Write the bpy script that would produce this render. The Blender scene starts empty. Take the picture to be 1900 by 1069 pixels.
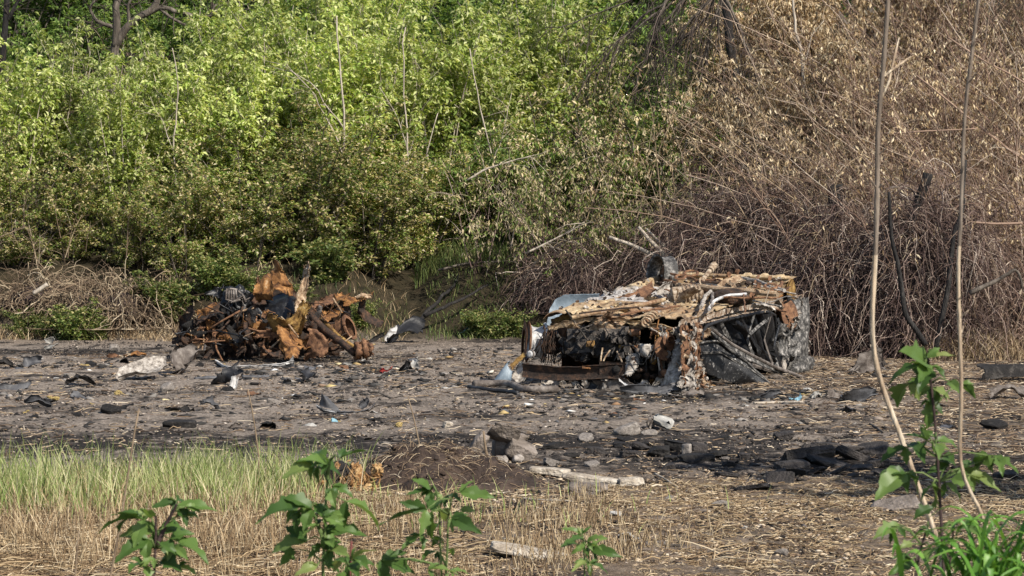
import bpy, math, random
import numpy as np
from mathutils import Vector, Matrix, Euler

R = math.radians
scene = bpy.context.scene
COL = scene.collection
random.seed(7)
RNG = np.random.default_rng(11)

# ------------------------------------------------------------------ camera, sky, sun
FPX = 4063.0                       # focal length in photograph pixels (77 mm equivalent)
CAMZ = 1.7
PITCH = math.atan((534.5 - 397.0) / FPX)
cam_d = bpy.data.cameras.new('camera')
cam_d.sensor_width = 36.0
cam_d.lens = 36.0 * FPX / 1900.0
cam_d.clip_end = 500.0
cam_d.clip_start = 0.1
cam_d.dof.use_dof = True
cam_d.dof.focus_distance = 20.0
cam_d.dof.aperture_fstop = 17.0
cam = bpy.data.objects.new('camera', cam_d)
COL.objects.link(cam)
cam.location = (0, 0, CAMZ)
cam.rotation_euler = (math.pi / 2 - PITCH, 0, 0)
scene.camera = cam

SUN_TO = Vector((0.58, -0.60, 0.78)).normalized()     # direction towards the sun: right, behind the camera
world = bpy.data.worlds.new('World')
scene.world = world
world.use_nodes = True
wn = world.node_tree.nodes
sky = wn.new('ShaderNodeTexSky')
sky.sky_type = 'NISHITA'
sky.sun_disc = False
sky.sun_elevation = math.asin(SUN_TO.z)
sky.sun_rotation = math.atan2(SUN_TO.x, SUN_TO.y)
wn['Background'].inputs['Strength'].default_value = 0.105
world.node_tree.links.new(sky.outputs[0], wn['Background'].inputs['Color'])
sl = bpy.data.lights.new('sun', 'SUN')
sl.energy = 5.0
sl.angle = R(0.5)
sl.color = (1.0, 0.93, 0.82)
so = bpy.data.objects.new('sun', sl)
COL.objects.link(so)
so.rotation_euler = SUN_TO.to_track_quat('Z', 'Y').to_euler()
scene.view_settings.view_transform = 'Standard'
scene.view_settings.look = 'None'
scene.view_settings.exposure = 0.52
scene.view_settings.gamma = 1.0
scene.cycles.max_bounces = 6
scene.cycles.diffuse_bounces = 3
scene.cycles.glossy_bounces = 2
scene.cycles.transmission_bounces = 3
scene.cycles.transparent_max_bounces = 4

# ------------------------------------------------------------------ pixel of the photograph -> point in the place
def W(px, py, d):
    """point at depth d (metres along +Y) that the photograph shows at (px, py)"""
    cp, sp = math.cos(PITCH), math.sin(PITCH)
    a, b = (px - 950.0) / FPX, (534.5 - py) / FPX
    rx, ry, rz = a, cp + b * sp, -sp + b * cp
    k = d / ry
    return np.array((rx * k, d, CAMZ + rz * k))

# ------------------------------------------------------------------ noise
def _h(ix, iy, iz):
    v = np.sin(ix * 127.1 + iy * 311.7 + iz * 74.7) * 43758.5453
    return v - np.floor(v)

def vnoise(p):
    p = np.asarray(p, float)
    i = np.floor(p); f = p - i; f = f * f * (3 - 2 * f)
    ix, iy, iz = i[..., 0], i[..., 1], i[..., 2]
    fx, fy, fz = f[..., 0], f[..., 1], f[..., 2]
    def l(a, b, t): return a + (b - a) * t
    x00 = l(_h(ix, iy, iz), _h(ix + 1, iy, iz), fx)
    x10 = l(_h(ix, iy + 1, iz), _h(ix + 1, iy + 1, iz), fx)
    x01 = l(_h(ix, iy, iz + 1), _h(ix + 1, iy, iz + 1), fx)
    x11 = l(_h(ix, iy + 1, iz + 1), _h(ix + 1, iy + 1, iz + 1), fx)
    return l(l(x00, x10, fy), l(x01, x11, fy), fz)

def fbm(p, o=4):
    p = np.asarray(p, float); s = 0; a = .5; n = 0
    for k in range(o):
        s = s + a * vnoise(p + k * 17.3); n += a; a *= .5; p = p * 2.03
    return s / n

def vec_noise(p, o=3):
    p = np.asarray(p, float)
    return np.stack([fbm(p + s, o) * 2 - 1 for s in (0.0, 51.7, 113.9)], -1)

def norm(v):
    v = np.asarray(v, float)
    return v / np.maximum(np.linalg.norm(v, axis=-1, keepdims=True), 1e-9)

def sstep(x):
    x = np.clip(x, 0, 1); return x * x * (3 - 2 * x)

# ------------------------------------------------------------------ terrain
def edge_y(x):
    x = np.asarray(x, float)
    return 29.4 - 3.6 * sstep((x - 2.6) / 2.2) + 0.35 * np.sin(x * 0.9 + 1.0) * sstep((4.0 - x) / 3)

def terrain(x, y):
    x = np.asarray(x, float); y = np.asarray(y, float)
    e = edge_y(x)
    P = np.stack([x, y, np.zeros_like(x)], -1)
    z = 0.95 * sstep((y - e) / 2.4) + np.maximum(0, y - e - 2.2) * 0.2
    z = z + (fbm(P * 0.7, 3) - .5) * (0.05 + 0.5 * sstep((y - e) / 2.0))
    z = z + (fbm(P * 3.1 + 9, 3) - .5) * (0.035 + 0.14 * sstep((y - e + .3) / 1.2))
    # a gully in the bank between the two wrecks
    z = z - 0.3 * np.exp(-((x + 1.55) / 0.55) ** 2) * sstep((y - e) / 1.5) * sstep((34 - y) / 2)
    # the near bank carries straw and swells a little towards the left
    z = z + 0.05 * sstep((13.6 - y) / 1.5)
    return z

def tz(x, y):
    return float(terrain(np.array([x]), np.array([y]))[0])

def G(px, py):
    """point of the ground that the photograph shows at (px, py)"""
    lo = 0.0
    d = CAMZ * FPX / max(py - 397.0, 5)
    for _ in range(6):
        p = W(px, py, d)
        z = tz(p[0], d)
        d = (CAMZ - z) * FPX / max(py - 397.0, 5)
    p = W(px, py, d)
    return np.array((p[0], d, tz(p[0], d)))

# ------------------------------------------------------------------ mesh builder
class MB:
    def __init__(s):
        s.V = []; s.Q = []; s.T = []; s.n = 0
    def add(s, v, q=None, t=None):
        v = np.asarray(v, float).reshape(-1, 3)
        if q is not None and len(q): s.Q.append(np.asarray(q, np.int64).reshape(-1, 4) + s.n)
        if t is not None and len(t): s.T.append(np.asarray(t, np.int64).reshape(-1, 3) + s.n)
        s.V.append(v); s.n += len(v)
        return s
    def box(s, c, size, rot=(0, 0, 0), jit=0.0, bev=0.12, rng=None):
        """box with chamfered corners (a 4x4x4 shell would be heavier): every corner is cut into three vertices"""
        hx, hy, hz = [k / 2 for k in size]
        b = min(hx, hy, hz) * bev * 2
        pts = []; idx = {}
        for sx in (-1, 1):
            for sy in (-1, 1):
                for sz in (-1, 1):
                    for ax in range(3):
                        p = [sx * (hx - b), sy * (hy - b), sz * (hz - b)]
                        p[ax] = (sx * hx, sy * hy, sz * hz)[ax]
                        idx[(sx, sy, sz, ax)] = len(pts); pts.append(p)
        q = []; t = []
        for ax in range(3):
            o = [k for k in range(3) if k != ax]
            for sg in (-1, 1):
                ring = []
                for a, bb in ((-1, -1), (1, -1), (1, 1), (-1, 1)):
                    k = [0, 0, 0]; k[ax] = sg; k[o[0]] = a; k[o[1]] = bb
                    ring.append(idx[(*k, ax)])
                q.append(ring)
        for ax in range(3):          # edges along ax
            o = [k for k in range(3) if k != ax]
            for a in (-1, 1):
                for bb in (-1, 1):
                    k0 = [0, 0, 0]; k0[ax] = -1; k0[o[0]] = a; k0[o[1]] = bb
                    k1 = list(k0); k1[ax] = 1
                    q.append([idx[(*k0, o[0])], idx[(*k1, o[0])], idx[(*k1, o[1])], idx[(*k0, o[1])]])
        for sx in (-1, 1):
            for sy in (-1, 1):
                for sz in (-1, 1):
                    t.append([idx[(sx, sy, sz, 0)], idx[(sx, sy, sz, 1)], idx[(sx, sy, sz, 2)]])
        v = np.array(pts)
        if jit:
            v = v + (rng or RNG).normal(0, jit, v.shape)
        m = np.array(Euler(rot).to_matrix())
        s.add(v @ m.T + np.asarray(c, float), q, t)
        return s
    def tube(s, pts, r, seg=6, cap=True):
        P = np.asarray(pts, float); n = len(P)
        r = np.broadcast_to(np.asarray(r, float), (n,))
        T = norm(np.gradient(P, axis=0))
        ref = np.array((0.0, 0, 1)) if abs(T[0][2]) < .9 else np.array((1.0, 0, 0))
        N = []
        nv = norm(np.cross(T[0], ref))
        for i in range(n):
            nv = norm(nv - T[i] * np.dot(nv, T[i])); N.append(nv)
        N = np.array(N); B = np.cross(T, N)
        a = np.arange(seg) * 2 * math.pi / seg
        v = P[:, None] + r[:, None, None] * (np.cos(a)[None, :, None] * N[:, None] + np.sin(a)[None, :, None] * B[:, None])
        q = []
        for i in range(n - 1):
            for k in range(seg):
                k2 = (k + 1) % seg
                q.append([i * seg + k, i * seg + k2, (i + 1) * seg + k2, (i + 1) * seg + k])
        v = v.reshape(-1, 3); t = []
        if cap:
            c0 = len(v); v = np.vstack([v, P[0], P[-1]])
            for k in range(seg):
                k2 = (k + 1) % seg
                t.append([c0, k2, k]); t.append([c0 + 1, (n - 1) * seg + k, (n - 1) * seg + k2])
        s.add(v, q, t)
        return s
    def strands(s, P, r, seg=3):
        """many thin tubes at once: P (m, n, 3), r (m, n)"""
        P = np.asarray(P, float); m, n, _ = P.shape
        T = norm(np.gradient(P, axis=1))
        ref = norm(RNG.normal(size=(m, 1, 3)))
        N = norm(np.cross(T, ref)); B = np.cross(T, N)
        a = np.arange(seg) * 2 * math.pi / seg
        r = np.broadcast_to(np.asarray(r, float), (m, n))
        v = P[:, :, None] + r[:, :, None, None] * (np.cos(a)[:, None] * N[:, :, None] + np.sin(a)[:, None] * B[:, :, None])
        base = (np.arange(m)[:, None, None] * n + np.arange(n - 1)[None, :, None]) * seg
        k = np.arange(seg)[None, None]; k2 = (k + 1) % seg
        q = np.stack([base + k, base + k2, base + seg + k2, base + seg + k], -1)
        s.add(v.reshape(-1, 3), q.reshape(-1, 4))
        return s
    def leaves(s, P, D, N, L, Wd, fold=0.25):
        """many small folded leaves: base P, axis D, normal N, length L, width Wd"""
        P = np.asarray(P, float); D = norm(D)
        S = norm(np.cross(D, N)); N = np.cross(S, D)
        L = np.broadcast_to(L, (len(P),))[:, None]; Wd = np.broadcast_to(Wd, (len(P),))[:, None]
        mid = P + D * L * .45
        v = np.stack([P, mid + S * Wd * .5 + N * Wd * fold, P + D * L - N * L * .12, mid - S * Wd * .5 + N * Wd * fold], 1)
        b = np.arange(len(P))[:, None] * 4
        t = np.concatenate([b + np.array([[0, 1, 2]]), b + np.array([[0, 2, 3]])])
        s.add(v.reshape(-1, 3), None, t)
        return s
    def grid(s, P, thick=0.0):
        """surface through a grid of points P (a, b, 3); with a thickness it becomes a closed plate"""
        P = np.asarray(P, float); a, b, _ = P.shape
        i = np.arange(a - 1)[:, None] * b + np.arange(b - 1)[None]
        q = np.stack([i, i + 1, i + b + 1, i + b], -1).reshape(-1, 4)
        if thick <= 0:
            s.add(P.reshape(-1, 3), q); return s
        n = norm(np.cross(np.gradient(P, axis=0), np.gradient(P, axis=1)))
        v = np.concatenate([(P + n * thick / 2).reshape(-1, 3), (P - n * thick / 2).reshape(-1, 3)])
        o = a * b
        ring = [k for k in range(b)] + [k * b + b - 1 for k in range(1, a)] + [(a - 1) * b + k for k in range(b - 2, -1, -1)] + [k * b for k in range(a - 2, 0, -1)]
        e = [[ring[k], ring[(k + 1) % len(ring)], ring[(k + 1) % len(ring)] + o, ring[k] + o] for k in range(len(ring))]
        s.add(v, np.concatenate([q, q[:, ::-1] + o, np.array(e)]))
        return s
    def ribbon(s, Lp, Rp, nu=8, nv=None, amp=0.02, sc=6.0, bulge=0.0, thick=0.004, rag=0.0, seed=0.0, ridge=0.0):
        """crumpled sheet spanned between the two polylines Lp and Rp"""
        def rs(p, n):
            p = np.asarray(p, float); d = np.r_[0, np.cumsum(np.linalg.norm(np.diff(p, axis=0), axis=1))]
            t = np.linspace(0, d[-1], n)
            return np.stack([np.interp(t, d, p[:, k]) for k in range(3)], -1)
        nv = nv or 3 * max(len(Lp), len(Rp))
        A, B = rs(Lp, nv), rs(Rp, nv)
        u = np.linspace(0, 1, nu)[None, :, None]
        P = A[:, None] * (1 - u) + B[:, None] * u
        n = norm(np.cross(np.gradient(P, axis=0), np.gradient(P, axis=1)))
        P = P + n * (bulge * np.sin(u * math.pi))
        if ridge:
            g = np.random.default_rng(int(abs(seed) * 100) + nv * 7 + nu)       # a sheet folds along straight creases
            uu, vv = np.meshgrid(np.linspace(0, 1, nu), np.linspace(0, 1, nv))
            h = 0
            for k in range(11):
                a = g.uniform(0, math.pi); h = h + g.choice((-1, 1)) * g.uniform(.5, 1) * np.abs((uu - g.uniform(.1, .9)) * math.cos(a) + (vv - g.uniform(.05, .95)) * math.sin(a) * 1.6)
            h = h - h.mean(); P = P + n * (h / max(np.abs(h).max(), 1e-6) * ridge * 1.5)[..., None]
        P = P + vec_noise(P * sc + seed, 2) * amp * .9
        if rag:
            e = np.zeros(P.shape[:2]); e[0] = e[-1] = 1; e[:, 0] = e[:, -1] = 1
            P = P + (RNG.normal(size=P.shape) * rag) * e[..., None]
        return s.grid(P, thick)
    def lathe(s, prof, c, axis, seg=28, wob=0.0, a0=0.0, a1=2 * math.pi):
        """revolve prof [(along axis, radius)] round axis through c; a partial turn leaves it open"""
        ax = norm(np.asarray(axis, float))
        ref = np.array((0, 0, 1.0)) if abs(ax[2]) < .9 else np.array((1.0, 0, 0))
        N = norm(np.cross(ax, ref)); B = np.cross(ax, N)
        full = abs(a1 - a0 - 2 * math.pi) < 1e-6
        m = seg if full else seg + 1
        a = a0 + (a1 - a0) * np.arange(m) / seg
        pr = np.asarray(prof, float)
        dirs = np.cos(a)[:, None] * N + np.sin(a)[:, None] * B
        w = 1 + wob * (vnoise(dirs * 3 + 5) - .5) * 2
        v = np.asarray(c, float) + pr[:, 0][:, None, None] * ax + pr[:, 1][:, None, None] * (dirs * w[:, None])[None]
        q = []
        for i in range(len(pr) - 1):
            for k in range(m if full else m - 1):
                k2 = (k + 1) % m
                q.append([i * m + k, i * m + k2, (i + 1) * m + k2, (i + 1) * m + k])
        s.add(v.reshape(-1, 3), q)
        return s
    def blob(s, c, rad, n=3, amp=0.25, sc=2.0, seed=0.0, flat=None, facet=0.0):
        v, t = ICO[n]
        v = v.copy()
        d = (fbm(v * sc + seed, 4) - .5) * 2 * amp
        if facet:
            fx = norm(np.random.default_rng(int(seed * 10) + 3).normal(size=(18, 3)))
            m = np.maximum((v @ fx.T).max(1, keepdims=True), .62)
            v = v * (1 - facet + facet * .82 / m)
        v = v * (1 + d)[:, None] * np.asarray(rad, float)
        if flat is not None: v[:, 2] = np.maximum(v[:, 2], flat)
        s.add(v + np.asarray(c, float), None, t)
        return s
    def slab(s, c, size, rot=(0, 0, 0), n=3, amp=.07, cut=.12, seed=0.0):
        """broken block: a cube-like body whose faces are uneven and whose edges and corners are knocked off"""
        v, t = ICO[n]
        q = v / (np.abs(v) ** 9).sum(1, keepdims=True) ** (1 / 9)
        g = np.random.default_rng(int(abs(seed) * 10) + 5)
        for f in norm(g.normal(size=(7, 3))):
            k = q @ f; lim = k.max() * (1 - g.uniform(.3, 1) * cut * 2)
            q = q - np.maximum(k - lim, 0)[:, None] * f
        q = q * (1 + (fbm(q * 2.2 + seed, 4) - .5) * 2 * amp)[:, None] + vec_noise(q * 6 + seed, 2) * amp * .25
        q = q * np.asarray(size, float) / 2
        return s.add(q @ np.array(Euler(rot).to_matrix()).T + np.asarray(c, float), None, t)
    def build(s, name, mat, parent=None, origin=None, smooth=False):
        V = np.concatenate(s.V) if s.V else np.zeros((0, 3))
        if origin is not None: V = V - np.asarray(origin, float)
        me = bpy.data.meshes.new(name)
        Q = np.concatenate(s.Q) if s.Q else np.zeros((0, 4), np.int64)
        T = np.concatenate(s.T) if s.T else np.zeros((0, 3), np.int64)
        me.vertices.add(len(V)); me.vertices.foreach_set('co', V.astype(np.float32).ravel())
        lo = np.concatenate([Q.ravel(), T.ravel()]).astype(np.int32)
        me.loops.add(len(lo)); me.loops.foreach_set('vertex_index', lo)
        st = np.concatenate([np.arange(len(Q)) * 4, len(Q) * 4 + np.arange(len(T)) * 3]).astype(np.int32)
        me.polygons.add(len(st)); me.polygons.foreach_set('loop_start', st)
        me.update(calc_edges=True); me.validate()
        if smooth:
            me.polygons.foreach_set('use_smooth', np.ones(len(me.polygons), bool)); me.set_sharp_from_angle(angle=R(38))
        me.materials.append(mat)
        o = bpy.data.objects.new(name, me)
        COL.objects.link(o)
        if origin is not None: o.location = [float(k) for k in origin]
        if parent is not None: o.parent = parent
        return o

def _ico():
    out = {}
    t = (1 + 5 ** .5) / 2
    v = [(-1, t, 0), (1, t, 0), (-1, -t, 0), (1, -t, 0), (0, -1, t), (0, 1, t), (0, -1, -t), (0, 1, -t), (t, 0, -1), (t, 0, 1), (-t, 0, -1), (-t, 0, 1)]
    f = [(0, 11, 5), (0, 5, 1), (0, 1, 7), (0, 7, 10), (0, 10, 11), (1, 5, 9), (5, 11, 4), (11, 10, 2), (10, 7, 6), (7, 1, 8), (3, 9, 4), (3, 4, 2), (3, 2, 6), (3, 6, 8), (3, 8, 9), (4, 9, 5), (2, 4, 11), (6, 2, 10), (8, 6, 7), (9, 8, 1)]
    v = [norm(np.array(k, float)) for k in v]
    for n in range(6):
        out[n] = (np.array(v), np.array(f))
        c = {}; g = []
        def mid(a, b):
            k = (min(a, b), max(a, b))
            if k not in c: c[k] = len(v); v.append(norm(v[a] + v[b]))
            return c[k]
        for a, b, d in f:
            x, y, z = mid(a, b), mid(b, d), mid(d, a)
            g += [(a, x, z), (b, y, x), (d, z, y), (x, y, z)]
        f = g
    return out
ICO = _ico()

# ------------------------------------------------------------------ naming
def tag(o, label=None, cat=None, group=None, kind=None):
    if label: o['label'] = label
    if cat: o['category'] = cat
    if group: o['group'] = group
    if kind: o['kind'] = kind
    return o

def empty(name, loc, label, cat, group=None, rz=0.0):
    o = bpy.data.objects.new(name, None)
    COL.objects.link(o)
    o.location = [float(k) for k in loc]; o.rotation_euler = (0, 0, rz)
    return tag(o, label, cat, group)

KIDS = {}
def copy_tree(o, label):
    c = o.copy(); COL.objects.link(c); c['label'] = label
    for ch in o.children:
        d = ch.copy(); COL.objects.link(d); d.parent = c
    return c

# ------------------------------------------------------------------ materials
def _mat(name):
    m = bpy.data.materials.new(name); m.use_nodes = True
    nt = m.node_tree
    return m, nt, nt.nodes, nt.links, nt.nodes['Principled BSDF']

def ramp(nodes, stops):
    r = nodes.new('ShaderNodeValToRGB'); e = r.color_ramp.elements
    while len(e) < len(stops): e.new(.5)
    for k, (p, c) in enumerate(stops):
        e[k].position = p; e[k].color = (*c, 1)
    return r

def surf(name, stops, sc=5.0, detail=8.0, rough=.85, metal=0.0, bump=.4, bsc=None, dist=.6, island=0.0, coord='Object', spec=.3, stretch=None):
    """weathered surface: a distorted noise drives a colour ramp, a finer noise drives relief"""
    m, nt, N, Lk, b = _mat(name)
    tc = N.new('ShaderNodeTexCoord')
    src = tc.outputs[coord]
    if stretch:
        mp = N.new('ShaderNodeMapping'); mp.inputs['Scale'].default_value = stretch
        Lk.new(src, mp.inputs[0]); src = mp.outputs[0]
    n = N.new('ShaderNodeTexNoise'); n.inputs['Scale'].default_value = sc; n.inputs['Detail'].default_value = detail
    n.inputs['Roughness'].default_value = .68; n.inputs['Distortion'].default_value = dist
    Lk.new(src, n.inputs['Vector'])
    fac = n.outputs['Fac']
    if island:
        g = N.new('ShaderNodeNewGeometry')
        mx = N.new('ShaderNodeMix'); mx.inputs[0].default_value = island
        Lk.new(fac, mx.inputs[2]); Lk.new(g.outputs['Random Per Island'], mx.inputs[3]); fac = mx.outputs[0]
    st = N.new('ShaderNodeMapRange'); st.inputs[1].default_value = .28; st.inputs[2].default_value = .72
    if island >= .9: st.inputs[1].default_value = 0; st.inputs[2].default_value = 1
    Lk.new(fac, st.inputs[0])
    r = ramp(N, stops); Lk.new(st.outputs[0], r.inputs[0]); Lk.new(r.outputs[0], b.inputs['Base Color'])
    b.inputs['Roughness'].default_value = rough; b.inputs['Metallic'].default_value = metal
    b.inputs['Specular IOR Level'].default_value = spec
    if bump:
        n2 = N.new('ShaderNodeTexNoise'); n2.inputs['Scale'].default_value = bsc or sc * 5; n2.inputs['Detail'].default_value = 6
        Lk.new(src, n2.inputs['Vector'])
        bp = N.new('ShaderNodeBump'); bp.inputs['Strength'].default_value = bump; bp.inputs['Distance'].default_value = .02
        Lk.new(n2.outputs['Fac'], bp.inputs['Height']); Lk.new(bp.outputs[0], b.inputs['Normal'])
    return m

def leaf(name, stops, trans=.4, rough=.5, vary=.25, tint=(1.15, 1.1, .6)):
    """leaf: colour differs from leaf to leaf and from plant to plant; light passes through"""
    m, nt, N, Lk, b = _mat(name)
    g = N.new('ShaderNodeNewGeometry'); oi = N.new('ShaderNodeObjectInfo')
    tc = N.new('ShaderNodeTexCoord'); n = N.new('ShaderNodeTexNoise'); n.inputs['Scale'].default_value = 1.3; n.inputs['Detail'].default_value = 3
    Lk.new(tc.outputs['Object'], n.inputs['Vector'])
    mx = N.new('ShaderNodeMix'); mx.inputs[0].default_value = .4
    Lk.new(g.outputs['Random Per Island'], mx.inputs[2]); Lk.new(n.outputs['Fac'], mx.inputs[3])
    r = ramp(N, stops); Lk.new(mx.outputs[0], r.inputs[0])
    hs = N.new('ShaderNodeHueSaturation')
    mr = N.new('ShaderNodeMapRange'); mr.inputs[3].default_value = 1 - vary; mr.inputs[4].default_value = 1 + vary
    Lk.new(oi.outputs['Random'], mr.inputs[0]); Lk.new(mr.outputs[0], hs.inputs['Value']); Lk.new(r.outputs[0], hs.inputs['Color'])
    Lk.new(hs.outputs[0], b.inputs['Base Color'])
    b.inputs['Roughness'].default_value = rough; b.inputs['Specular IOR Level'].default_value = .25
    tr = N.new('ShaderNodeBsdfTranslucent')
    mc = N.new('ShaderNodeMix'); mc.data_type = 'RGBA'; mc.blend_type = 'MULTIPLY'; mc.inputs[0].default_value = 1
    Lk.new(hs.outputs[0], mc.inputs[6]); mc.inputs[7].default_value = (*tint, 1); Lk.new(mc.outputs[2], tr.inputs['Color'])
    ms = N.new('ShaderNodeMixShader'); ms.inputs[0].default_value = trans
    Lk.new(b.outputs[0], ms.inputs[1]); Lk.new(tr.outputs[0], ms.inputs[2])
    Lk.new(ms.outputs[0], N['Material Output'].inputs['Surface'])
    return m

M = {}
M['rust'] = surf('rust', [(0, (.03, .017, .012)), (.3, (.085, .044, .026)), (.55, (.16, .08, .042)), (.8, (.24, .13, .068)), (1, (.36, .24, .15))], 22, bump=.5, dist=0)
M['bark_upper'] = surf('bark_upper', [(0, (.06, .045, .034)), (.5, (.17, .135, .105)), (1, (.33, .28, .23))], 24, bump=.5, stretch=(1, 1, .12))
M['skin'] = surf('skin', [(0, (.012, .011, .011)), (.4, (.04, .038, .036)), (.58, (.1, .095, .088)), (.74, (.22, .205, .19)), (.88, (.42, .4, .37)), (1, (.64, .62, .59))], 20, bump=.3, rough=.6, dist=0)
M['door_skin'] = surf('door_skin', [(0, (.004, .004, .005)), (.5, (.012, .012, .013)), (.72, (.03, .03, .031)), (.8, (.2, .19, .18)), (1, (.6, .58, .55))], 26, rough=.42, bump=.4, spec=.4, dist=.3)
M['tin'] = surf('tin', [(0, (.03, .02, .015)), (.3, (.13, .085, .055)), (.55, (.28, .21, .145)), (.8, (.42, .36, .28)), (1, (.58, .54, .47))], 22, bump=.4)
M['burnt_pillar'] = surf('burnt_pillar', [(0, (.02, .015, .013)), (.22, (.09, .06, .042)), (.42, (.19, .125, .08)), (.6, (.28, .225, .175)), (.78, (.42, .38, .33)), (1, (.62, .6, .56))], 17, bump=.4, dist=.2)
M['rust_dark'] = surf('rust_dark', [(0, (.01, .008, .007)), (.45, (.03, .02, .015)), (.7, (.07, .038, .023)), (1, (.15, .08, .045))], 16, bump=.5, dist=0)
M['rust_orange'] = surf('rust_orange', [(0, (.016, .01, .008)), (.28, (.075, .035, .016)), (.52, (.2, .092, .03)), (.74, (.31, .155, .055)), (.88, (.4, .27, .15)), (1, (.58, .52, .44))], 11, bump=.5, dist=.5)  # palest stops put the whitish highlights of bent sheets into the rust colour
M['rust_ochre'] = surf('rust_ochre', [(0, (.025, .015, .01)), (.28, (.09, .05, .02)), (.52, (.2, .115, .034)), (.76, (.3, .19, .062)), (.92, (.42, .33, .18)), (1, (.56, .5, .37))], 12, bump=.5, dist=.5)
M['rust_pale'] = surf('rust_pale', [(0, (.04, .025, .018)), (.25, (.15, .09, .054)), (.5, (.29, .2, .125)), (.72, (.4, .31, .21)), (1, (.55, .49, .4))], 20, bump=.5, dist=0)
M['ash_metal'] = surf('ash_metal', [(0, (.03, .027, .025)), (.25, (.12, .105, .092)), (.45, (.25, .22, .19)), (.65, (.37, .335, .295)), (.85, (.49, .46, .42)), (1, (.63, .61, .57))], 24, bump=.3, dist=0)
M['underbody'] = surf('underbody', [(0, (.015, .012, .011)), (.2, (.07, .04, .025)), (.38, (.24, .125, .06)), (.5, (.42, .3, .18)), (.62, (.52, .43, .31)), (.78, (.5, .46, .4)), (1, (.66, .63, .58))], 7, bump=.9, dist=1.8, bsc=40)
M['soot_metal'] = surf('soot_metal', [(0, (.004, .004, .005)), (.6, (.01, .01, .011)), (.8, (.026, .026, .027)), (.91, (.09, .088, .085)), (1, (.32, .31, .29))], 8, rough=.42, bump=.4, spec=.4)
M['char'] = surf('char', [(0, (.005, .005, .005)), (.6, (.016, .014, .013)), (.85, (.05, .045, .04)), (1, (.14, .12, .1))], 9, bump=.8)
M['engine'] = surf('engine', [(0, (.008, .008, .008)), (.45, (.026, .023, .021)), (.7, (.08, .066, .055)), (1, (.26, .2, .15))], 11, bump=.8, rough=.6)
M['blue_paint'] = surf('blue_paint', [(0, (.09, .11, .13)), (.35, (.16, .2, .235)), (.7, (.23, .28, .32)), (1, (.4, .42, .43))], 9, rough=.5, bump=.15)
M['dark_paint'] = surf('dark_paint', [(0, (.02, .025, .03)), (.6, (.05, .06, .07)), (1, (.13, .14, .15))], 5, rough=.45, bump=.15)
M['steel'] = surf('steel', [(0, (.04, .032, .028)), (.4, (.1, .083, .072)), (.75, (.2, .175, .155)), (1, (.36, .33, .3))], 9, rough=.7, metal=.1, bump=.4)
M['white_panel'] = surf('white_panel', [(0, (.03, .03, .03)), (.25, (.16, .155, .15)), (.5, (.45, .44, .43)), (1, (.7, .69, .68))], 7, rough=.55, bump=.3)
M['grey_plastic'] = surf('grey_plastic', [(0, (.03, .03, .032)), (.5, (.07, .07, .075)), (1, (.16, .16, .17))], 6, rough=.55, bump=.3)
M['black_plastic'] = surf('black_plastic', [(0, (.008, .008, .009)), (.6, (.022, .022, .024)), (1, (.07, .07, .075))], 6, rough=.5, bump=.3)
M['foam'] = surf('foam', [(0, (.22, .14, .05)), (.5, (.46, .34, .13)), (1, (.62, .52, .27))], 12, bump=.8)
M['white_scrap'] = surf('white_scrap', [(0, (.12, .115, .105)), (.45, (.3, .29, .27)), (1, (.55, .54, .51))], 8, bump=.3)
M['red_cloth'] = surf('red_cloth', [(0, (.12, .015, .015)), (1, (.42, .06, .05))], 9, bump=.4)
M['blue_scrap'] = surf('blue_scrap', [(0, (.1, .22, .3)), (.6, (.25, .42, .5)), (1, (.6, .68, .7))], 9, bump=.3)
M['stone'] = surf('stone', [(0, (.1, .085, .075)), (.5, (.24, .21, .185)), (1, (.42, .38, .34))], 8, bump=.8)
M['stone_dark'] = surf('stone_dark', [(0, (.012, .011, .01)), (.5, (.035, .03, .028)), (.85, (.08, .07, .064)), (1, (.17, .15, .135))], 8, bump=1.0, bsc=60)
M['concrete'] = surf('concrete', [(0, (.05, .04, .034)), (.4, (.14, .115, .095)), (.7, (.22, .185, .16)), (1, (.34, .3, .26))], 7, bump=.9, bsc=50)
M['concrete_pale'] = surf('concrete_pale', [(0, (.12, .095, .07)), (.4, (.33, .28, .22)), (.7, (.46, .41, .34)), (1, (.58, .53, .46))], 9, bump=.9, bsc=45)
M['soil'] = surf('soil', [(0, (.014, .009, .007)), (.5, (.035, .023, .017)), (.8, (.07, .048, .035)), (1, (.13, .09, .065))], 9, bump=1.0, bsc=40)
M['rotten_wood'] = surf('rotten_wood', [(0, (.06, .025, .01)), (.35, (.22, .11, .04)), (.65, (.4, .26, .12)), (1, (.56, .43, .27))], 16, bump=1.0, bsc=60)
M['bark_grey'] = surf('bark_grey', [(0, (.025, .02, .016)), (.5, (.085, .07, .056)), (1, (.2, .17, .14))], 12, bump=.6, stretch=(1, 1, .25))
M['bark_pale'] = surf('bark_pale', [(0, (.2, .16, .12)), (.5, (.36, .31, .25)), (1, (.52, .46, .38))], 14, bump=.5, stretch=(1, 1, .2))
M['bark_black'] = surf('bark_black', [(0, (.006, .005, .005)), (.6, (.018, .016, .015)), (1, (.07, .065, .06))], 14, bump=1.0, stretch=(1, 1, .3))
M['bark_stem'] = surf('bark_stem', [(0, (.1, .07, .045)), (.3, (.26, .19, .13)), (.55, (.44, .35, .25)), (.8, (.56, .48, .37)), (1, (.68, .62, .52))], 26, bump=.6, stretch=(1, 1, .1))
M['twig_tan'] = surf('twig_tan', [(0, (.1, .07, .045)), (.5, (.26, .19, .12)), (1, (.48, .38, .27))], 3, bump=0, island=.95)
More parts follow.
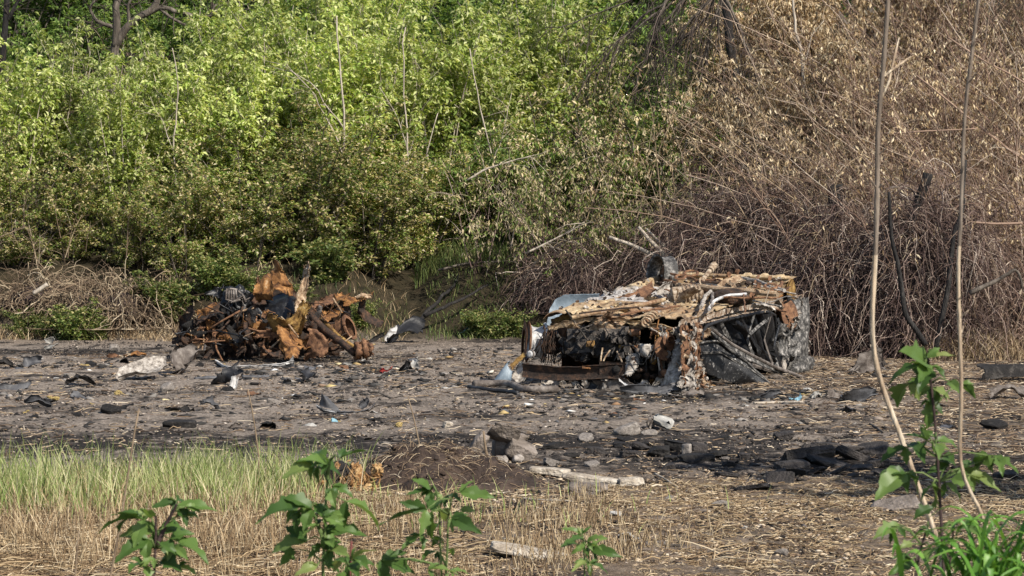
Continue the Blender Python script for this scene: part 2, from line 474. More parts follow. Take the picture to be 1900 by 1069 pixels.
M['twig_red'] = surf('twig_red', [(0, (.065, .04, .03)), (.4, (.17, .105, .075)), (.7, (.32, .225, .165)), (.9, (.46, .36, .28)), (1, (.58, .5, .41))], 3, bump=0, island=.95)
M['vine'] = surf('vine', [(0, (.03, .019, .018)), (.45, (.095, .06, .052)), (.75, (.2, .14, .115)), (.9, (.36, .28, .225)), (1, (.58, .5, .42))], 3, bump=0, island=.95)
M['vine_straw'] = surf('vine_straw', [(0, (.06, .04, .026)), (.5, (.17, .12, .078)), (.85, (.32, .25, .165)), (1, (.5, .42, .3))], 3, bump=0, island=.95)
M['twig_dark'] = surf('twig_dark', [(0, (.012, .009, .008)), (.6, (.04, .03, .025)), (1, (.16, .12, .1))], 3, bump=0, island=.95)
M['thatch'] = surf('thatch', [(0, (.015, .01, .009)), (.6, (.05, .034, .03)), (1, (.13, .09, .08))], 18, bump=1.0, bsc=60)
M['flakes'] = surf('flakes', [(0, (.01, .01, .01)), (.6, (.03, .028, .026)), (.74, (.1, .092, .085)), (.87, (.26, .235, .21)), (.93, (.2, .11, .05)), (.955, (.5, .4, .18)), (.975, (.55, .54, .52)), (1, (.66, .65, .63))], 3, bump=0, island=.98)
M['straw'] = surf('straw', [(0, (.07, .042, .022)), (.35, (.23, .155, .085)), (.7, (.4, .3, .175)), (1, (.58, .48, .33))], 3, bump=0, island=.95)
M['chips'] = surf('chips', [(0, (.03, .02, .014)), (.35, (.12, .078, .05)), (.65, (.3, .215, .135)), (.88, (.46, .36, .24)), (1, (.62, .54, .42))], 3, bump=0, island=.95)
M['gravel'] = surf('gravel', [(0, (.055, .043, .035)), (.3, (.16, .125, .1)), (.65, (.31, .25, .2)), (.9, (.43, .355, .29)), (1, (.6, .54, .47))], 3, bump=0, island=.95)
M['crumbs'] = surf('crumbs', [(0, (.006, .005, .005)), (.6, (.02, .017, .015)), (.9, (.05, .042, .037)), (1, (.12, .1, .09))], 3, bump=0, island=.95)
M['leaf_green'] = leaf('leaf_green', [(.2, (.15, .23, .045)), (.38, (.31, .4, .095)), (.55, (.46, .52, .18)), (.75, (.6, .62, .32))], .45)
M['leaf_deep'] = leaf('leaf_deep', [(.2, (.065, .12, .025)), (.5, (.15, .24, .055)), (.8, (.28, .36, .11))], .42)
M['leaf_olive'] = leaf('leaf_olive', [(.2, (.1, .165, .035)), (.4, (.22, .29, .07)), (.54, (.33, .37, .12)), (.6, (.5, .42, .21)), (.7, (.6, .5, .28)), (.82, (.68, .61, .43))], .4)
M['leaf_mixed'] = leaf('leaf_mixed', [(.2, (.07, .13, .025)), (.38, (.17, .24, .05)), (.48, (.28, .32, .1)), (.54, (.44, .37, .2)), (.66, (.54, .44, .27)), (.8, (.62, .54, .36))], .32)
M['leaf_dry'] = leaf('leaf_dry', [(.2, (.16, .1, .055)), (.4, (.37, .27, .155)), (.58, (.55, .43, .26)), (.78, (.7, .6, .42))], .28, tint=(1.1, .95, .7))
M['leaf_weed'] = leaf('leaf_weed', [(.2, (.05, .085, .02)), (.45, (.12, .17, .045)), (.6, (.22, .25, .08)), (.75, (.4, .36, .17))], .35)
M['leaf_young'] = leaf('leaf_young', [(.2, (.05, .1, .025)), (.45, (.085, .155, .035)), (.65, (.145, .225, .06)), (.85, (.28, .31, .11))], .4, rough=.42, vary=.08)
M['leaf_blade'] = leaf('leaf_blade', [(.1, (.08, .2, .03)), (.5, (.13, .28, .045)), (.9, (.22, .38, .08))], .35, rough=.4, vary=.05)
M['grass_blade'] = leaf('grass_blade', [(.2, (.17, .25, .065)), (.4, (.34, .42, .14)), (.55, (.52, .55, .25)), (.75, (.68, .63, .4))], .35)
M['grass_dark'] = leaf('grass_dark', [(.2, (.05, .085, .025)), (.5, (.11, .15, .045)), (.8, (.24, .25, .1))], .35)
M['stem_green'] = surf('stem_green', [(0, (.05, .08, .02)), (.6, (.11, .16, .05)), (1, (.2, .22, .1))], 20, bump=.2)
M['stem_dark'] = surf('stem_dark', [(0, (.02, .013, .014)), (.6, (.055, .035, .032)), (1, (.12, .08, .06))], 20, bump=.2)
M['stem_red'] = surf('stem_red', [(0, (.08, .02, .02)), (1, (.2, .07, .06))], 20, bump=.2)
M['stalk'] = surf('stalk', [(0, (.1, .07, .045)), (1, (.28, .21, .14))], 20, bump=.2)

# ------------------------------------------------------------------ ground and hillside
def soot_shade_at(x, y):  # burn stains, plus off-frame tree and wreck shade put into the ground colour
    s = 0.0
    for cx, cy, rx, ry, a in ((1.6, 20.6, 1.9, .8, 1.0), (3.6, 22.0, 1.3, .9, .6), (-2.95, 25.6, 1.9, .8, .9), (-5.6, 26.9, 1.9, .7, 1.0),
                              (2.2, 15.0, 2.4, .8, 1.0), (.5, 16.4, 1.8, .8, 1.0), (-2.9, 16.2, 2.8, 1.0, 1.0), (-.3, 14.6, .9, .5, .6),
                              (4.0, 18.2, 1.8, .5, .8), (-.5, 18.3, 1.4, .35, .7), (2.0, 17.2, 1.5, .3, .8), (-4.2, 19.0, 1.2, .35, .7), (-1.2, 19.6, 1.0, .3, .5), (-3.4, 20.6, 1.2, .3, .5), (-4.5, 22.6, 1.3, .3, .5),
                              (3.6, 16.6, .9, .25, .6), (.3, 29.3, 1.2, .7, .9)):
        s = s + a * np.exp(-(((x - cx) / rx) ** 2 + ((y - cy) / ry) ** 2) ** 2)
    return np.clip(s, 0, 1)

def ground():
    def axis(parts):
        return np.concatenate([np.arange(a, b, d) for a, b, d in parts])
    xs = axis([(-60, -12, 1.5), (-12, -5.4, .2), (-5.4, 5.4, .055), (5.4, 12, .2), (12, 61, 1.5)])
    ys = axis([(-20, 6, 1.0), (6, 10, .2), (10, 24, .05), (24, 33, .08), (33, 45, .3), (45, 110, 1.5)])
    X, Y = np.meshgrid(xs, ys)
    Z = terrain(X, Y)
    P = np.stack([X, Y, Z * 0], -1)
    Z = Z + (fbm(P * 2.6 + 4, 3) - .5) * .032 * (Y < 30) + (fbm(P * 9, 3) - .5) * .04 + (fbm(P * 22 + 3, 2) - .5) * .011 * (Y < 31)
    P[..., 2] = Z
    b = MB().grid(P)
    # colour zones of the ground: burn stains with cast shade painted in, straw and chip litter, bare gravel, leaf mould on the hill
    m, nt, N, Lk, bs = _mat('ground_soil')
    tc = N.new('ShaderNodeTexCoord')
    def nz(sc, det=8, rough=.65, dist=0.0):
        n = N.new('ShaderNodeTexNoise'); n.inputs['Scale'].default_value = sc; n.inputs['Detail'].default_value = det
        n.inputs['Roughness'].default_value = rough; n.inputs['Distortion'].default_value = dist
        Lk.new(tc.outputs['Object'], n.inputs['Vector']); return n.outputs['Fac']
    def at(nm):
        a = N.new('ShaderNodeAttribute'); a.attribute_name = nm; return a.outputs['Fac']
    def rng_(src, a, c, lo=0, hi=1):
        r = N.new('ShaderNodeMapRange'); r.inputs[1].default_value = a; r.inputs[2].default_value = c
        r.inputs[3].default_value = lo; r.inputs[4].default_value = hi; Lk.new(src, r.inputs[0]); return r.outputs[0]
    def mixc(f, a, c):
        x = N.new('ShaderNodeMix'); x.data_type = 'RGBA'
        Lk.new(f, x.inputs[0])
        Lk.new(a, x.inputs[6]); Lk.new(c, x.inputs[7]); return x.outputs[2]
    def mth(op, a, c):
        x = N.new('ShaderNodeMath'); x.operation = op
        if isinstance(a, float): x.inputs[0].default_value = a
        else: Lk.new(a, x.inputs[0])
        if isinstance(c, float): x.inputs[1].default_value = c
        else: Lk.new(c, x.inputs[1])
        x.use_clamp = True; return x.outputs[0]
    def rc(src, stops):
        r = ramp(N, stops); Lk.new(src, r.inputs[0]); return r.outputs[0]
    grav = rc(nz(38, 6), [(.3, (.1, .082, .067)), (.5, (.22, .182, .15)), (.68, (.36, .305, .255))])
    earth = rc(nz(24, 7), [(.3, (.06, .044, .031)), (.55, (.18, .134, .094)), (.75, (.33, .256, .18))])
    mould = rc(nz(7, 7), [(.3, (.012, .011, .006)), (.55, (.035, .028, .016)), (.75, (.075, .055, .034))])
    soot_shade_col = rc(nz(30, 6), [(.35, (.012, .0105, .0095)), (.6, (.032, .027, .024)), (.78, (.09, .075, .066))])
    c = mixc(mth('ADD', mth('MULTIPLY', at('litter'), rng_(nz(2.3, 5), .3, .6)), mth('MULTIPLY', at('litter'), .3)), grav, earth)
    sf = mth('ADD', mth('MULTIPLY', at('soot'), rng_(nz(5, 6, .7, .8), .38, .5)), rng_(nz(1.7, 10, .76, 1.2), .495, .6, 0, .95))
    c = mixc(sf, c, soot_shade_col)
    c = mixc(at('hill'), c, mould)
    Lk.new(c, bs.inputs['Base Color']); bs.inputs['Roughness'].default_value = .95; bs.inputs['Specular IOR Level'].default_value = .15
    bp = N.new('ShaderNodeBump'); bp.inputs['Strength'].default_value = .8; bp.inputs['Distance'].default_value = .03
    Lk.new(nz(55, 8, .7), bp.inputs['Height']); Lk.new(bp.outputs[0], bs.inputs['Normal'])
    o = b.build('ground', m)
    tag(o, kind='structure')
    me = o.data
    xx, yy = X.ravel(), Y.ravel()
    wob = (fbm(np.stack([xx, yy, xx * 0], -1) * .8, 3) - .5)
    vals = {'soot': soot_shade_at(xx + wob * .8, yy + wob * .6),
            'litter': np.clip(sstep((15.2 - yy + wob * 2.0) / 1.4) + sstep((xx - 2.2 + wob * 2) / 2.2) * .8 + sstep((yy - 27.5) / 2) * .5, 0, 1),
            'hill': sstep((yy - edge_y(xx) - .1 + wob) / .7)}
    for k, v in vals.items():
        a = me.attributes.new(k, 'FLOAT', 'POINT'); a.data.foreach_set('value', v.astype(np.float32))
ground()

def scatter_xy(n, y0, y1, f=None, rng=RNG, pad=1.0):
    """points of the clearing inside the photographed wedge, even over the ground"""
    out = []
    while sum(len(o) for o in out) < n:
        y = np.sqrt(rng.uniform(y0 * y0, y1 * y1, n * 3)); x = rng.uniform(-1, 1, n * 3) * (y * .237 + pad)
        k = y < edge_y(x) + .2
        if f is not None: k &= rng.uniform(size=len(x)) < f(x, y)
        out.append(np.stack([x[k], y[k]], -1))
    return np.concatenate(out)[:n]

def bits(n, xy, smin, smax, flat, mat, name):
    """thousands of small angular stones, chips or crumbs that nobody could count"""
    V0 = np.array([(1, 0, 0), (-1, 0, 0), (0, 1, 0), (0, -1, 0), (0, 0, 1), (0, 0, -1)], float)
    F0 = np.array([(0, 2, 4), (2, 1, 4), (1, 3, 4), (3, 0, 4), (2, 0, 5), (1, 2, 5), (3, 1, 5), (0, 3, 5)])
    s = smin * (smax / smin) ** (RNG.uniform(size=n) ** 2.2)
    v = V0[None] * RNG.uniform(.55, 1.2, (n, 6, 1)) + RNG.normal(0, .22, (n, 6, 3))
    v[..., 2] *= flat
    v[..., 0] *= RNG.uniform(.8, 1.7, (n, 1))
    a = RNG.uniform(0, 6.28, n); ca, sa = np.cos(a)[:, None], np.sin(a)[:, None]
    v = np.stack([v[..., 0] * ca - v[..., 1] * sa, v[..., 0] * sa + v[..., 1] * ca, v[..., 2]], -1) * s[:, None, None] * .5
    z = terrain(xy[:, 0], xy[:, 1]) + s * flat * .2
    v = v + np.stack([xy[:, 0], xy[:, 1], z], -1)[:, None]
    t = F0[None] + np.arange(n)[:, None, None] * 6
    return tag(MB().add(v.reshape(-1, 3), None, t).build(name, mat), kind='stuff')

def drift(x, y, s=.9, lo=.42, w=.14):
    return sstep((fbm(np.stack([x * s, y * s * .8, x * 0 + 3], -1), 4) - lo) / w)
bits(60000, scatter_xy(60000, 10, 30, lambda x, y: (1 - .6 * soot_shade_at(x, y)) * (.35 + .65 * drift(x, y))), .006, .03, .5, M['gravel'], 'gravel')
bits(20000, scatter_xy(20000, 10, 30, lambda x, y: np.clip(.05 + .5 * soot_shade_at(x, y) + .7 * drift(x, y, 1.3, .5, .1), 0, 1)), .008, .05, .6, M['crumbs'], 'soot_crumbs')
bits(60000, scatter_xy(60000, 9.8, 27, lambda x, y: np.clip(.1 + sstep((15.5 - y) / 2) + .5 * sstep((x - 2) / 2), 0, 1)), .01, .055, .25, M['chips'], 'wood_chips')

bits(26000, scatter_xy(26000, 9.8, 13.6, lambda x, y: np.clip(.25 + .75 * sstep((x + .4) / 1.2), 0, 1)), .008, .045, .3, M['chips'], 'leaf_litter_chips')

def straw(n, xy, lmin, lmax, lift, mat, name, w=.003):
    a = RNG.uniform(0, 6.28, n); L = RNG.uniform(lmin, lmax, n)
    up = np.abs(RNG.normal(0, lift, n))
    d = np.stack([np.cos(a), np.sin(a), up], -1)
    p0 = np.stack([xy[:, 0], xy[:, 1], terrain(xy[:, 0], xy[:, 1]) + .006], -1)
    t = np.linspace(0, 1, 4)[None, :, None]
    P = p0[:, None] + d[:, None] * L[:, None, None] * t
    P[..., 2] -= (t[..., 0] ** 2) * (up * L * .6)[:, None]
    P = P + RNG.normal(0, .006, P.shape)
    r = w * RNG.uniform(.5, 1.3, (n, 1)) * np.array([[1, 1, .9, .4]])
    return tag(MB().strands(P, r, 3).build(name, mat), kind='stuff')

straw(12500, scatter_xy(12500, 9.8, 13.6, lambda x, y: np.clip(.035 + .965 * sstep((.1 - x) / 1.2), 0, 1) * sstep((13.4 - y) / .8 + .1) * (.35 + .65 * sstep((fbm(np.stack([x * 1.7, y * 1.7, x * 0], -1), 2) - .38) / .2))), .05, .3, .22, M['straw'], 'dry_straw')
straw(9000, scatter_xy(9000, 13, 27, lambda x, y: np.clip(.12 + sstep((x - 1.5) / 3), 0, 1)), .04, .2, .1, M['chips'], 'twig_litter', .004)

straw(8000, scatter_xy(8000, 9.8, 13.9, lambda x, y: np.clip(.15 + .85 * sstep((x + .2) / 1.0), 0, 1)), .025, .11, .14, M['straw'], 'straw_flecks', .0022)

def stubble():
    n = 5200
    xy = scatter_xy(n, 9.8, 13.1, lambda x, y: np.clip(sstep((13.1 - y) / 1.2) * sstep((1.25 - x) / .9) * sstep((fbm(np.stack([x * 2.4 + 7, y * 2.4, x * 0], -1), 2) - .45) / .18), 0, 1))
    L = RNG.uniform(.03, .13, n)
    p0 = np.stack([xy[:, 0], xy[:, 1], terrain(xy[:, 0], xy[:, 1])], -1)
    d = np.stack([RNG.normal(0, .25, n), RNG.normal(0, .25, n), np.ones(n)], -1)
    P = p0[:, None] + d[:, None] * L[:, None, None] * np.linspace(0, 1, 3)[None, :, None]
    tag(MB().strands(P, RNG.uniform(.001, .0026, (n, 1)), 3).build('straw_stubble', M['straw']), kind='stuff')
stubble()

def blades(n, xy, hmin, hmax, w, mat, name, lean=.22):
    """upright grass blades, each a tapering bent strip"""
    h = RNG.uniform(hmin, hmax, n)
    a = RNG.uniform(0, 6.28, n)
    S = np.stack([np.cos(a), np.sin(a), a * 0], -1)
    ln = RNG.normal(0, lean, (n, 2))
    t = np.linspace(0, 1, 5)
    base = np.stack([xy[:, 0], xy[:, 1], terrain(xy[:, 0], xy[:, 1]) - .01], -1)
    C = np.repeat(base[:, None], 5, 1)
    C[..., 2] += h[:, None] * t * (1 - .12 * t)
    C[..., 0] += (ln[:, 0] * h)[:, None] * t ** 1.8
    C[..., 1] += (ln[:, 1] * h)[:, None] * t ** 1.8
    ww = w * RNG.uniform(.6, 1.3, n)[:, None] * np.array([.8, 1, .85, .55, .05])[None]
    V = np.stack([C - S[:, None] * ww[..., None] * .5, C + S[:, None] * ww[..., None] * .5], 2)
    b = np.arange(n)[:, None] * 10 + np.arange(4)[None] * 2
    q = np.stack([b, b + 1, b + 3, b + 2], -1).reshape(-1, 4)
    return tag(MB().add(V.reshape(-1, 3), q).build(name, mat), kind='stuff')

def strip(x, y):
    c = fbm(np.stack([x * 2.6, y * 2.6, x * 0], -1), 3)
    return np.clip(sstep((-.98 - x + (y - 13.0) * .2) / .3) * sstep((y - 11.5) / 1.0) * sstep((14.3 - y) / 1.1) * (.1 + .9 * sstep((c - .4) / .2)), 0, 1)
blades(5600, scatter_xy(5600, 11.6, 14.3, strip), .1, .36, .0066, M['grass_blade'], 'grass_strip', .24)
blades(450, scatter_xy(450, 12.2, 14.2, strip), .2, .44, .0075, M['grass_dark'], 'tall_green_grass', .2)
blades(4200, scatter_xy(4200, 10.3, 13.6, lambda x, y: sstep((-.75 - x) / .8) * sstep((13.6 - y) / .8) * sstep((y - 10.2) / .6)), .08, .3, .004, M['straw'], 'dead_grass', .32)
blades(260, scatter_xy(260, 11.2, 13.3, lambda x, y: np.exp(-((x + .6) / .8) ** 2)), .06, .2, .005, M['grass_blade'], 'sparse_grass', .25)
bits(5000, scatter_xy(5000, 17, 28.5, lambda x, y: drift(x, y, 1.1, .46, .1) * np.clip(.12 + .8 * np.exp(-((x + 2.6) / 2.6) ** 2 - ((y - 24) / 3) ** 2) + .8 * np.exp(-((x - 1.8) / 2.2) ** 2 - ((y - 20.2) / 1.2) ** 2), 0, 1)), .015, .13, .35, M['flakes'], 'scrap_flakes')

def hill_xy(n, px0, px1, e0, e1, f=None):
    """points on the bank between two picture columns, e0..e1 metres behind its foot"""
    e = RNG.uniform(e0, e1, n * 2); px = RNG.uniform(px0, px1, n * 2)
    y = 29.3 + e; x = (px - 950) / FPX * y
    y = edge_y(x) + e; x = (px - 950) / FPX * y
    return np.stack([x, y], -1)[:n]
blades(1700, hill_xy(1700, 770, 960, 2.4, 4.6), .12, .34, .011, M['grass_dark'], 'bank_grass', .3)  # bank grass takes the dark blade colour: tree shade is put into it
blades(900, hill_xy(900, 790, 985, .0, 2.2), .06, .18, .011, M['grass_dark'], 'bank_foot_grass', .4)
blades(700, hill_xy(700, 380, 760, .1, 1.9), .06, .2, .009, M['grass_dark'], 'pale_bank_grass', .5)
blades(1100, hill_xy(1100, 250, 760, .0, 2.2), .06, .22, .007, M['straw'], 'straw_bank_grass', .6)
blades(3000, hill_xy(3000, 1700, 2000, -.6, 1.2), .12, .45, .007, M['straw'], 'dry_bank_grass', .7)
blades(1500, hill_xy(1500, -60, 330, -.3, .4), .05, .2, .008, M['straw'], 'dry_foot_grass', .6)

# ------------------------------------------------------------------ trees, bushes, brush
def rot_about(v, ax, ang):
    ax = norm(ax); c, s = np.cos(ang)[:, None], np.sin(ang)[:, None]
    return v * c + np.cross(ax, v) * s + ax * (np.sum(ax * v, -1, keepdims=True)) * (1 - c)

def grow(seed, H, spread, stems=9, shoots=7, slen=(.35, .9), step=.075, leaf_l=.075, leaf_w=.034, nleaf=4, droop=.7, keep=1.0, up=.8, low=.1, stem_r=.016, pet=(.05, .12), lean=(0, 0)):
    """a many-stemmed plant: curved stems, leafy shoots, compound leaves hanging from petioles.
    returns two builders: wood and leaves"""
    r = np.random.default_rng(seed)
    wood, lv = MB(), MB()
    nodes = []; ndir = []
    for k in range(stems):
        a = r.uniform(0, 6.28); u = math.sqrt(r.uniform(0, 1))
        h = H * r.uniform(.62, 1.0) * (1 - .25 * u)
        end = np.array((math.cos(a) * spread * u + lean[0] * h, math.sin(a) * spread * u + lean[1] * h, h))
        b0 = np.array((math.cos(a) * .18 * spread * u, math.sin(a) * .18 * spread * u, -.15))
        t = np.linspace(0, 1, 9)[:, None]
        mid = b0 * .5 + end * .5 + np.array((0, 0, .12 * h)) - (end - b0) * np.array((.22, .22, 0))
        C = b0 * (1 - t) ** 2 + 2 * mid * t * (1 - t) + end * t ** 2
        C = C + vec_noise(C * 1.6 + seed * 3 + k, 2) * .09 * t
        wood.tube(C, np.linspace(stem_r * r.uniform(.7, 1.3), .004, 9), 5, False)
        cl = [C[4:]]
        for j in range(shoots):
            s = r.uniform(low, .97); f = s * 8; i = int(f); p = C[i] * (1 - f + i) + C[min(i + 1, 8)] * (f - i)
            az = r.uniform(0, 6.28); d = norm(np.array((math.cos(az), math.sin(az), r.uniform(.25, 1.0) * up)))
            L = r.uniform(*slen) * (1.15 - .5 * s)
            tt = np.linspace(0, 1, 6)[:, None]
            S = p + d * L * tt + np.array((0, 0, .28 * up * L)) * tt ** 2 - np.array((0, 0, .2 * L * (1 - up))) * tt ** 2
            S = S + vec_noise(S * 3 + j, 2) * .05 * tt
            wood.tube(S, np.linspace(.0055, .002, 6), 3, False)
            cl.append(S)
        for S in cl:
            seg = np.linalg.norm(np.diff(S, axis=0), axis=1); d = np.r_[0, np.cumsum(seg)]
            m = max(2, int(d[-1] / step))
            q = r.uniform(.1 * d[-1], d[-1], m)
            nodes.append(np.stack([np.interp(q, d, S[:, c]) for c in range(3)], -1))
            ndir.append(np.repeat(norm(S[-1] - S[0])[None], m, 0))
    P = np.concatenate(nodes); D = np.concatenate(ndir)
    k = r.uniform(size=len(P)) < keep
    P, D = P[k], D[k]
    P = np.repeat(P, 2, 0); D = np.repeat(D, 2, 0)
    n = len(P)
    a = r.uniform(0, 6.28, n)
    pd = norm(np.stack([np.cos(a), np.sin(a), r.uniform(-.1, .7, n)], -1) + D * .3)
    pl = r.uniform(*pet, n)
    E = P + pd * pl[:, None]
    E = np.repeat(E, nleaf, 0); pd = np.repeat(pd, nleaf, 0)
    m = len(E)
    side = r.normal(0, .75, (m, 3)); side[:, 2] *= .5
    dd = norm(pd * .7 + side + np.array((0, 0, -droop)) * r.uniform(.4, 1.5, (m, 1)))
    nn = norm(np.array((0, 0, 1.0)) + r.normal(0, .55, (m, 3)) + pd * .5)
    sz = r.uniform(.55, 1.25, m)
    lv.leaves(E + r.normal(0, .012, (m, 3)), dd, nn, leaf_l * sz, leaf_w * sz * r.uniform(.8, 1.25, m), .22)
    return wood, lv

def plant(name, cat, label, group, gen, wood_mat, leaf_mat, crown='crown', stem='trunk', loc=(0, 0, 0)):
    root = empty(name, loc, label, cat, group)
    w, l = gen
    w.build(stem, wood_mat, root)
    l.build(crown, leaf_mat, root)
    return root

def place(o, px, d, s=1.0, rz=None, sink=.05, sz=None):
    x = (px - 950) / FPX * d
    o.location = (x, d, tz(x, d) - sink)
    o.rotation_euler = (0, 0, random.uniform(0, 6.28) if rz is None else rz)
    o.scale = (s, s, sz or s)

GREEN = [plant('young_tree', 'tree', 'x', 'leafy green young trees on the bank', grow(20 + k, 3.55, 1.0, 13, 10, (.3, .85), .068, .085, .038, 4, .8, 1.0, 1.35), M['bark_pale'], M['leaf_green']) for k in range(4)]
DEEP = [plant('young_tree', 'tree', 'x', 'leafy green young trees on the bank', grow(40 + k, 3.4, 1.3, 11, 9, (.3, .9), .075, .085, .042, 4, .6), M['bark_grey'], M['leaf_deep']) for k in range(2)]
OLIVE = [plant('bush', 'bush', 'x', 'scorched olive bushes at the foot of the bank', grow(60 + k, 1.9, 1.0, 15, 11, (.25, .6), .05, .05, .024, 4, .4, 1, .6, .05, .01, (.02, .06)), M['bark_grey'], M['leaf_olive'], 'foliage', 'stem') for k in range(3)]
MIXED = [plant('young_tree', 'tree', 'x', 'half scorched young trees', grow(80 + k, 3.2, 1.2, 10, 8, (.3, .9), .075, .085, .032, 3, 1.0, .8), M['bark_grey'], M['leaf_mixed']) for k in range(2)]
DRY = [plant('scorched_tree', 'tree', 'x', 'scorched trees with dry tan leaves', grow(100 + k, 3.6, 1.15, 11, 9, (.3, .9), .06, .085, .028, 4, 1.7, .85, .9), M['twig_tan'], M['leaf_dry']) for k in range(3)]

DRYS = [plant('scorched_tree', 'tree', 'x', 'scorched trees with few dry leaves', grow(120 + k, 3.6, 1.2, 14, 26, (.4, 1.1), .08, .07, .02, 3, 1.7, .2, 1.1, .05, .02), M['twig_red'], M['leaf_dry']) for k in range(2)]

def put(protos, rows, used={}):
    for k, (px, d, s, label) in enumerate(rows):
        p = protos[k % len(protos)]
        if p.name not in used:
            used[p.name] = 1; o = p; o['label'] = label
        else:
            o = copy_tree(p, label)
        place(o, px, d, s)

put(GREEN, [
    (20, 33.0, .98, 'bright yellow-green young tree at the left edge above the scorched bush'),
    (120, 33.9, 1.0, 'bright green young tree with pointed top left of the dark gnarled tree'),
    (225, 32.7, .95, 'pale green leafy young tree right below the gnarled dark trunk'),
    (330, 33.6, 1.08, 'bright green young tree whose tip covers the dark gnarled branches'),
    (430, 32.9, 1.0, 'leafy yellow-green young tree behind the rounded olive bush'),
    (520, 34.4, 1.1, 'tall light green young tree left of the thin pale stems'),
    (620, 33.6, 1.12, 'light green young tree with thin pale stems showing, above the bushes'),
    (715, 34.2, 1.12, 'light green young tree right of the thin pale stems'),
    (810, 34.6, 1.12, 'light green young tree above the green grassy hollow'),
    (900, 35.2, 1.1, 'yellow-green young tree left of the hanging dead branches'),
    (420, 36.6, 1.15, 'light green young tree in the second row behind the pointed ones'),
    (560, 37.2, 1.25, 'light green young tree at the top edge, second row, left of centre'),
    (690, 37.4, 1.25, 'light green young tree at the top edge, second row, near the centre'),
    (980, 36.6, 1.2, 'bright green young tree partly behind the hanging dead branches'),
    (280, 35.4, .95, 'light green young tree just in front of the gnarled trunk'),
    (1060, 38.6, 1.2, 'bright green young tree seen through the dead branches at the top'),
])
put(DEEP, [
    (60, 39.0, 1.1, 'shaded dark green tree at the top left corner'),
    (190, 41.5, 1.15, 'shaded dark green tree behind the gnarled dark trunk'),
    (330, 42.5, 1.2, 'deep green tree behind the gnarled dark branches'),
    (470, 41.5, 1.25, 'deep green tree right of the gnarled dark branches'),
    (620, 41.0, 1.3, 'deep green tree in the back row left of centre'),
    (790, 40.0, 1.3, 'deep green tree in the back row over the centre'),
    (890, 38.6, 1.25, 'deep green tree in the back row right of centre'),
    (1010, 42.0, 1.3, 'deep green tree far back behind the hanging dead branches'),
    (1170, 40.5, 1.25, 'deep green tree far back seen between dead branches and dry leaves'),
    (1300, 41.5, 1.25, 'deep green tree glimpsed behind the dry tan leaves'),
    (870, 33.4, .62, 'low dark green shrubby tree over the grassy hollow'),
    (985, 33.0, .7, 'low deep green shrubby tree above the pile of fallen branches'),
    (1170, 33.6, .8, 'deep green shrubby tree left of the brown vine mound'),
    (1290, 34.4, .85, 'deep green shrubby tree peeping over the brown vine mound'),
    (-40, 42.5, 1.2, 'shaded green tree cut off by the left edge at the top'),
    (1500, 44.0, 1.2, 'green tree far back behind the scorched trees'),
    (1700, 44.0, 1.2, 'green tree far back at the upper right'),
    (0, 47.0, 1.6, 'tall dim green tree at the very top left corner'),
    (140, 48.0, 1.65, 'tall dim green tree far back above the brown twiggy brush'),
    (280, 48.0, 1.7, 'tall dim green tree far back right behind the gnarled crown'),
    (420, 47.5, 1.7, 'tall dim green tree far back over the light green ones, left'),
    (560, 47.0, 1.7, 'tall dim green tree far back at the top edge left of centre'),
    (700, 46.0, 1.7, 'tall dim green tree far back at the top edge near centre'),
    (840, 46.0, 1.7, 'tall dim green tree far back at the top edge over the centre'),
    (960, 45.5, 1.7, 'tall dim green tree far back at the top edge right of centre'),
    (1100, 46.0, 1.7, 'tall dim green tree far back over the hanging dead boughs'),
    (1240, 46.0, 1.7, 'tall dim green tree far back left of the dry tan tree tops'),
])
put(OLIVE, [
    (30, 31.7, 1.15, 'scorched olive bush at the left edge of the picture'),
    (345, 31.4, .95, 'olive bush with tan scorched leaves left of the crumpled wreck'),
    (465, 31.5, 1.2, 'large rounded olive bush right behind the crumpled wreck'),
    (575, 31.9, 1.35, 'broad olive bush with orange tips above the crumpled wreck'),
    (680, 31.8, 1.25, 'olive bush with many orange-brown leaves left of the dirt gully'),
    (770, 32.8, 1.15, 'olive bush above the dirt gully'),
    (400, 32.4, 1.15, 'olive bush in second row left of the large rounded one'),
    (520, 32.8, 1.4, 'tall olive bush standing behind the rounded ones'),
    (640, 32.9, 1.35, 'tall olive bush standing above the dirt gully on its left'),
    (130, 32.3, .95, 'olive bush at the top of the bare bank on the left'),
    (240, 32.1, .85, 'olive bush at the top of the vine covered bank'),
    (860, 33.6, 1.0, 'dull olive bush beside the green grassy hollow'),
])
put(MIXED, [
    (960, 32.6, .85, 'young tree half green and half tan above the branch pile'),
    (1040, 32.6, .95, 'young tree of mixed green and brown leaves under the hanging dead branches'),
    (1125, 32.4, 1.0, 'half scorched young tree in the middle of the dead branches'),
    (1215, 32.6, 1.0, 'half scorched green tree left of the dry tan trees'),
    (1090, 37.0, 1.2, 'half scorched tree in second row behind the dead branches'),
    (1280, 36.4, 1.15, 'half scorched tree behind the vine mound'),
])
put(DRY, [
    (1330, 32.2, .9, 'scorched tree with pale tan leaf clusters above the vine mound'),
    (1425, 31.6, .95, 'scorched tree with drooping tan leaves left of the slim pale trunk'),
    (1510, 30.8, .95, 'scorched tree with dense tan leaves right of the slim pale trunk'),
    (1380, 36.0, 1.2, 'scorched tan tree in the second row by the hanging dead branches'),
    (1480, 36.0, 1.25, 'scorched tan tree in the second row above the slim pale trunk'),
    (1580, 35.6, 1.25, 'scorched tan tree in the second row at the upper right'),
    (1440, 39.5, 1.3, 'scorched tan tree in the back row left of the dark leaning trunks'),
])
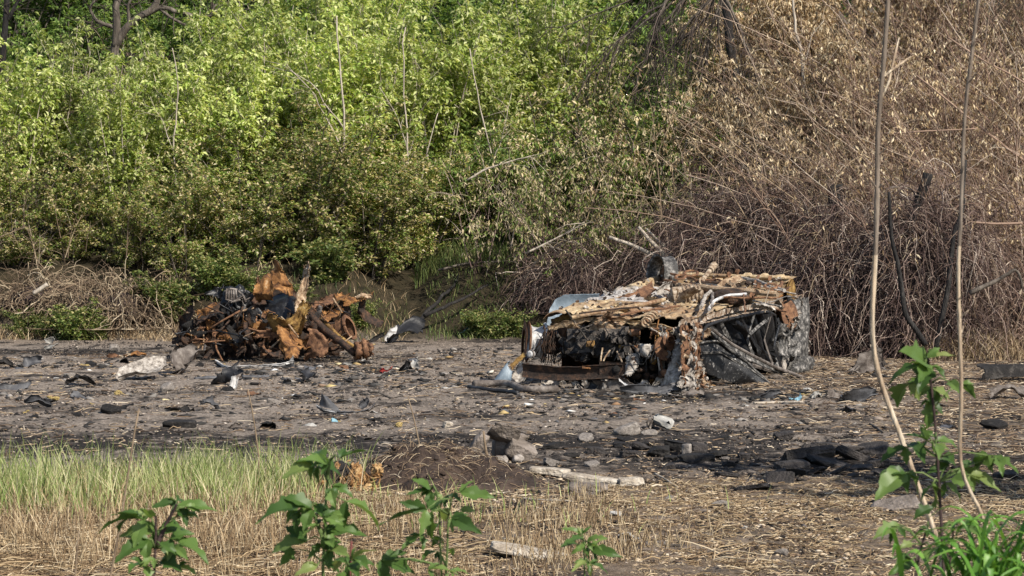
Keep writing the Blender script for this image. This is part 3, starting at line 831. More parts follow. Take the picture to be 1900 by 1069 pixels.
put(DRYS, [
    (1600, 29.8, .95, 'scorched tan tree seen just left of the bare near stem'),
    (1690, 29.2, .95, 'scorched tan tree seen between the two bare near stems'),
    (1790, 28.8, .95, 'scorched brown tree behind the charred standing trunk'),
    (1885, 28.6, .95, 'scorched brown tree at the right edge of the picture'),
    (1690, 35.2, 1.25, 'scorched tan tree in the second row between the near stems'),
    (1800, 35.0, 1.25, 'scorched tan tree in the second row near the right edge'),
    (1900, 34.6, 1.25, 'scorched tan tree in the second row at the right edge'),
    (1620, 39.5, 1.3, 'scorched tan tree in the back row right of the dark leaning trunks'),
    (1800, 39.0, 1.3, 'scorched tan tree in the back row at the top right'),
])

put(GREEN, [(-110, 33.2, 1.0, 'green young tree just beyond the left edge, nearest of its row'), (-250, 34.0, 1.05, 'green young tree second beyond the left edge'), (-390, 33.4, 1.0, 'green young tree third beyond the left edge'),
            (-180, 36.5, 1.15, 'green young tree beyond the left edge in the second row'), (-330, 37.0, 1.2, 'green young tree farthest beyond the left edge in the second row')])
put(DEEP, [(-160, 46.0, 1.7, 'tall dim tree beyond the left edge'), (-330, 45.0, 1.7, 'tall dim tree farthest beyond the left edge')])
put(OLIVE, [(-90, 31.8, 1.1, 'olive bush just beyond the left edge'), (-220, 32.0, 1.2, 'olive bush second beyond the left edge'), (-350, 31.8, 1.1, 'olive bush third beyond the left edge')])
put(DRYS, [(1990, 29.2, 1.0, 'bare scorched tree just beyond the right edge'), (2100, 30.0, 1.05, 'bare scorched tree second beyond the right edge'), (2220, 30.6, 1.1, 'bare scorched tree third beyond the right edge'), (2350, 31.0, 1.1, 'bare scorched tree fourth beyond the right edge'),
           (2020, 34.0, 1.25, 'bare scorched tree beyond the right edge in the second row'), (2160, 35.0, 1.3, 'bare scorched tree second beyond the right edge in the second row'), (2300, 35.0, 1.3, 'bare scorched tree third beyond the right edge in the second row'), (2000, 39.0, 1.4, 'bare scorched tree beyond the right edge in the back row'), (2200, 40.0, 1.4, 'bare scorched tree farthest beyond the right edge in the back row')])

# low green plants on the bank and at its foot
SH = [plant('green_shrub', 'shrub', 'x', None, grow(140 + k, .62, .42, 16, 7, (.1, .3), .035, .05, .03, 3, .2, 1, .7, .05, .005, (.02, .05)), M['stem_green'], M['leaf_weed'], 'foliage', 'stem') for k in range(2)]
put(SH, [
    (135, 29.5, 1.0, 'low leafy green shrub at the foot of the bank, in front of the bare vines'),
    (60, 29.8, .8, 'low dark green shrub near the left edge at the foot of the bank'),
    (310, 30.2, 1.2, 'low green shrub on the bank just left of the crumpled wreck'),
    (900, 29.9, .8, 'dark green weed clump right of the dark log'),
    (280, 30.4, 1.0, 'small green shrub right of the hanging bare vines'),
    (955, 30.0, .7, 'green weed clump just left of the overturned car'),
    (100, 29.7, .7, 'small green shrub second from the left along the bank foot'),
    (170, 29.6, .65, 'small green shrub right of the leafy one along the bank foot'),
    (600, 30.8, 1.2, 'green shrub directly behind the right arm of the crumpled wreck'),
    (455, 30.4, .8, 'dull green weed clump behind the tall torn sheets of the wreck'),
    (545, 30.2, .75, 'low green weed clump behind the standing post of the wreck'),
    (660, 29.9, .7, 'low green weed clump under the rusty arm of the wreck'),
    (395, 30.6, 1.1, 'green shrub directly behind the left end of the crumpled wreck'),
])

# vine mounds: domes of thin dead stems that arch over and hang
def vine_mound(label, px, d, a, b, h, n, mat, name='vine_mound', group='mounds of dead vines', seed=0, hang=1.0, rr=.0042):
    x0 = (px - 950) / FPX * d
    z0 = tz(x0, d)
    root = empty(name, (x0, d, z0 - .05), label, 'dead vines', group)
    r = np.random.default_rng(seed)
    def dome(th, ph, k=1.0):
        rad = 1 + .75 * (fbm(np.stack([np.cos(th) * 1.5 + seed, np.sin(th) * 1.5, ph * 1.5 + seed], -1), 3) - .5)
        return np.stack([a * np.sin(ph) * np.cos(th), b * np.sin(ph) * np.sin(th), h * np.cos(ph)], -1) * (rad * k)[..., None]
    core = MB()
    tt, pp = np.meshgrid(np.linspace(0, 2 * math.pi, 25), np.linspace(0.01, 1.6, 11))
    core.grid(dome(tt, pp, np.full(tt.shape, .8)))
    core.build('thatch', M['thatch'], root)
    m = 8
    t = np.linspace(0, 1, m)
    tang = MB()
    for share, L, gz, wob, k0, k1 in ((.5, (.25, .75), 1.5, .1, .78, 1.02), (.34, (.15, .5), .5, .13, .85, 1.06), (.16, (.4, .9), 1.2, .15, .95, 1.1)):
        q = int(n * share)
        th = r.uniform(0, 6.28, q); ph = np.arccos(r.uniform(.0, 1, q))
        p0 = dome(th, ph, r.uniform(k0, k1, q))
        out = norm(p0 * np.array((1 / a, 1 / b, .6 / h)))
        tg = norm(r.normal(0, 1, (q, 3)) + out * .25 + np.array((0, 0, -.5 * gz)))
        l = r.uniform(*L, q)[:, None, None]
        P = p0[:, None] + tg[:, None] * l * t[None, :, None] + out[:, None] * l * (.35 * np.sin(t * 2.6))[None, :, None] - np.array((0, 0, .55 * gz)) * l * (t ** 2)[None, :, None]
        P = P + vec_noise(P * 5 + r.uniform(0, 50, (q, 1, 1)), 2) * wob
        P[..., 2] = np.maximum(P[..., 2], -.1)
        tang.strands(P, rr * r.uniform(.45, 1.7, (q, 1)) * np.linspace(1, .55, m)[None], 3)
    tang.build('vine_tangle', mat, root)
    k = max(20, n // 40)
    th = r.uniform(0, 6.28, k); p0 = dome(th, r.uniform(.1, 1.3, k))
    q = np.linspace(0, 1, 7)[None, :, None]
    dd = norm(np.stack([np.cos(th) + r.normal(0, .7, k), np.sin(th) + r.normal(0, .7, k), r.uniform(.0, 1.1, k)], -1))
    L = r.uniform(.2, .8, k)[:, None, None]
    F = p0[:, None] + dd[:, None] * L * q - np.array((0, 0, .9)) * L * q ** 2
    F = F + vec_noise(F * 6, 2) * .06
    MB().strands(F, .0048 * r.uniform(.7, 1.5, (k, 1)) * np.linspace(1, .5, 7)[None], 3).build('undergrowth', M['vine_straw'], root)
    return root
vine_mound('big brown mound of dead vines behind the overturned car', 1395, 28.6, 1.2, 1.0, 2.05, 6000, M['vine'], seed=1)
vine_mound('brown vine mound right of the overturned car, partly hidden by its rear', 1555, 26.9, .85, .8, 1.7, 4600, M['vine'], seed=2)
vine_mound('pale topped vine mound under the charred stump', 1722, 26.3, .7, .7, 1.75, 3600, M['vine'], seed=3)
vine_mound('low reddish dead vine mound at the right edge of the picture', 1890, 26.4, .9, .7, .9, 2000, M['twig_red'], seed=4)
vine_mound('dark vine mound left of the big brown one', 1275, 30.6, .9, .8, 1.1, 2600, M['vine'], seed=5)
vine_mound('low mat of bare vines hanging over the left bank', 205, 30.4, .85, .75, .45, 1300, M['vine_straw'], 'hanging_vines', seed=6, rr=.006)
vine_mound('small mat of dry vines at the bank top near the left edge', 75, 30.9, .6, .6, .3, 500, M['vine_straw'], 'hanging_vines', seed=7, rr=.006)
vine_mound('dark tangle of thin stems behind the torn blue-grey panel', 1080, 31.0, .8, .7, .75, 1500, M['vine'], seed=8)

# brush of long straight reddish stems on the right
def brush(label, px, d, n, lean, L, mat, seed, group='tangles of bare stems', name='bare_brush', spread=.9, r0=.007, nl=0, lmat='leaf_dry', k=8):
    x0 = (px - 950) / FPX * d
    root = empty(name, (x0, d, tz(x0, d) - .05), label, 'brush', group)
    r = np.random.default_rng(seed)
    p0 = np.stack([r.normal(0, spread, n), r.normal(0, .6, n), np.abs(r.normal(0, .3, n))], -1)
    dd = norm(np.stack([lean + r.normal(0, .4, n), r.normal(0, .3, n), r.uniform(.8, 1.7, n)], -1))
    l = r.uniform(*L, n)
    t = np.linspace(0, 1, 8)[None, :, None]
    P = p0[:, None] + dd[:, None] * l[:, None, None] * t
    P = P + np.array((lean * .35, 0, -.2)) * l[:, None, None] * t ** 2
    P = P + vec_noise(P * 1.7 + r.uniform(0, 99, (n, 1, 1)), 2) * .12 * t
    MB().strands(P, r0 * r.uniform(.4, 1.6, (n, 1)) * np.linspace(1, .35, 8)[None], 4).build('undergrowth', mat, root)
    i = np.repeat(np.arange(n), k); f = r.uniform(.2, .97, n * k)
    a = np.take_along_axis(P[i], np.clip((f * 7).astype(int), 0, 6)[:, None, None].repeat(3, 2), 1)[:, 0]
    td = norm(dd[i] + r.normal(0, .6, (n * k, 3)))
    tl = r.uniform(.15, .6, n * k)[:, None, None]
    q = np.linspace(0, 1, 5)[None, :, None]
    T = a[:, None] + td[:, None] * tl * q - np.array((0, 0, .35)) * tl * q ** 2
    MB().strands(T, .0032 * r.uniform(.6, 1.3, (n * k, 1)) * np.linspace(1, .5, 5)[None], 3).build('crown', mat, root)
    if nl:
        S = np.concatenate([T.reshape(-1, 3), P[:, 3:].reshape(-1, 3)])
        b = S[r.integers(0, len(S), nl)]; b = np.repeat(b, 3, 0) + r.normal(0, .03, (nl * 3, 3))
        dv = norm(np.stack([r.normal(0, .45, nl * 3), r.normal(0, .45, nl * 3), -r.uniform(.3, 1.4, nl * 3)], -1))
        sz = r.uniform(.5, 1.25, nl * 3)
        MB().leaves(b, dv, r.normal(size=(nl * 3, 3)), .075 * sz, .024 * sz, .3).build('foliage', M[lmat], root)
    return root
brush('reddish bare brush at the right edge, leaning left', 1905, 27.4, 90, -.6, (1.4, 3.6), M['twig_red'], 11, nl=250, k=16)
brush('reddish bare brush behind the pale topped vine mound', 1760, 28.0, 100, -.4, (1.4, 3.6), M['twig_red'], 12, nl=450, k=16)
brush('tan brush with dry leaves behind the right vine mound', 1610, 28.6, 80, -.2, (1.4, 3.2), M['twig_tan'], 13, nl=800, k=12)
brush('tan brush with dry leaves over the big vine mound', 1440, 30.4, 60, .0, (1.6, 3.2), M['twig_tan'], 14, nl=1800)
brush('high reddish brush at the upper right corner', 1850, 30.0, 90, -.5, (2.2, 4.6), M['twig_red'], 15, nl=500, k=16)
brush('high tan brush between the two near stems at the top', 1690, 30.8, 80, -.3, (2.2, 4.6), M['twig_red'], 16, nl=600, k=14)
brush('grey brush with a few scorched leaves left of the dark vine mound', 1150, 31.6, 50, -.3, (.8, 2.4), M['vine'], 17, nl=1300, lmat='leaf_mixed')
brush('thin brown brush above the branch pile', 1010, 31.4, 40, .3, (.8, 2.1), M['vine'], 18, nl=1300, lmat='leaf_mixed')
brush('brown twiggy brush at the top left corner', 110, 38.0, 70, .0, (1.4, 3.0), M['twig_red'], 19, r0=.006)
brush('thin brown twigs at the bank top on the left', 120, 31.4, 26, .1, (.4, 1.1), M['vine_straw'], 20, spread=.8)
brush('brown twiggy brush beneath the gnarled dark trunk', 270, 39.0, 70, .1, (1.4, 3.0), M['twig_red'], 21, r0=.006)
brush('scorched half green brush left of the vine mound and over its shoulder', 1240, 30.9, 50, -.1, (1.0, 2.6), M['vine'], 22, nl=1800, lmat='leaf_mixed')
brush('reddish upright brush directly right of the charred standing trunk', 1830, 26.6, 70, -.3, (1.0, 2.6), M['twig_red'], 23, nl=150, k=16, spread=.6)
brush('low brown brush between the two right-hand vine mounds', 1640, 27.4, 50, -.1, (.8, 2.0), M['twig_red'], 24, nl=150, k=14, spread=.5)

# trees, trunks and branches drawn along a line of points
def limb(b, pts, d, r0, r1, seg=7, jit=.02, n=None):
    p = np.array([W(x, y, (d if np.isscalar(d) else d[i])) for i, (x, y) in enumerate(pts)])
    k = np.r_[0, np.cumsum(np.linalg.norm(np.diff(p, axis=0), axis=1))]
    n = n or max(6, 3 * len(pts))
    t = np.linspace(0, k[-1], n)
    q = np.stack([np.interp(t, k, p[:, c]) for c in range(3)], -1)
    q[1:-1] = q[1:-1] * .5 + (q[:-2] + q[2:]) * .25
    q = q + vec_noise(q * 4, 2) * jit
    b.tube(q, np.linspace(r0, r1, n), seg)
    return q

def side_twigs(b, Q, n, L, r, down=.3, seed=0, spread=1.0):
    g = np.random.default_rng(seed)
    i = g.integers(1, len(Q) - 1, n)
    p = Q[i] + (Q[i + 1] - Q[i]) * g.uniform(0, 1, (n, 1))
    t0 = norm(Q[i + 1] - Q[i])
    d = norm(t0 * .7 + g.normal(0, .6 * spread, (n, 3)) + np.array((0, 0, -down)))
    l = g.uniform(*L, n)[:, None, None]; q = np.linspace(0, 1, 7)[None, :, None]
    T = p[:, None] + d[:, None] * l * q - np.array((0, 0, down)) * l * q ** 2
    T = T + vec_noise(T * 4 + g.uniform(0, 60, (n, 1, 1)), 2) * .08 * q
    b.strands(T, r * g.uniform(.6, 1.4, (n, 1)) * np.linspace(1, .4, 7)[None], 4)
    return T

def line_tree(name, label, cat, mat, trunks, branches, d, base_px, twigs=None, group=None, tw_mat=None):
    x, = ((base_px - 950) / FPX * d,)
    o = (x, d, tz(x, d))
    root = empty(name, o, label, cat, group)
    b = MB()
    for pts, r0, r1 in trunks: limb(b, pts, d, r0, r1, 9, .04)
    b.build('trunk', mat, root, None).data.transform(Matrix.Translation([-k for k in o]))
    if branches:
        b = MB(); tw = MB()
        for k, (pts, r0, r1) in enumerate(branches):
            q = limb(b, pts, d, r0, r1, 6, .05)
            if twigs: side_twigs(tw, q, twigs[0], twigs[1], twigs[2], twigs[3], k)
        b.build('branch', mat, root).data.transform(Matrix.Translation([-k for k in o]))
        if twigs: tw.build('crown', tw_mat or mat, root).data.transform(Matrix.Translation([-k for k in o]))
    return root

line_tree('gnarled_tree', 'dark gnarled tree with crooked leafless branches at the upper left', 'tree', M['bark_grey'],
          [([(205, 330), (206, 200), (212, 130), (218, 70), (214, 30), (222, -30)], .1, .06), ([(214, 90), (232, 55), (262, 28), (290, 12), (300, -40)], .075, .05)],
          [([(262, 26), (300, 14), (345, 26), (385, 33), (410, 12), (440, 5)], .055, .02), ([(225, 60), (195, 42), (172, 34), (163, 15), (180, 0)], .05, .02),
           ([(290, 14), (330, 40), (370, 55), (392, 70)], .035, .012), ([(385, 33), (395, 15), (420, 0)], .03, .012), ([(345, 26), (362, 48), (375, 62)], .028, .01),
           ([(172, 34), (165, 55)], .02, .008), ([(240, 45), (240, 10), (250, -20)], .035, .02)], 37.6, 205, (14, (.3, .9), .008, .1), tw_mat=M['twig_dark'])
line_tree('leaning_trunk', 'dark leaning trunk at the top, left of the tall bare near stem', 'tree', M['bark_grey'],
          [([(1650, 330), (1625, 200), (1590, 90), (1540, 10), (1510, -60)], .12, .09)], None, 37.8, 1650)
line_tree('leaning_trunk', 'second dark trunk at the top, right beside the tall bare near stem', 'tree', M['bark_grey'],
          [([(1640, 330), (1632, 150), (1620, 60), (1600, -50)], .11, .08)], None, 38.5, 1640)
line_tree('slim_trunk', 'slim pale trunk standing in the scorched leaves over the vine mound', 'tree', M['bark_pale'],
          [([(1516, 350), (1510, 290), (1502, 210), (1488, 130), (1475, 40), (1466, -30)], .032, .016)],
          [([(1502, 205), (1470, 150), (1440, 110)], .014, .006), ([(1488, 130), (1500, 80), (1530, 40)], .012, .005)], 30.8, 1516, (8, (.2, .6), .005, .2), tw_mat=M['twig_tan'])
line_tree('old_trunk', 'dark old trunk at the left edge below the top corner', 'tree', M['bark_black'],
          [([(5, 300), (8, 200), (3, 120), (10, 40), (14, -40)], .07, .045)], [([(10, 40), (25, 15), (50, -10)], .04, .02)], 36.0, 5, (8, (.3, .8), .007, .1), tw_mat=M['twig_dark'])
line_tree('pale_sapling', 'thin pale sapling stems rising out of the olive bushes, left of centre', 'tree', M['bark_pale'],
          [([(640, 420), (637, 260), (634, 130), (625, 30)], .02, .01)], [([(640, 300), (600, 200), (560, 150), (530, 120)], .014, .006), ([(637, 240), (585, 160), (520, 120)], .012, .005)], 32.3, 640, (6, (.2, .5), .004, .1))

line_tree('pale_sapling', 'pair of thin pale stems in the light green trees near the centre', 'tree', M['bark_pale'],
          [([(765, 400), (757, 280), (748, 160), (750, 50)], .016, .008), ([(765, 400), (790, 290), (812, 210)], .013, .006)], [([(757, 280), (735, 210), (705, 160)], .01, .004)], 32.6, 765, (6, (.2, .5), .004, .1))
line_tree('pale_sapling', 'thin pale slanting stem in the light green trees right of the centre pair', 'tree', M['bark_pale'],
          [([(930, 380), (915, 300), (890, 200), (872, 90)], .014, .007)], [([(915, 300), (940, 230), (950, 170)], .009, .004)], 32.4, 930, (6, (.2, .5), .004, .1))
line_tree('pale_sapling', 'thin grey stem in the light green trees at the left', 'tree', M['bark_pale'],
          [([(330, 400), (322, 280), (330, 170), (318, 90)], .015, .007)], [([(322, 280), (300, 220), (280, 180)], .009, .004)], 32.3, 330, (6, (.2, .5), .004, .1))

# a dead crown hanging over the middle: dark boughs sweep down to the left
def dead_crown():
    d = 32.6
    base = W(1345, -60, d)
    x, y = base[0], base[1]
    root = empty('dead_tree', (x, y, tz(x, y)), 'dead tree whose dark bare boughs sweep down at the top right of centre', 'tree')
    o = np.array((x, y, tz(x, y)))
    b, tw = MB(), MB()
    limb(b, [(1375, 360), (1368, 250), (1360, 120), (1350, 20), (1340, -80)], d + 1.2, .09, .06, 8, .04)
    b.build('trunk', M['bark_black'], root, None).data.transform(Matrix.Translation(-o))
    b = MB()
    boughs = [[(1350, -60), (1270, -20), (1190, 30), (1130, 90), (1085, 150), (1062, 200)], [(1350, -60), (1290, -30), (1220, 20), (1165, 60), (1120, 100)],
              [(1350, -40), (1300, 20), (1250, 80), (1225, 150)], [(1350, -60), (1240, -40), (1150, 10), (1080, 40), (1020, 55)], [(1350, -30), (1320, 60), (1300, 130), (1290, 200)],
              [(1345, -60), (1270, 0), (1215, 60), (1190, 120), (1180, 190)], [(1350, -50), (1330, 60), (1345, 150), (1340, 240)], [(1350, 0), (1380, 60), (1395, 130)],
              [(1240, 0), (1222, 40), (1215, 80)], [(1330, -20), (1318, 30), (1290, 60), (1265, 70)]]
    for k, pts in enumerate(boughs):
        q = limb(b, pts, [d + .5 * math.sin(k * 2.1 + i * .3) for i in range(len(pts))], .026, .006, 6, .06)
        side_twigs(tw, q, 64, (.25, .95), .005, .5, k, 1.0)
    b.build('bough', M['bark_grey'], root, None).data.transform(Matrix.Translation(-o))
    tw.build('crown', M['twig_dark'], root, None).data.transform(Matrix.Translation(-o))
dead_crown()

# hanging scorched creeper left of centre right: thin vertical twigs with dry leaves
def lying(name, label, cat, pts, d, r0, r1, mat, seg=7, jit=.03, group=None, twigs=None):
    b = MB()
    q = limb(b, pts, d, r0, r1, seg, jit)
    if twigs: side_twigs(b, q, *twigs)
    return tag(b.build(name, mat, None, q[0]), label, cat, group)

lying('charred_tree', 'charred black trunk standing right of the pale topped vine mound', 'tree', [(1735, 660), (1748, 580), (1762, 500), (1768, 440), (1785, 380), (1792, 300)], [25.2, 25.2, 25.3, 25.4, 25.5, 25.6], .034, .022, M['bark_black'], 9, .04)
lying('charred_stump', 'short charred stump poking out of the pale topped vine mound', 'tree stump', [(1694, 410), (1707, 370), (1723, 322)], 25.9, .05, .06, M['bark_black'], 9, .03)
lying('charred_stump', 'charred black stump in the hollow between the two brown vine mounds', 'tree stump', [(1560, 430), (1552, 380), (1548, 340)], 27.6, .09, .1, M['bark_black'], 9, .04)  # black stump shape added where there is only a dark gap
lying('charred_pole', 'thin crooked black burnt pole leaning before the pale topped vine mound', 'pole', [(1716, 640), (1700, 612), (1678, 585), (1674, 540), (1668, 490), (1656, 450), (1651, 400), (1650, 356)], [24.0] * 8, .033, .017, M['bark_black'], 7, .012)
lying('fallen_log', 'dark log lying diagonally across the bank beside the dirt gully', 'log', [(778, 596), (805, 566), (830, 545), (850, 512)], [29.9, 30.5, 30.9, 31.5], .03, .02, M['bark_black'], 9, .04)
lying('fallen_log', 'second dark log just below the diagonal one beside the gully', 'log', [(790, 586), (830, 568), (862, 552), (905, 530)], [29.7, 30.0, 30.3, 30.8], .028, .014, M['bark_black'], 8, .04)
lying('fallen_branch', 'thin grey branch lying level on top of the dirt gully', 'branch', [(812, 501), (845, 494), (882, 487), (930, 486)], 31.6, .022, .01, M['bark_grey'], 6, .02)
lying('fallen_branch', 'long pale branch slanting up in the branch pile left of the car', 'branch', [(975, 472), (1010, 455), (1045, 436), (1085, 412)], 30.2, .018, .008, M['bark_pale'], 6, .02, None, (10, (.2, .6), .005, .2, 1))
lying('fallen_branch', 'pale broken branch end pointing at the raised rear wheel', 'branch', [(1130, 440), (1165, 452), (1200, 466), (1225, 480)], 28.9, .022, .03, M['bark_pale'], 7, .015)
lying('fallen_branch', 'thicker pale branch leaning just behind the raised rear wheel', 'branch', [(1185, 420), (1205, 445), (1225, 466), (1240, 482)], 28.5, .02, .035, M['bark_pale'], 7, .015)
lying('fallen_branch', 'third pale branch behind the raised rear wheel, the upper one', 'branch', [(1200, 425), (1222, 447), (1245, 468)], 28.8, .016, .028, M['bark_pale'], 7, .015)
lying('fallen_branch', 'pale forked branch jutting from the bushes right of the gully', 'branch', [(865, 335), (905, 312), (945, 300), (985, 290)], 31.6, .02, .008, M['bark_pale'], 6, .02, None, (10, (.2, .5), .005, .2, 4))
lying('fallen_branch', 'dark arching branch end over the pile left of the car', 'branch', [(960, 545), (985, 500), (1020, 465), (1060, 440), (1100, 445)], 29.9, .014, .006, M['twig_dark'], 6, .03, None, (14, (.2, .7), .004, .3, 2))
lying('bent_branch', 'bent pale branch arching over the vine mound right of the slim trunk', 'branch', [(1560, 400), (1545, 340), (1575, 300), (1620, 280), (1660, 292)], 27.4, .012, .007, M['twig_tan'], 6, .02)
lying('red_branch', 'straight reddish branch crossing behind the two near stems', 'branch', [(1640, 248), (1700, 245), (1760, 242), (1815, 238)], 27.0, .012, .009, M['twig_red'], 6, .01)
lying('red_branch', 'long reddish branch slanting down to the right edge', 'branch', [(1700, 140), (1760, 190), (1830, 245), (1910, 305)], 27.5, .01, .018, M['twig_red'], 6, .015)
lying('red_branch', 'upper reddish branch slanting down at the right edge', 'branch', [(1760, 70), (1820, 110), (1880, 140), (1920, 165)], 27.8, .009, .016, M['twig_red'], 6, .015)
lying('red_branch', 'dark reddish branch lying level near the right edge', 'branch', [(1800, 413), (1850, 416), (1910, 414)], 25.6, .014, .018, M['twig_red'], 6, .01)
lying('grey_bent_branch', 'grey bent branch with a hooked black end at the right edge', 'branch', [(1800, 545), (1840, 525), (1870, 508), (1884, 498), (1894, 515), (1897, 535)], 24.9, .03, .014, M['bark_grey'], 7, .01)
lying('pale_plank', 'pale broken board lying on the left bank', 'board', [(62, 545), (75, 537), (88, 527)], 29.9, .035, .03, M['bark_pale'], 5, .005)

# one tall tree outside the frame to the right: it throws the shade over the middle and near ground
def shade_tree():
    w, l = grow(777, 5.4, 2.3, 9, 12, (.5, 1.3), .12, .19, .1, 3, .5, .9)
    r = plant('shade_tree', 'tree', 'tall tree beyond the right edge whose shade falls on the clearing', None, (w, l), M['bark_grey'], M['leaf_deep'])
    r.location = (6.1, 11.9, 0)
    return r
shade_tree()

# ------------------------------------------------------------------ the overturned burnt car
# local frame: x across from its left corner, y from the nose backwards, z up; the underside faces the sky
CYAW = R(-25)
CO = np.array((.12, 21.5, 0.0)); CO[2] = tz(.9, 21.4) - .02
_c, _s = math.cos(CYAW), math.sin(CYAW)
CM = np.array(((_c, -_s, 0), (_s, _c, 0), (0, 0, 1)))
def _loc(p): return (np.asarray(p) - CO) @ CM
def cray(px, py):
    o = _loc(np.array((0, 0, CAMZ))); q = _loc(W(px, py, 20.0)); return o, q - o
def F(px, py, y):             # on a cross plane of the car
    o, d = cray(px, py); return o + d * ((y - o[1]) / d[1])
def S(px, py, x):             # on a lengthwise upright plane of the car
    o, d = cray(px, py); return o + d * ((x - o[0]) / d[0])
UN = np.array((.02, -.1, 1.0))
def U(px, py, dz=0.0):        # on the (tilted) underside
    o, d = cray(px, py); k = .69 + dz
    t = (k - np.dot(UN, o)) / np.dot(UN, d); return o + d * t

car = empty('overturned_car', CO, 'burnt rusty car lying upside down with its engine bay towards us', 'car', None, CYAW)
def cp(b, name, mat, smooth=False, parent=None): return b.build(name, M[mat], parent or car, None, smooth)
def uz(x, y): return .69 + .1 * y - .02 * x

def strip_(pts, r, seg=6, jit=.008):
    p = np.array(pts); k = np.r_[0, np.cumsum(np.linalg.norm(np.diff(p, axis=0), axis=1))]
    t = np.linspace(0, k[-1], 16); q = np.stack([np.interp(t, k, p[:, c]) for c in range(3)], -1)
    q = q + vec_noise(q * 9, 2) * jit
    return q

# floor pan: a real pressed sheet with tunnel, ribs and buckles
def floor_pan():
    xs = np.linspace(.05, 1.635, 110); ys = np.linspace(.40, 3.62, 200)
    X, Y = np.meshgrid(xs, ys)
    Z = uz(X, Y)
    Z = Z - .09 * np.exp(-((X - .85) / .11) ** 2)                                            # tunnel
    for xr in (.3, .52, 1.1, 1.3, 1.48):                                                      # pressed ribs
        Z = Z + .022 * (1 - sstep((np.abs(X - xr - .02 * np.sin(Y * 3)) - .028) / .012))
    for yr in (.95, 1.35, 1.75, 2.15):                                                        # cross seams
        Z = Z + .02 * (1 - sstep((np.abs(Y - yr - .03 * np.sin(X * 4)) - .022) / .012))
    Z = Z - .26 * sstep((Y - 2.3) / .1) * sstep((3.5 - Y) / .1) * sstep((X - .16) / .1) * sstep((1.62 - X) / .08)   # open rear bay
    Z = Z - .06 * sstep((.12 - X) / .08)
    P = np.stack([X, Y, Z], -1)
    Z = Z + (fbm(P * 1.7, 3) - .5) * .075 * sstep((1.62 - X) / .35) + (.5 - np.abs(fbm(P * 3.5 + 7, 2) - .5) * 2) * .035 + (fbm(P * 12, 3) - .5) * .012 + (fbm(P * 40, 2) - .5) * .008
    P[..., 2] = Z
    P[..., 1] -= (Y < .5) * fbm(P * 6, 2) * .1
    m, nt, N, Lk, bs = _mat('underbody_patina')
    tc = N.new('ShaderNodeTexCoord')
    def nz(sc, det=8, rough=.65, dist=0.0):
        n = N.new('ShaderNodeTexNoise'); n.inputs['Scale'].default_value = sc; n.inputs['Detail'].default_value = det
        n.inputs['Roughness'].default_value = rough; n.inputs['Distortion'].default_value = dist
        Lk.new(tc.outputs['Object'], n.inputs['Vector']); return n.outputs['Fac']
    def rc(src, stops):
        r = ramp(N, stops); Lk.new(src, r.inputs[0]); return r.outputs[0]
    def mixc(f, a, c):
        x = N.new('ShaderNodeMix'); x.data_type = 'RGBA'; Lk.new(f, x.inputs[0]); Lk.new(a, x.inputs[6]); Lk.new(c, x.inputs[7]); return x.outputs[2]
    def mr(src, a, c):
        r = N.new('ShaderNodeMapRange'); r.inputs[1].default_value = a; r.inputs[2].default_value = c; Lk.new(src, r.inputs[0]); return r.outputs[0]
    rust = rc(nz(28, 6, .6), [(.3, (.09, .05, .03)), (.5, (.19, .108, .06)), (.7, (.3, .195, .12))])
    tan = rc(nz(30, 6, .6), [(.3, (.23, .155, .085)), (.5, (.4, .295, .17)), (.7, (.58, .48, .33))])
    ash = rc(nz(34, 6, .7), [(.3, (.15, .135, .125)), (.5, (.33, .305, .285)), (.7, (.52, .5, .47))])
    dark = rc(nz(20, 6, .6), [(.3, (.012, .01, .01)), (.7, (.05, .038, .03))])
    at = N.new('ShaderNodeAttribute'); at.attribute_name = 'ashes'
    c = mixc(mr(nz(1.8, 6, .6, .3), .36, .56), rust, tan)
    ad = N.new('ShaderNodeMath'); ad.operation = 'ADD'; Lk.new(at.outputs['Fac'], ad.inputs[0]); Lk.new(nz(3.2, 8, .7, .8), ad.inputs[1])
    c = mixc(mr(ad.outputs[0], .56, .8), c, ash)
    c = mixc(mr(nz(7, 9, .75, .4), .53, .66), c, dark)
    Lk.new(c, bs.inputs['Base Color']); bs.inputs['Roughness'].default_value = .85; bs.inputs['Specular IOR Level'].default_value = .25
    bp = N.new('ShaderNodeBump'); bp.inputs['Strength'].default_value = .6; bp.inputs['Distance'].default_value = .02; Lk.new(nz(45, 7, .7), bp.inputs['Height']); Lk.new(bp.outputs[0], bs.inputs['Normal'])
    o = MB().grid(P, .006).build('underbody', m, car, None, True)
    c0 = U(1165, 552); v = np.exp(-((X - c0[0]) / .42) ** 2 - ((Y - c0[1]) / .45) ** 2) * .75
    a = o.data.attributes.new('ashes', 'FLOAT', 'POINT'); a.data.foreach_set('value', np.concatenate([v.ravel(), v.ravel()]).astype(np.float32))
    return o
ub = floor_pan(); M['underbody'] = ub.data.materials[0]

b = MB()
for x in (.4, 1.2):
    p = [np.array((x + .012 * math.sin(y * 4), y, uz(x, y) + .02 + .008 * math.sin(y * 7 + x))) for y in np.linspace(.35, 2.4, 12)]
    b.tube(p, [.024] * 12, 4)
cp(b, 'chassis_rail', 'underbody')
b = MB()
for y, a, c in ((1.15, .2, 1.5), (2.3, .15, 1.6), (3.45, .1, 1.6)):
    b.tube([(x, y + .03 * math.sin(x * 5), uz(x, y) + .02) for x in np.linspace(a, c, 9)], .024, 4)
cp(b, 'cross_member', 'underbody')
XR = 1.66
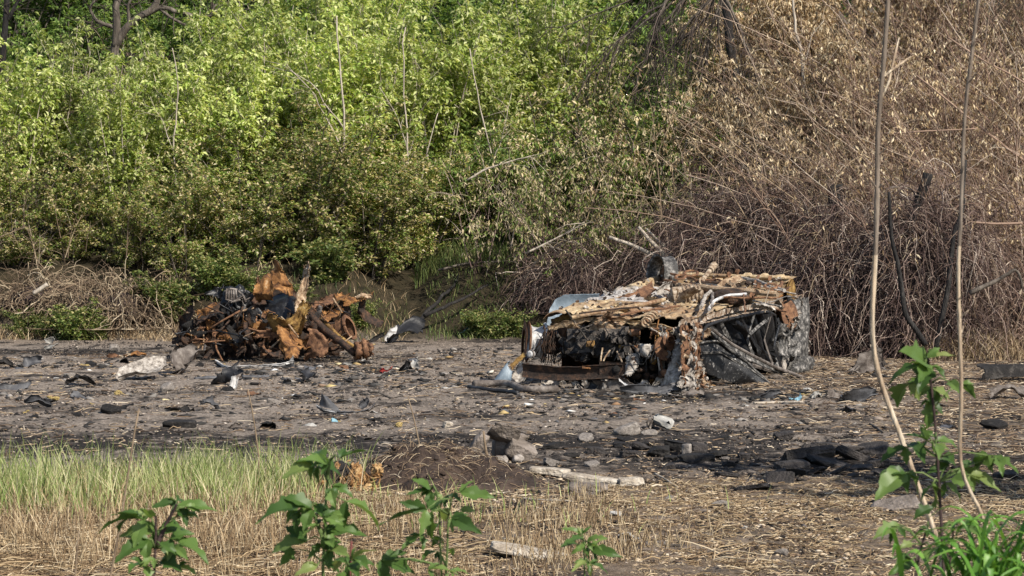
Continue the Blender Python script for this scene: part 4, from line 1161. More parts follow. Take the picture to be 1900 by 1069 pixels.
# the right flank: one skin from the front corner to the tail, with the door hole torn out of it
b = MB()
b.ribbon([S(1262, 594, XR - .05), S(1300, 584, XR - .05), S(1360, 571, XR - .05), S(1425, 559, XR - .05), S(1492, 546, XR - .05)], [S(1270, 612, XR), S(1300, 600, XR + .01), S(1360, 587, XR + .015), S(1425, 576, XR + .015), S(1494, 566, XR + .02)], 14, 110, .006, 12, .03, .006, .003, ridge=.008)
cp(b, 'sill', 'burnt_pillar', True)
b = MB()
b.ribbon([S(1256, 604, XR), S(1260, 640, XR), S(1263, 690, XR), S(1270, 724, XR)], [S(1284, 600, XR + .01), S(1286, 630, XR + .02), S(1290, 680, XR), S(1296, 724, XR)], 14, 60, .004, 9, .008, .006, .004, 1.0, .02)
b.ribbon([S(1284, 600, XR + .012), S(1286, 630, XR + .022), S(1290, 680, XR + .002), S(1296, 724, XR)], [S(1303, 598, XR - .03), S(1305, 630, XR - .02), S(1308, 680, XR - .04), S(1318, 724, XR - .02)], 10, 60, .004, 9, .006, .006, .004, 2.0, .012)
cp(b, 'door_pillar', 'rust')
g9 = np.random.default_rng(19)
def flake_at(p, s, name, mat):
    n = norm(g9.normal(size=3)); t_ = norm(np.cross(n, g9.normal(size=3)))
    b = MB(); b.ribbon([p - n * s, p, p + n * s], [p - n * s + t_ * s * g9.uniform(.6, 1.6), p + t_ * s * 1.3, p + n * s + t_ * s * g9.uniform(.4, 1.4)], 7, 12, .006, 15, .01, .005, s * .12, g9.uniform(0, 99), s * .35)
    return cp(b, name, mat)
for k in range(64):
    flake_at(S(g9.uniform(1258, 1312), g9.uniform(600, 722), XR + g9.uniform(.0, .05)), g9.uniform(.014, .05), 'burnt_flake', ['ash_metal', 'burnt_pillar', 'ash_metal', 'rust', 'rust_pale', 'char'][k % 6])
for k in range(40):                                    # small engine bay parts between engine and hub
    p = F(g9.uniform(1150, 1262), g9.uniform(608, 712), g9.uniform(.04, .26)); m_ = ['rust', 'rust_dark', 'tin', 'ash_metal', 'rust_ochre', 'engine', 'rust_orange'][k % 7]; b = MB()
    if k % 4 == 0: b.lathe([(-.03, .0), (-.03, .03), (-.01, .036), (.02, .03), (.03, .018), (.05, .016), (.05, 0)], p, g9.normal(size=3), 14)
    elif k % 4 == 1: b.box(p, g9.uniform(.025, .085, 3), g9.uniform(-.8, .8, 3), .003)
    elif k % 4 == 2: v = norm(g9.normal(size=3)); L = g9.uniform(.05, .16); b.tube(np.array([p - v * L, p + g9.normal(0, .02, 3), p + v * L]), g9.uniform(.006, .014), 7)
    else: s = g9.uniform(.03, .07); n = norm(g9.normal(size=3)); t_ = norm(np.cross(n, g9.normal(size=3))); b.ribbon([p - n * s, p, p + n * s], [p - n * s + t_ * s, p + t_ * s * 1.3, p + n * s + t_ * s], 8, 14, .005, 12, .02, .005, .004, k, .02)
    cp(b, 'engine_bay_part', m_)
b = MB()
for k in range(300):                                   # scale, bolts and clips crusted on the floor
    x, y = g9.uniform(.1, 1.6), g9.uniform(.45, 3.4); s = g9.uniform(.006, .028)
    b.box((x, y, uz(x, y) + g9.uniform(-.01, .05)), (s * g9.uniform(.8, 2.5), s, s * g9.uniform(.5, 1.6)), g9.uniform(-.6, .6, 3), s * .1)
tag(cp(b, 'rust_scale', 'rust_dark'), kind='stuff')
b = MB()
for k in range(150):
    x, y = g9.uniform(.1, 1.6), g9.uniform(.45, 3.4); s = g9.uniform(.006, .024)
    b.box((x, y, uz(x, y) + g9.uniform(-.01, .05)), (s * g9.uniform(.8, 2.5), s, s * g9.uniform(.5, 1.6)), g9.uniform(-.6, .6, 3), s * .1)
tag(cp(b, 'ash_crust', 'ash_metal'), kind='stuff')
for k, pts in enumerate(([(1338, 600), (1358, 640), (1366, 690)], [(1376, 592), (1402, 640), (1440, 672)], [(1430, 588), (1418, 630), (1432, 676)], [(1322, 622), (1372, 664), (1410, 700)], [(1400, 584), (1386, 630), (1402, 668)], [(1448, 600), (1436, 640), (1452, 690)], [(1350, 660), (1392, 676), (1450, 694)])):
    q = np.array([S(x, y, XR + .02 + .05 * (k % 3)) for x, y in pts]); o_ = np.array((0, .022 + .012 * (k % 2), .012))
    b = MB(); b.ribbon(q - o_, q + o_, 5, 30, .003, 9, .008, .005, .001, k * 7.0, .008); cp(b, 'bent_strip', ['skin', 'soot_metal', 'steel', 'skin'][k % 4])
b = MB()
b.ribbon([S(1470, 556, XR + .02), S(1468, 590, XR + .02), S(1462, 622, XR), S(1446, 650, XR), S(1444, 690, XR)], [S(1495, 552, XR), S(1498, 590, XR + .05), S(1497, 625, XR + .07), S(1497, 660, XR + .07), S(1502, 697, XR + .06)], 30, 80, .01, 6, .09, .006, .008, ridge=.022)
cp(b, 'rear_quarter_panel', 'skin', True)
b = MB()
b.ribbon([S(1440, 572, XR - .2), S(1436, 610, XR - .2), S(1436, 650, XR - .15)], [S(1472, 562, XR - .12), S(1470, 605, XR - .12), S(1464, 645, XR - .1)], 16, 34, .012, 7, -.06, .006, .006, ridge=.03)
cp(b, 'wheel_arch', 'soot_metal', True)
b = MB()
for L_, R_ in (([(1440, 600), (1446, 630), (1442, 660)], [(1456, 604), (1462, 632), (1456, 662)]), ([(1428, 628), (1434, 656), (1430, 684)], [(1444, 640), (1448, 664), (1444, 688)])):
    b.ribbon([S(x, y, XR + .02) for x, y in L_], [S(x, y, XR + .05) for x, y in R_], 10, 26, .012, 8, .03, .006, .008, ridge=.03)
cp(b, 'torn_arch_lip', 'skin', True)
b = MB()
b.ribbon([S(1474, 662, XR + .16), S(1468, 684, XR + .16), S(1462, 702, XR + .12)], [S(1507, 664, XR + .14), S(1507, 686, XR + .2), S(1494, 704, XR + .16)], 14, 24, .015, 7, .05, .006, .008, ridge=.03)
cp(b, 'torn_skin', 'skin', True)
b = MB()
b.ribbon([S(1300, 600, XR - .02), S(1330, 594, XR - .02), S(1380, 583, XR - .02), S(1430, 576, XR - .02), S(1446, 574, XR - .02)], [S(1306, 626, XR - .08), S(1332, 612, XR - .1), S(1380, 600, XR - .1), S(1430, 592, XR - .1), S(1448, 590, XR - .08)], 12, 70, .015, 7, .03, .006, .004, ridge=.03)
cp(b, 'sill_lining', 'soot_metal', True)

# dark cabin seen through the door hole: inner roof, far door, seats frames
b = MB()
X, Y = np.meshgrid(np.linspace(.12, 1.5, 22), np.linspace(.9, 3.5, 30))
P = np.stack([X, Y, .06 + .1 * fbm(np.stack([X * 4, Y * 4, X], -1), 3)], -1); b.grid(P, .01)
cp(b, 'crushed_roof', 'char')
b = MB()
Y, Z = np.meshgrid(np.linspace(.55, 3.6, 40), np.linspace(.02, 1, 14))
P = np.stack([.1 + .05 * np.sin(Y * 3) + 0 * Z, Y, Z * (uz(.1, Y) - .03)], -1); P = P + vec_noise(P * 5, 3) * .05; b.grid(P, .008)
cp(b, 'left_body_side', 'rust')
b = MB()
X, Z = np.meshgrid(np.linspace(.1, 1.6, 26), np.linspace(.02, 1, 12))
P = np.stack([X, 3.5 + .05 * np.sin(X * 6), Z * .98], -1); P = P + vec_noise(P * 5, 3) * .07; b.grid(P, .008)
cp(b, 'tailgate', 'rust')
b = MB()
X, Z = np.meshgrid(np.linspace(.2, 1.55, 26), np.linspace(.02, 1, 12))
P = np.stack([X, 1.0 + .03 * np.sin(X * 6), Z * .72], -1); P = P + vec_noise(P * 5, 3) * .06; b.grid(P, .008)
cp(b, 'firewall', 'char')
for k in range(2):
    b = MB()
    x = .45 + k * .75
    b.box((x, 2.0, .42), (.45, .5, .12), (.2, .1, 0), .015); b.box((x, 2.25, .25), (.42, .12, .5), (-.3, 0, 0), .015)
    cp(b, 'seat_frame', 'char')

# right flank: door arch lining, hanging door, twisted door frames
b = MB()
b.ribbon([S(1308, 640, XR), S(1299, 612, XR), S(1312, 594, XR), S(1345, 585, XR), S(1385, 575, XR), S(1425, 572, XR)],
         [S(1316, 640, XR - .04), S(1310, 615, XR - .05), S(1318, 603, XR - .05), S(1346, 594, XR - .05), S(1384, 584, XR - .05), S(1424, 582, XR - .05)], 6, 44, .012, 8, .02, .006, .003)
cp(b, 'door_arch', 'soot_metal')
b = MB()
b.ribbon([S(1316, 604, XR - .1), S(1350, 592, XR - .12), S(1395, 583, XR - .12), S(1440, 584, XR - .1)], [S(1345, 655, XR - .02), S(1375, 652, XR - .05), S(1410, 660, XR - .03), S(1446, 664, XR + .02)], 34, 50, .012, 6, .05, .006, .006, ridge=.05)
door2 = cp(b, 'rear_door', 'soot_metal', True)
b = MB()   # hanging front door: a plate that leans out to the ground
A = [S(1297, 638, XR + .02), S(1335, 632, XR + .06), S(1352, 648, XR + .12), S(1385, 672, XR + .25), S(1432, 716, XR + .42)]
B = [S(1303, 690, XR - .02), S(1330, 700, XR + .05), S(1355, 708, XR + .12), S(1390, 714, XR + .24), S(1430, 719, XR + .42)]
b.ribbon(A, B, 26, 60, .006, 6, -.025, .012, .004, ridge=.03)
door = cp(b, 'front_door', 'door_skin', True)
b = MB()
b.tube(strip_(A, 0, jit=.012), .012, 6); cp(b, 'door_edge', 'skin', False, door)
b = MB(); A2 = [a_ * .72 + b_ * .28 for a_, b_ in zip(A, B)]; A3 = [a_ * .66 + b_ * .34 for a_, b_ in zip(A, B)]
b.ribbon([p + np.array((.035, 0, .0)) for p in A2], [p + np.array((.04, 0, .0)) for p in A3], 4, 50, .004, 8, .012, .006, 0); cp(b, 'door_crease', 'skin', True, door)
b = MB()   # door frame strips hanging across
b.ribbon([S(1320, 602, XR + .02), S(1350, 628, XR + .1), S(1385, 652, XR + .2), S(1430, 672, XR + .3), S(1460, 690, XR + .38)],
         [S(1314, 613, XR + .02), S(1345, 640, XR + .1), S(1380, 665, XR + .2), S(1425, 684, XR + .3), S(1458, 696, XR + .38)], 8, 60, .006, 9, .03, .007, .003, ridge=.012)
cp(b, 'window_frame', 'skin', False, door)
b = MB()
b.tube(strip_([S(1440, 682, XR + .32), S(1480, 696, XR + .42), S(1516, 710, XR + .5)], .014), np.linspace(.02, .013, 16), 7)
cp(b, 'door_rail', 'steel', False, door)
for k, (A_, B_) in enumerate((([(1352, 600), (1376, 618), (1398, 656)], [(1364, 592), (1394, 606), (1410, 650)]), ([(1388, 590), (1392, 622), (1404, 652)], [(1402, 586), (1410, 620), (1416, 650)]), ([(1412, 584), (1420, 616), (1424, 652)], [(1430, 580), (1436, 612), (1436, 650)]),
                              ([(1398, 654), (1418, 672), (1446, 684)], [(1404, 644), (1424, 660), (1450, 672)]), ([(1316, 628), (1330, 634), (1350, 640)], [(1318, 640), (1332, 648), (1352, 654)]))):
    b = MB(); b.ribbon([S(x, y, XR - .06 + .03 * (k % 3)) for x, y in A_], [S(x, y, XR - .01 + .02 * (k % 2)) for x, y in B_], 14, 40, .004, 7, .05, .005, .003, k * 3.0, .012); cp(b, 'folded_door_skin', 'soot_metal', True)
b = MB(); lip = strip_([S(1306, 650, XR), S(1301, 622, XR + .02), S(1308, 606, XR + .02), S(1335, 596, XR + .02), S(1385, 585, XR + .02), S(1425, 577, XR + .02), S(1438, 584, XR + .02), S(1440, 610, XR)], 0, jit=.004)
b.tube(lip, .016, 8); cp(b, 'door_opening_seal', 'black_plastic', True)
b = MB()
b.tube(np.array([S(1322, 612, XR + .1), S(1360, 640, XR + .2), S(1400, 662, XR + .3), S(1440, 682, XR + .36), S(1480, 697, XR + .44), S(1516, 711, XR + .5)]), [.016, .016, .018, .018, .015, .012], 8); cp(b, 'bent_trim_rail', 'steel', True)
b = MB()
b.tube(np.array([S(1390, 622, XR + .08), S(1405, 608, XR + .08), S(1420, 596, XR + .05)]), .022, 4); cp(b, 'seat_belt_pillar', 'skin', True)
b = MB()
b.ribbon([S(1452, 668, XR + .05), S(1445, 690, XR + .08)], [S(1463, 664, XR + .05), S(1456, 690, XR + .08)], 4, 8, .006, 9, 0, .01, 0); cp(b, 'pale_bracket', 'ash_metal')

# nose: bumper beam, headlamp, engine, radiator frame
b = MB()
q = np.array([F(972, 686, -.02), F(1030, 688, -.06), F(1095, 690, -.06), F(1158, 690, -.02)])
X = np.linspace(q[0][0], q[-1][0], 36); V = np.linspace(-.5, .5, 8)
P = np.stack([np.repeat(X[:, None], 8, 1), -.04 - .03 * np.cos((X[:, None] - .55) * 2.6) + .012 * np.cos(V[None] * 6.2), (q[0][2] - .02 * np.sin(X[:, None] * 4)) + V[None] * .135], -1)
P = P + vec_noise(P * 8, 2) * .008; b.grid(P, .02)
beam = cp(b, 'bumper_beam', 'rust_dark')
b = MB(); b.lathe([(0, .0), (-.004, .03), (.012, .036), (.012, .05)], F(1141, 686, -.085), (0, 1, 0), 18); cp(b, 'beam_hole', 'char', False, beam)
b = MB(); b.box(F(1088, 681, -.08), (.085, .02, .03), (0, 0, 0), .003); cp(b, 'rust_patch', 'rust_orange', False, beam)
b = MB(); b.ribbon([F(1112, 670, -.07), F(1113, 704, -.07)], [F(1160, 672, -.05), F(1160, 703, -.05)], 8, 10, .006, 9, .01, .006, 0); cp(b, 'end_plate', 'rust_dark', False, beam)
b = MB(); c = F(984, 657, .02)
b.lathe([(-.02, 0.0), (-.018, .025), (-.006, .038), (.01, .042), (.035, .036), (.06, .015)], c, (.15, 1, -.05), 22); lamp = cp(b, 'headlamp', 'white_panel', True)
b = MB(); b.lathe([(-.005, .036), (-.012, .044), (.008, .047), (.01, .04)], c, (.15, 1, -.05), 22); cp(b, 'lamp_rim', 'steel', True, lamp)

eng = MB()
r = np.random.default_rng(5)
c0 = F(1105, 632, .36)
eng.box(c0 + (.0, .12, -.02), (.62, .42, .26), (.05, .04, .05), .012)
eng.box(F(1142, 622, .28), (.2, .16, .12), (0, .05, .1), .006)
for px in (1128, 1144, 1158): eng.box(F(px, 622, .2), (.05, .05, .09), (0, 0, .1), .004)
eng.box(F(1075, 645, .25), (.3, .15, .14), (0, -.05, 0), .012)
for k in range(46):
    eng.box(F(r.uniform(1035, 1165), r.uniform(612, 668), r.uniform(.15, .4)), r.uniform(.02, .1, 3), r.uniform(-.6, .6, 3), .003)
engine = cp(eng, 'engine_block', 'engine')
b = MB()
for k in range(12):
    a = F(r.uniform(1040, 1160), r.uniform(610, 660), r.uniform(.1, .25)); e = a + r.normal(0, .11, 3)
    b.tube(strip_([a, (a + e) / 2 + r.normal(0, .05, 3), e], 0), r.uniform(.005, .013), 6)
cp(b, 'engine_pipe', 'engine', False, engine)
b = MB(); b.box(F(1096, 638, .18), (.07, .05, .06), (0, 0, .1), .004); cp(b, 'rusty_bracket', 'rust_ochre', False, engine)
b = MB(); b.tube(strip_([F(1118, 645, .12), F(1116, 660, .08), F(1114, 675, .05)], 0), .009, 6); cp(b, 'brown_hose', 'rust_pale', False, engine)
b = MB(); b.tube(strip_([F(1132, 650, .12), F(1124, 662, .08), F(1119, 672, .05)], 0), .008, 6); cp(b, 'brown_hose', 'rust_pale', False, engine)
b = MB()
for px, py, s in ((1105, 610, .08), (1135, 608, .1), (1150, 612, .09), (1116, 604, .12), (1070, 608, .09), (1183, 605, .08)):
    b.blob(F(px, py, .42), (s, s * .8, s * .6), 3, .3, 2.5, px * .1, None, .6)
cp(b, 'gearbox', 'rust_pale')
b = MB()
b.ribbon([F(1143, 615, .3), F(1165, 609, .26), F(1184, 612, .24)], [F(1150, 622, .22), F(1170, 617, .2), F(1186, 628, .2)], 8, 18, .012, 12, .05, .006, .004, ridge=.01)
cp(b, 'heat_shield', 'rust_ochre')
b = MB(); b.lathe([(-.05, .0), (-.05, .035), (.03, .036), (.04, .03)], F(1180, 617, .22), (.8, .5, .1), 14); cp(b, 'rusty_flange', 'rust', True)

# subframe edge across the front of the underside: a bent lip
b = MB()
b.ribbon([F(1018, 608, .36), F(1050, 597, .36), F(1085, 590, .38), F(1130, 588, .38), F(1170, 591, .36), F(1215, 602, .34), F(1250, 607, .34)],
         [F(1020, 616, .34), F(1050, 606, .33), F(1085, 597, .34), F(1130, 595, .35), F(1172, 599, .33), F(1215, 610, .31), F(1250, 614, .32)], 6, 50, .022, 7, .02, .01, .004, ridge=.015)
cp(b, 'subframe_lip', 'underbody')
b = MB(); b.ribbon([F(1022, 594, .5), F(1045, 586, .52), F(1062, 584, .54)], [F(1020, 602, .44), F(1050, 594, .46), F(1070, 590, .5)], 6, 16, .015, 9, .02, .008, .004); cp(b, 'torn_lip', 'rust_ochre')
b = MB(); b.lathe([(-.09, .0), (-.09, .12), (.0, .13), (.14, .13), (.16, .1)], F(1062, 612, .62), (-.5, .5, .35), 26, .06); cp(b, 'strut_tower', 'rust', True)
b = MB()
for k in range(70):
    a = F(r.uniform(1008, 1032), r.uniform(605, 625), r.uniform(.3, .5)); n = 7
    e = a + np.array((r.normal(0, .05), r.normal(-.05, .05), -r.uniform(.12, .32)))
    t = np.linspace(0, 1, n)[:, None]
    b.tube(a * (1 - t) + e * t + vec_noise((a * (1 - t) + e * t) * 11, 2) * .03, .0045, 3)
cp(b, 'wiring', 'rust_dark')

# left front wheel, its rim, torn wheel arch
def rim(c, ax, rad, w, name, m1, m2, disc=True, m3='rust'):
    b = MB()
    b.lathe([(-w * .5, rad), (-w * .5 - .006, rad + .012), (-w * .44, rad + .004), (-w * .36, rad - .03), (-w * .1, rad - .045), (w * .2, rad - .04), (w * .38, rad - .018), (w * .46, rad + .006), (w * .5, rad + .012), (w * .49, rad - .004), (w * .3, rad - .05), (-w * .3, rad - .055), (-w * .46, rad - .02), (-w * .5, rad)], c, ax, 44, .025)
    o = cp(b, name, m1, True)
    if disc:
        b = MB(); b.lathe([(-w * .1, .02), (-w * .14, .06), (-w * .05, .09), (.0, rad - .06), (.015, rad - .055), (.02, .09), (-w * .04, .05)], c, ax, 32); cp(b, 'wheel_disc', m3, True, o)
        b = MB()
        for k in range(5):
            a = k * 1.2566; axn = norm(np.array(ax, float)); n1 = norm(np.cross(axn, (0, 0, 1))); n2 = np.cross(axn, n1)
            b.lathe([(-w * .24, 0), (-w * .24, .012), (0, .014)], np.asarray(c) + (n1 * math.cos(a) + n2 * math.sin(a)) * .055, axn, 8)
        cp(b, 'wheel_bolt', m2, False, o)
    return o
w1 = rim(F(994, 635, .52), norm(np.array((-1, -.62, .08))), .195, .17, 'wheel_rim', 'white_panel', 'rust', True, 'rust')
b = MB(); cc = F(994, 635, .52); axw = norm(np.array((-1, -.62, .08)))
b.lathe([(.062, .175), (.075, .2), (.085, .215), (.088, .19)], cc, axw, 40, .02); b.lathe([(.1, .13), (.12, .215), (.125, .13)], cc - axw * -.0, axw, 30, .05)
b.lathe([(-.075, .165), (-.083, .182), (-.07, .187), (-.06, .172)], cc, axw, 40); cp(b, 'rim_rust_ring', 'rust', True, w1)
b = MB(); b.lathe([(.1, .0), (.1, .11), (.2, .12), (.3, .06), (.45, .05)], cc, -axw, 18); cp(b, 'brake_drum', 'rust_dark', True, w1)
# blue-grey fender corner on the ground and ochre strut above it
b = MB()
b.ribbon([F(948, 672, .1), F(930, 690, .05), F(914, 708, .02)], [F(952, 690, .0), F(950, 704, -.04), F(944, 716, -.06)], 10, 16, .018, 6, .07, .005, .004)
fen = cp(b, 'left_fender', 'blue_paint')
b = MB(); b.ribbon([F(972, 655, .14), F(957, 667, .1), F(947, 678, .06)], [F(974, 662, .12), F(960, 675, .08), F(950, 686, .04)], 5, 14, .01, 9, .02, .006, .003); cp(b, 'fender_flange', 'rust_ochre', False, fen)
b = MB(); b.ribbon([F(966, 668, .1), F(955, 690, .05), F(950, 708, 0)], [F(978, 690, .06), F(975, 704, .04), F(966, 714, 0)], 8, 14, .02, 7, -.03, .006, .005); cp(b, 'inner_fender', 'ash_metal', False, fen)
# grey door panel standing up behind the left side
b = MB()
A = [F(1014, 602, 1.3), F(1020, 575, 1.35), F(1030, 556, 1.4), F(1048, 547, 1.42), F(1075, 546, 1.5), F(1112, 545, 1.6)]
B = [F(1030, 618, 1.3), F(1040, 600, 1.3), F(1050, 592, 1.35), F(1062, 588, 1.4), F(1085, 585, 1.5), F(1116, 580, 1.6)]
b.ribbon(A, B, 12, 34, .008, 4, .05, .006, .002); cp(b, 'left_door_panel', 'blue_paint', True)
b = MB(); b.ribbon([F(1018, 612, .75), F(1028, 592, .8), F(1045, 580, .85)], [F(1030, 632, .72), F(1044, 612, .75), F(1060, 600, .8)], 10, 18, .02, 7, .04, .006, .006, ridge=.02); cp(b, 'torn_fender_skin', 'steel')

# right front corner: burnt white fender, hub, brackets
b = MB()
b.ribbon([F(1252, 640, .2), F(1246, 668, .12), F(1236, 694, .06), F(1226, 716, .02)], [F(1272, 604, .36), F(1284, 640, .25), F(1286, 682, .15), F(1292, 722, .05)], 44, 70, .018, 10, .06, .006, .008, ridge=.035)
cp(b, 'right_fender', 'ash_metal')
b = MB()
for k in range(46):
    p = F(r.uniform(1222, 1290), r.uniform(610, 690), r.uniform(.08, .3)); n = norm(r.normal(size=3)); t = norm(np.cross(n, r.normal(size=3)))
    s = r.uniform(.015, .055); b.ribbon([p - t * s, p + n * .02, p + t * s], [p - t * s + np.array((.0, -.01, .06)), p + np.array((.02, 0, .07)), p + t * s + np.array((0, 0, .05))], 5, 10, .014, 15, .02, .005, .006)
cp(b, 'burnt_flake', 'ash_metal')
b = MB(); b.lathe([(-.02, .0), (-.02, .03), (0, .055), (.015, .07), (.02, .04), (.05, .035)], F(1240, 632, .1), (.8, -.6, .15), 24, .03); hub = cp(b, 'front_hub', 'rust', True)
b = MB(); b.lathe([(-.012, .02), (-.012, .12), (.012, .12), (.012, .02)], F(1234, 646, .1), (.8, -.65, .1), 28); cp(b, 'brake_disc', 'rust', True, hub)
b = MB(); b.tube(strip_([F(1230, 614, .3), F(1222, 640, .22), F(1226, 672, .16), F(1230, 690, .12)], 0), .011, 6); b.tube(strip_([F(1205, 610, .3), F(1240, 612, .28), F(1262, 606, .3)], 0), .014, 6); cp(b, 'control_arm', 'rust', False, hub)
def spring(c0, c1, rad, turns, wr):
    c0, c1 = np.array(c0), np.array(c1); t = np.linspace(0, 1, turns * 12); ax = norm(c1 - c0); n1 = norm(np.cross(ax, (0.3, .2, .9))); n2 = np.cross(ax, n1)
    p = c0 + (c1 - c0) * t[:, None] + rad * (np.cos(t * turns * 6.283)[:, None] * n1 + np.sin(t * turns * 6.283)[:, None] * n2)
    return MB().tube(p, wr, 6)
cp(spring(U(1196, 600, .0), U(1212, 584, .05), .04, 4, .011), 'coil_spring', 'rust_pale', True)
b = MB(); b.tube([U(1190, 602, -.02), U(1205, 590, .02), U(1216, 580, .04)], .024, 8); cp(b, 'damper', 'rust', True)
b = MB()
b.ribbon([F(1164, 662, .1), F(1158, 680, .04), F(1156, 700, 0)], [F(1188, 656, .1), F(1184, 676, .02), F(1176, 700, -.02)], 16, 34, .012, 9, .03, .006, .008, ridge=.03)
b.ribbon([F(1186, 640, .08), F(1188, 660, .04)], [F(1212, 638, .06), F(1206, 664, .02)], 12, 20, .012, 9, .03, .006, .01, ridge=.03)
cp(b, 'lamp_housing', 'ash_metal')
for k in range(14):
    p = F(r.uniform(1160, 1230), r.uniform(628, 700), r.uniform(.05, .25)); b = MB(); b.blob(p, r.uniform(.02, .06, 3), 2, .4, 2, k * 1.7); cp(b, 'melted_lump', 'rust_dark')
b = MB()
for k in range(9):
    a = F(r.uniform(1165, 1235), r.uniform(640, 660), r.uniform(-.02, .1)); e = a + np.array((r.normal(0, .08), -.06, -r.uniform(.1, .25)))
    b.tube(strip_([a, (a + e) / 2 + r.normal(0, .05, 3), e], 0, jit=.02), .005, 4)
cp(b, 'cable', 'soot_metal')

# underside fittings
b = MB(); c0, c1 = U(1240, 553, .07), U(1292, 546, .1)
t = np.linspace(0, 1, 40); rr_ = .105 * np.clip(np.minimum(t, 1 - t) * 9, .35, 1) + .007 * np.sin(t * 60) * (t > .35) * (t < .9)
b.tube(c0 + (c1 - c0) * t[:, None] * 1.25, rr_, 14); b_o = cp(b, 'muffler', 'tin', True)
b = MB(); b.tube(strip_([U(1150, 572, .06), U(1190, 566, .06), U(1232, 556, .07)], 0), .022, 8); b.tube(strip_([U(1060, 590, .03), U(1100, 582, .05), U(1150, 572, .06)], 0), .02, 8); cp(b, 'exhaust_pipe', 'underbody', True)
b = MB(); p0, p1 = S(1298, 527, .95), S(1325, 492, .95)
b.tube([p0, p0 * .5 + p1 * .5, p1], [.024, .027, .03], 12); b.tube([p0 * .3 + p1 * .7, p1], [.038, .042], 14); b.tube([U(1292, 532, .06), p0], [.045, .024], 8); cp(b, 'tail_pipe', 'tin', True)
# rear left wheel: sooty arc of the rim with a rusty hub inside
c = S(1228, 509, .22)
ax = norm(np.array((-.85, -.95, .12)))
b = MB(); b.lathe([(-.08, .19), (-.095, .215), (-.05, .2), (.02, .195), (.07, .205), (.08, .225), (.075, .2), (0, .18), (-.06, .18)], c, ax, 40, .03, 0, 2 * math.pi); w2 = cp(b, 'wheel_rim', 'skin', True)
b = MB(); b.lathe([(-.02, .0), (-.03, .07), (-.01, .13), (.02, .135), (.03, .0)], c + np.array((.05, .02, -.03)), ax, 26); cp(b, 'brake_drum', 'rust', True, w2)
b = MB(); b.ribbon([U(1150, 553, .04), U(1180, 540, .08), U(1210, 521, .15)], [U(1195, 556, .0), U(1204, 548, .05), U(1216, 535, .12)], 8, 18, .02, 7, .05, .006, .006); cp(b, 'rear_floor_lip', 'rust')
b = MB(); b.ribbon([U(1218, 538, .1), U(1230, 530, .14), U(1244, 522, .16)], [U(1222, 548, .04), U(1240, 545, .05), U(1250, 540, .06)], 6, 14, .02, 9, .04, .006, .004); cp(b, 'arch_flap', 'ash_metal')
# rear axle beam, arms, rings, tank
b = MB(); b.tube(strip_([U(1255, 530, .1), U(1320, 535, .12), U(1390, 540, .12), U(1440, 545, .1)], 0, jit=.02), .028, 8); cp(b, 'rear_axle', 'rust_pale', True)
b = MB(); b.ribbon([U(1288, 527, .1), U(1345, 526, .13), U(1385, 533, .12)], [U(1282, 534, .06), U(1340, 539, .08), U(1382, 545, .07)], 6, 24, .015, 8, .03, .008, .002); cp(b, 'axle_plate', 'ash_metal')
b = MB(); b.ribbon([U(1330, 528, .14), U(1345, 516, .2), U(1372, 510, .22)], [U(1350, 532, .12), U(1370, 526, .16), U(1385, 520, .18)], 8, 18, .018, 9, .03, .007, .004); cp(b, 'cross_bracket', 'rust_pale')
for px, py, rad in ((1282, 507, .07), (1430, 531, .06), (1262, 514, .05)):
    b = MB(); b.lathe([(-.012, rad), (0, rad + .018), (.012, rad), (0, rad - .018), (-.012, rad)], U(px, py, .2), (.1, -.4, 1), 24); cp(b, 'spring_seat', 'rust', True)
for pts, rr0, mt in (([(1232, 520), (1262, 528), (1290, 540)], .014, 'rust'), ([(1245, 508), (1275, 515), (1310, 524)], .013, 'rust'), ([(1315, 575), (1325, 558), (1350, 548), (1385, 547)], .016, 'white_panel'),
                   ([(1300, 572), (1308, 550), (1318, 540)], .02, 'ash_metal'), ([(1322, 543), (1320, 572)], .016, 'steel'), ([(1370, 515), (1405, 522), (1440, 536), (1455, 540)], .02, 'ash_metal'), ([(1398, 540), (1402, 520), (1408, 512)], .014, 'rust'),
                   ([(1380, 545), (1382, 565), (1383, 580)], .008, 'rust'), ([(1340, 552), (1400, 553), (1450, 552)], .012, 'rust'), ([(1150, 585), (1200, 576), (1260, 568)], .011, 'rust'), ([(1075, 582), (1130, 574), (1185, 570)], .009, 'rust_dark'),
                   ([(1290, 520), (1330, 518), (1362, 530)], .012, 'rust'), ([(1250, 530), (1300, 524), (1350, 524)], .016, 'rust_dark'), ([(1420, 545), (1445, 535), (1452, 524)], .018, 'rust')):
    b = MB(); b.tube(strip_([U(x, y, .1) for x, y in pts], 0, jit=.012), rr0, 7); cp(b, 'underside_rod', mt, True)
g7 = np.random.default_rng(41)
for k in range(22):
    px = g7.uniform(1235, 1455); py = 508 + (px - 1235) * .12 + g7.uniform(0, 42); a = U(px, py, g7.uniform(.0, .16)); v = norm(g7.normal(size=3) * np.array((1, .8, .35))); L = g7.uniform(.06, .26)
    b = MB()
    if k % 3: b.tube(strip_([a - v * L, a + g7.normal(0, .02, 3), a + v * L], 0, jit=.02), g7.uniform(.004, .011), 6)
    else:
        w_ = norm(np.cross(v, g7.normal(size=3))) * g7.uniform(.02, .06); b.ribbon([a - v * L * .6 - w_, a - w_, a + v * L * .6 - w_], [a - v * L * .6 + w_, a + w_ * 1.2, a + v * L * .6 + w_], 6, 16, .012, 10, .02, .006, .005, k, .015)
    cp(b, 'underside_bracket' if k % 3 == 0 else 'underside_rod', ['tin', 'ash_metal', 'rust_pale', 'rust'][k % 4], True)
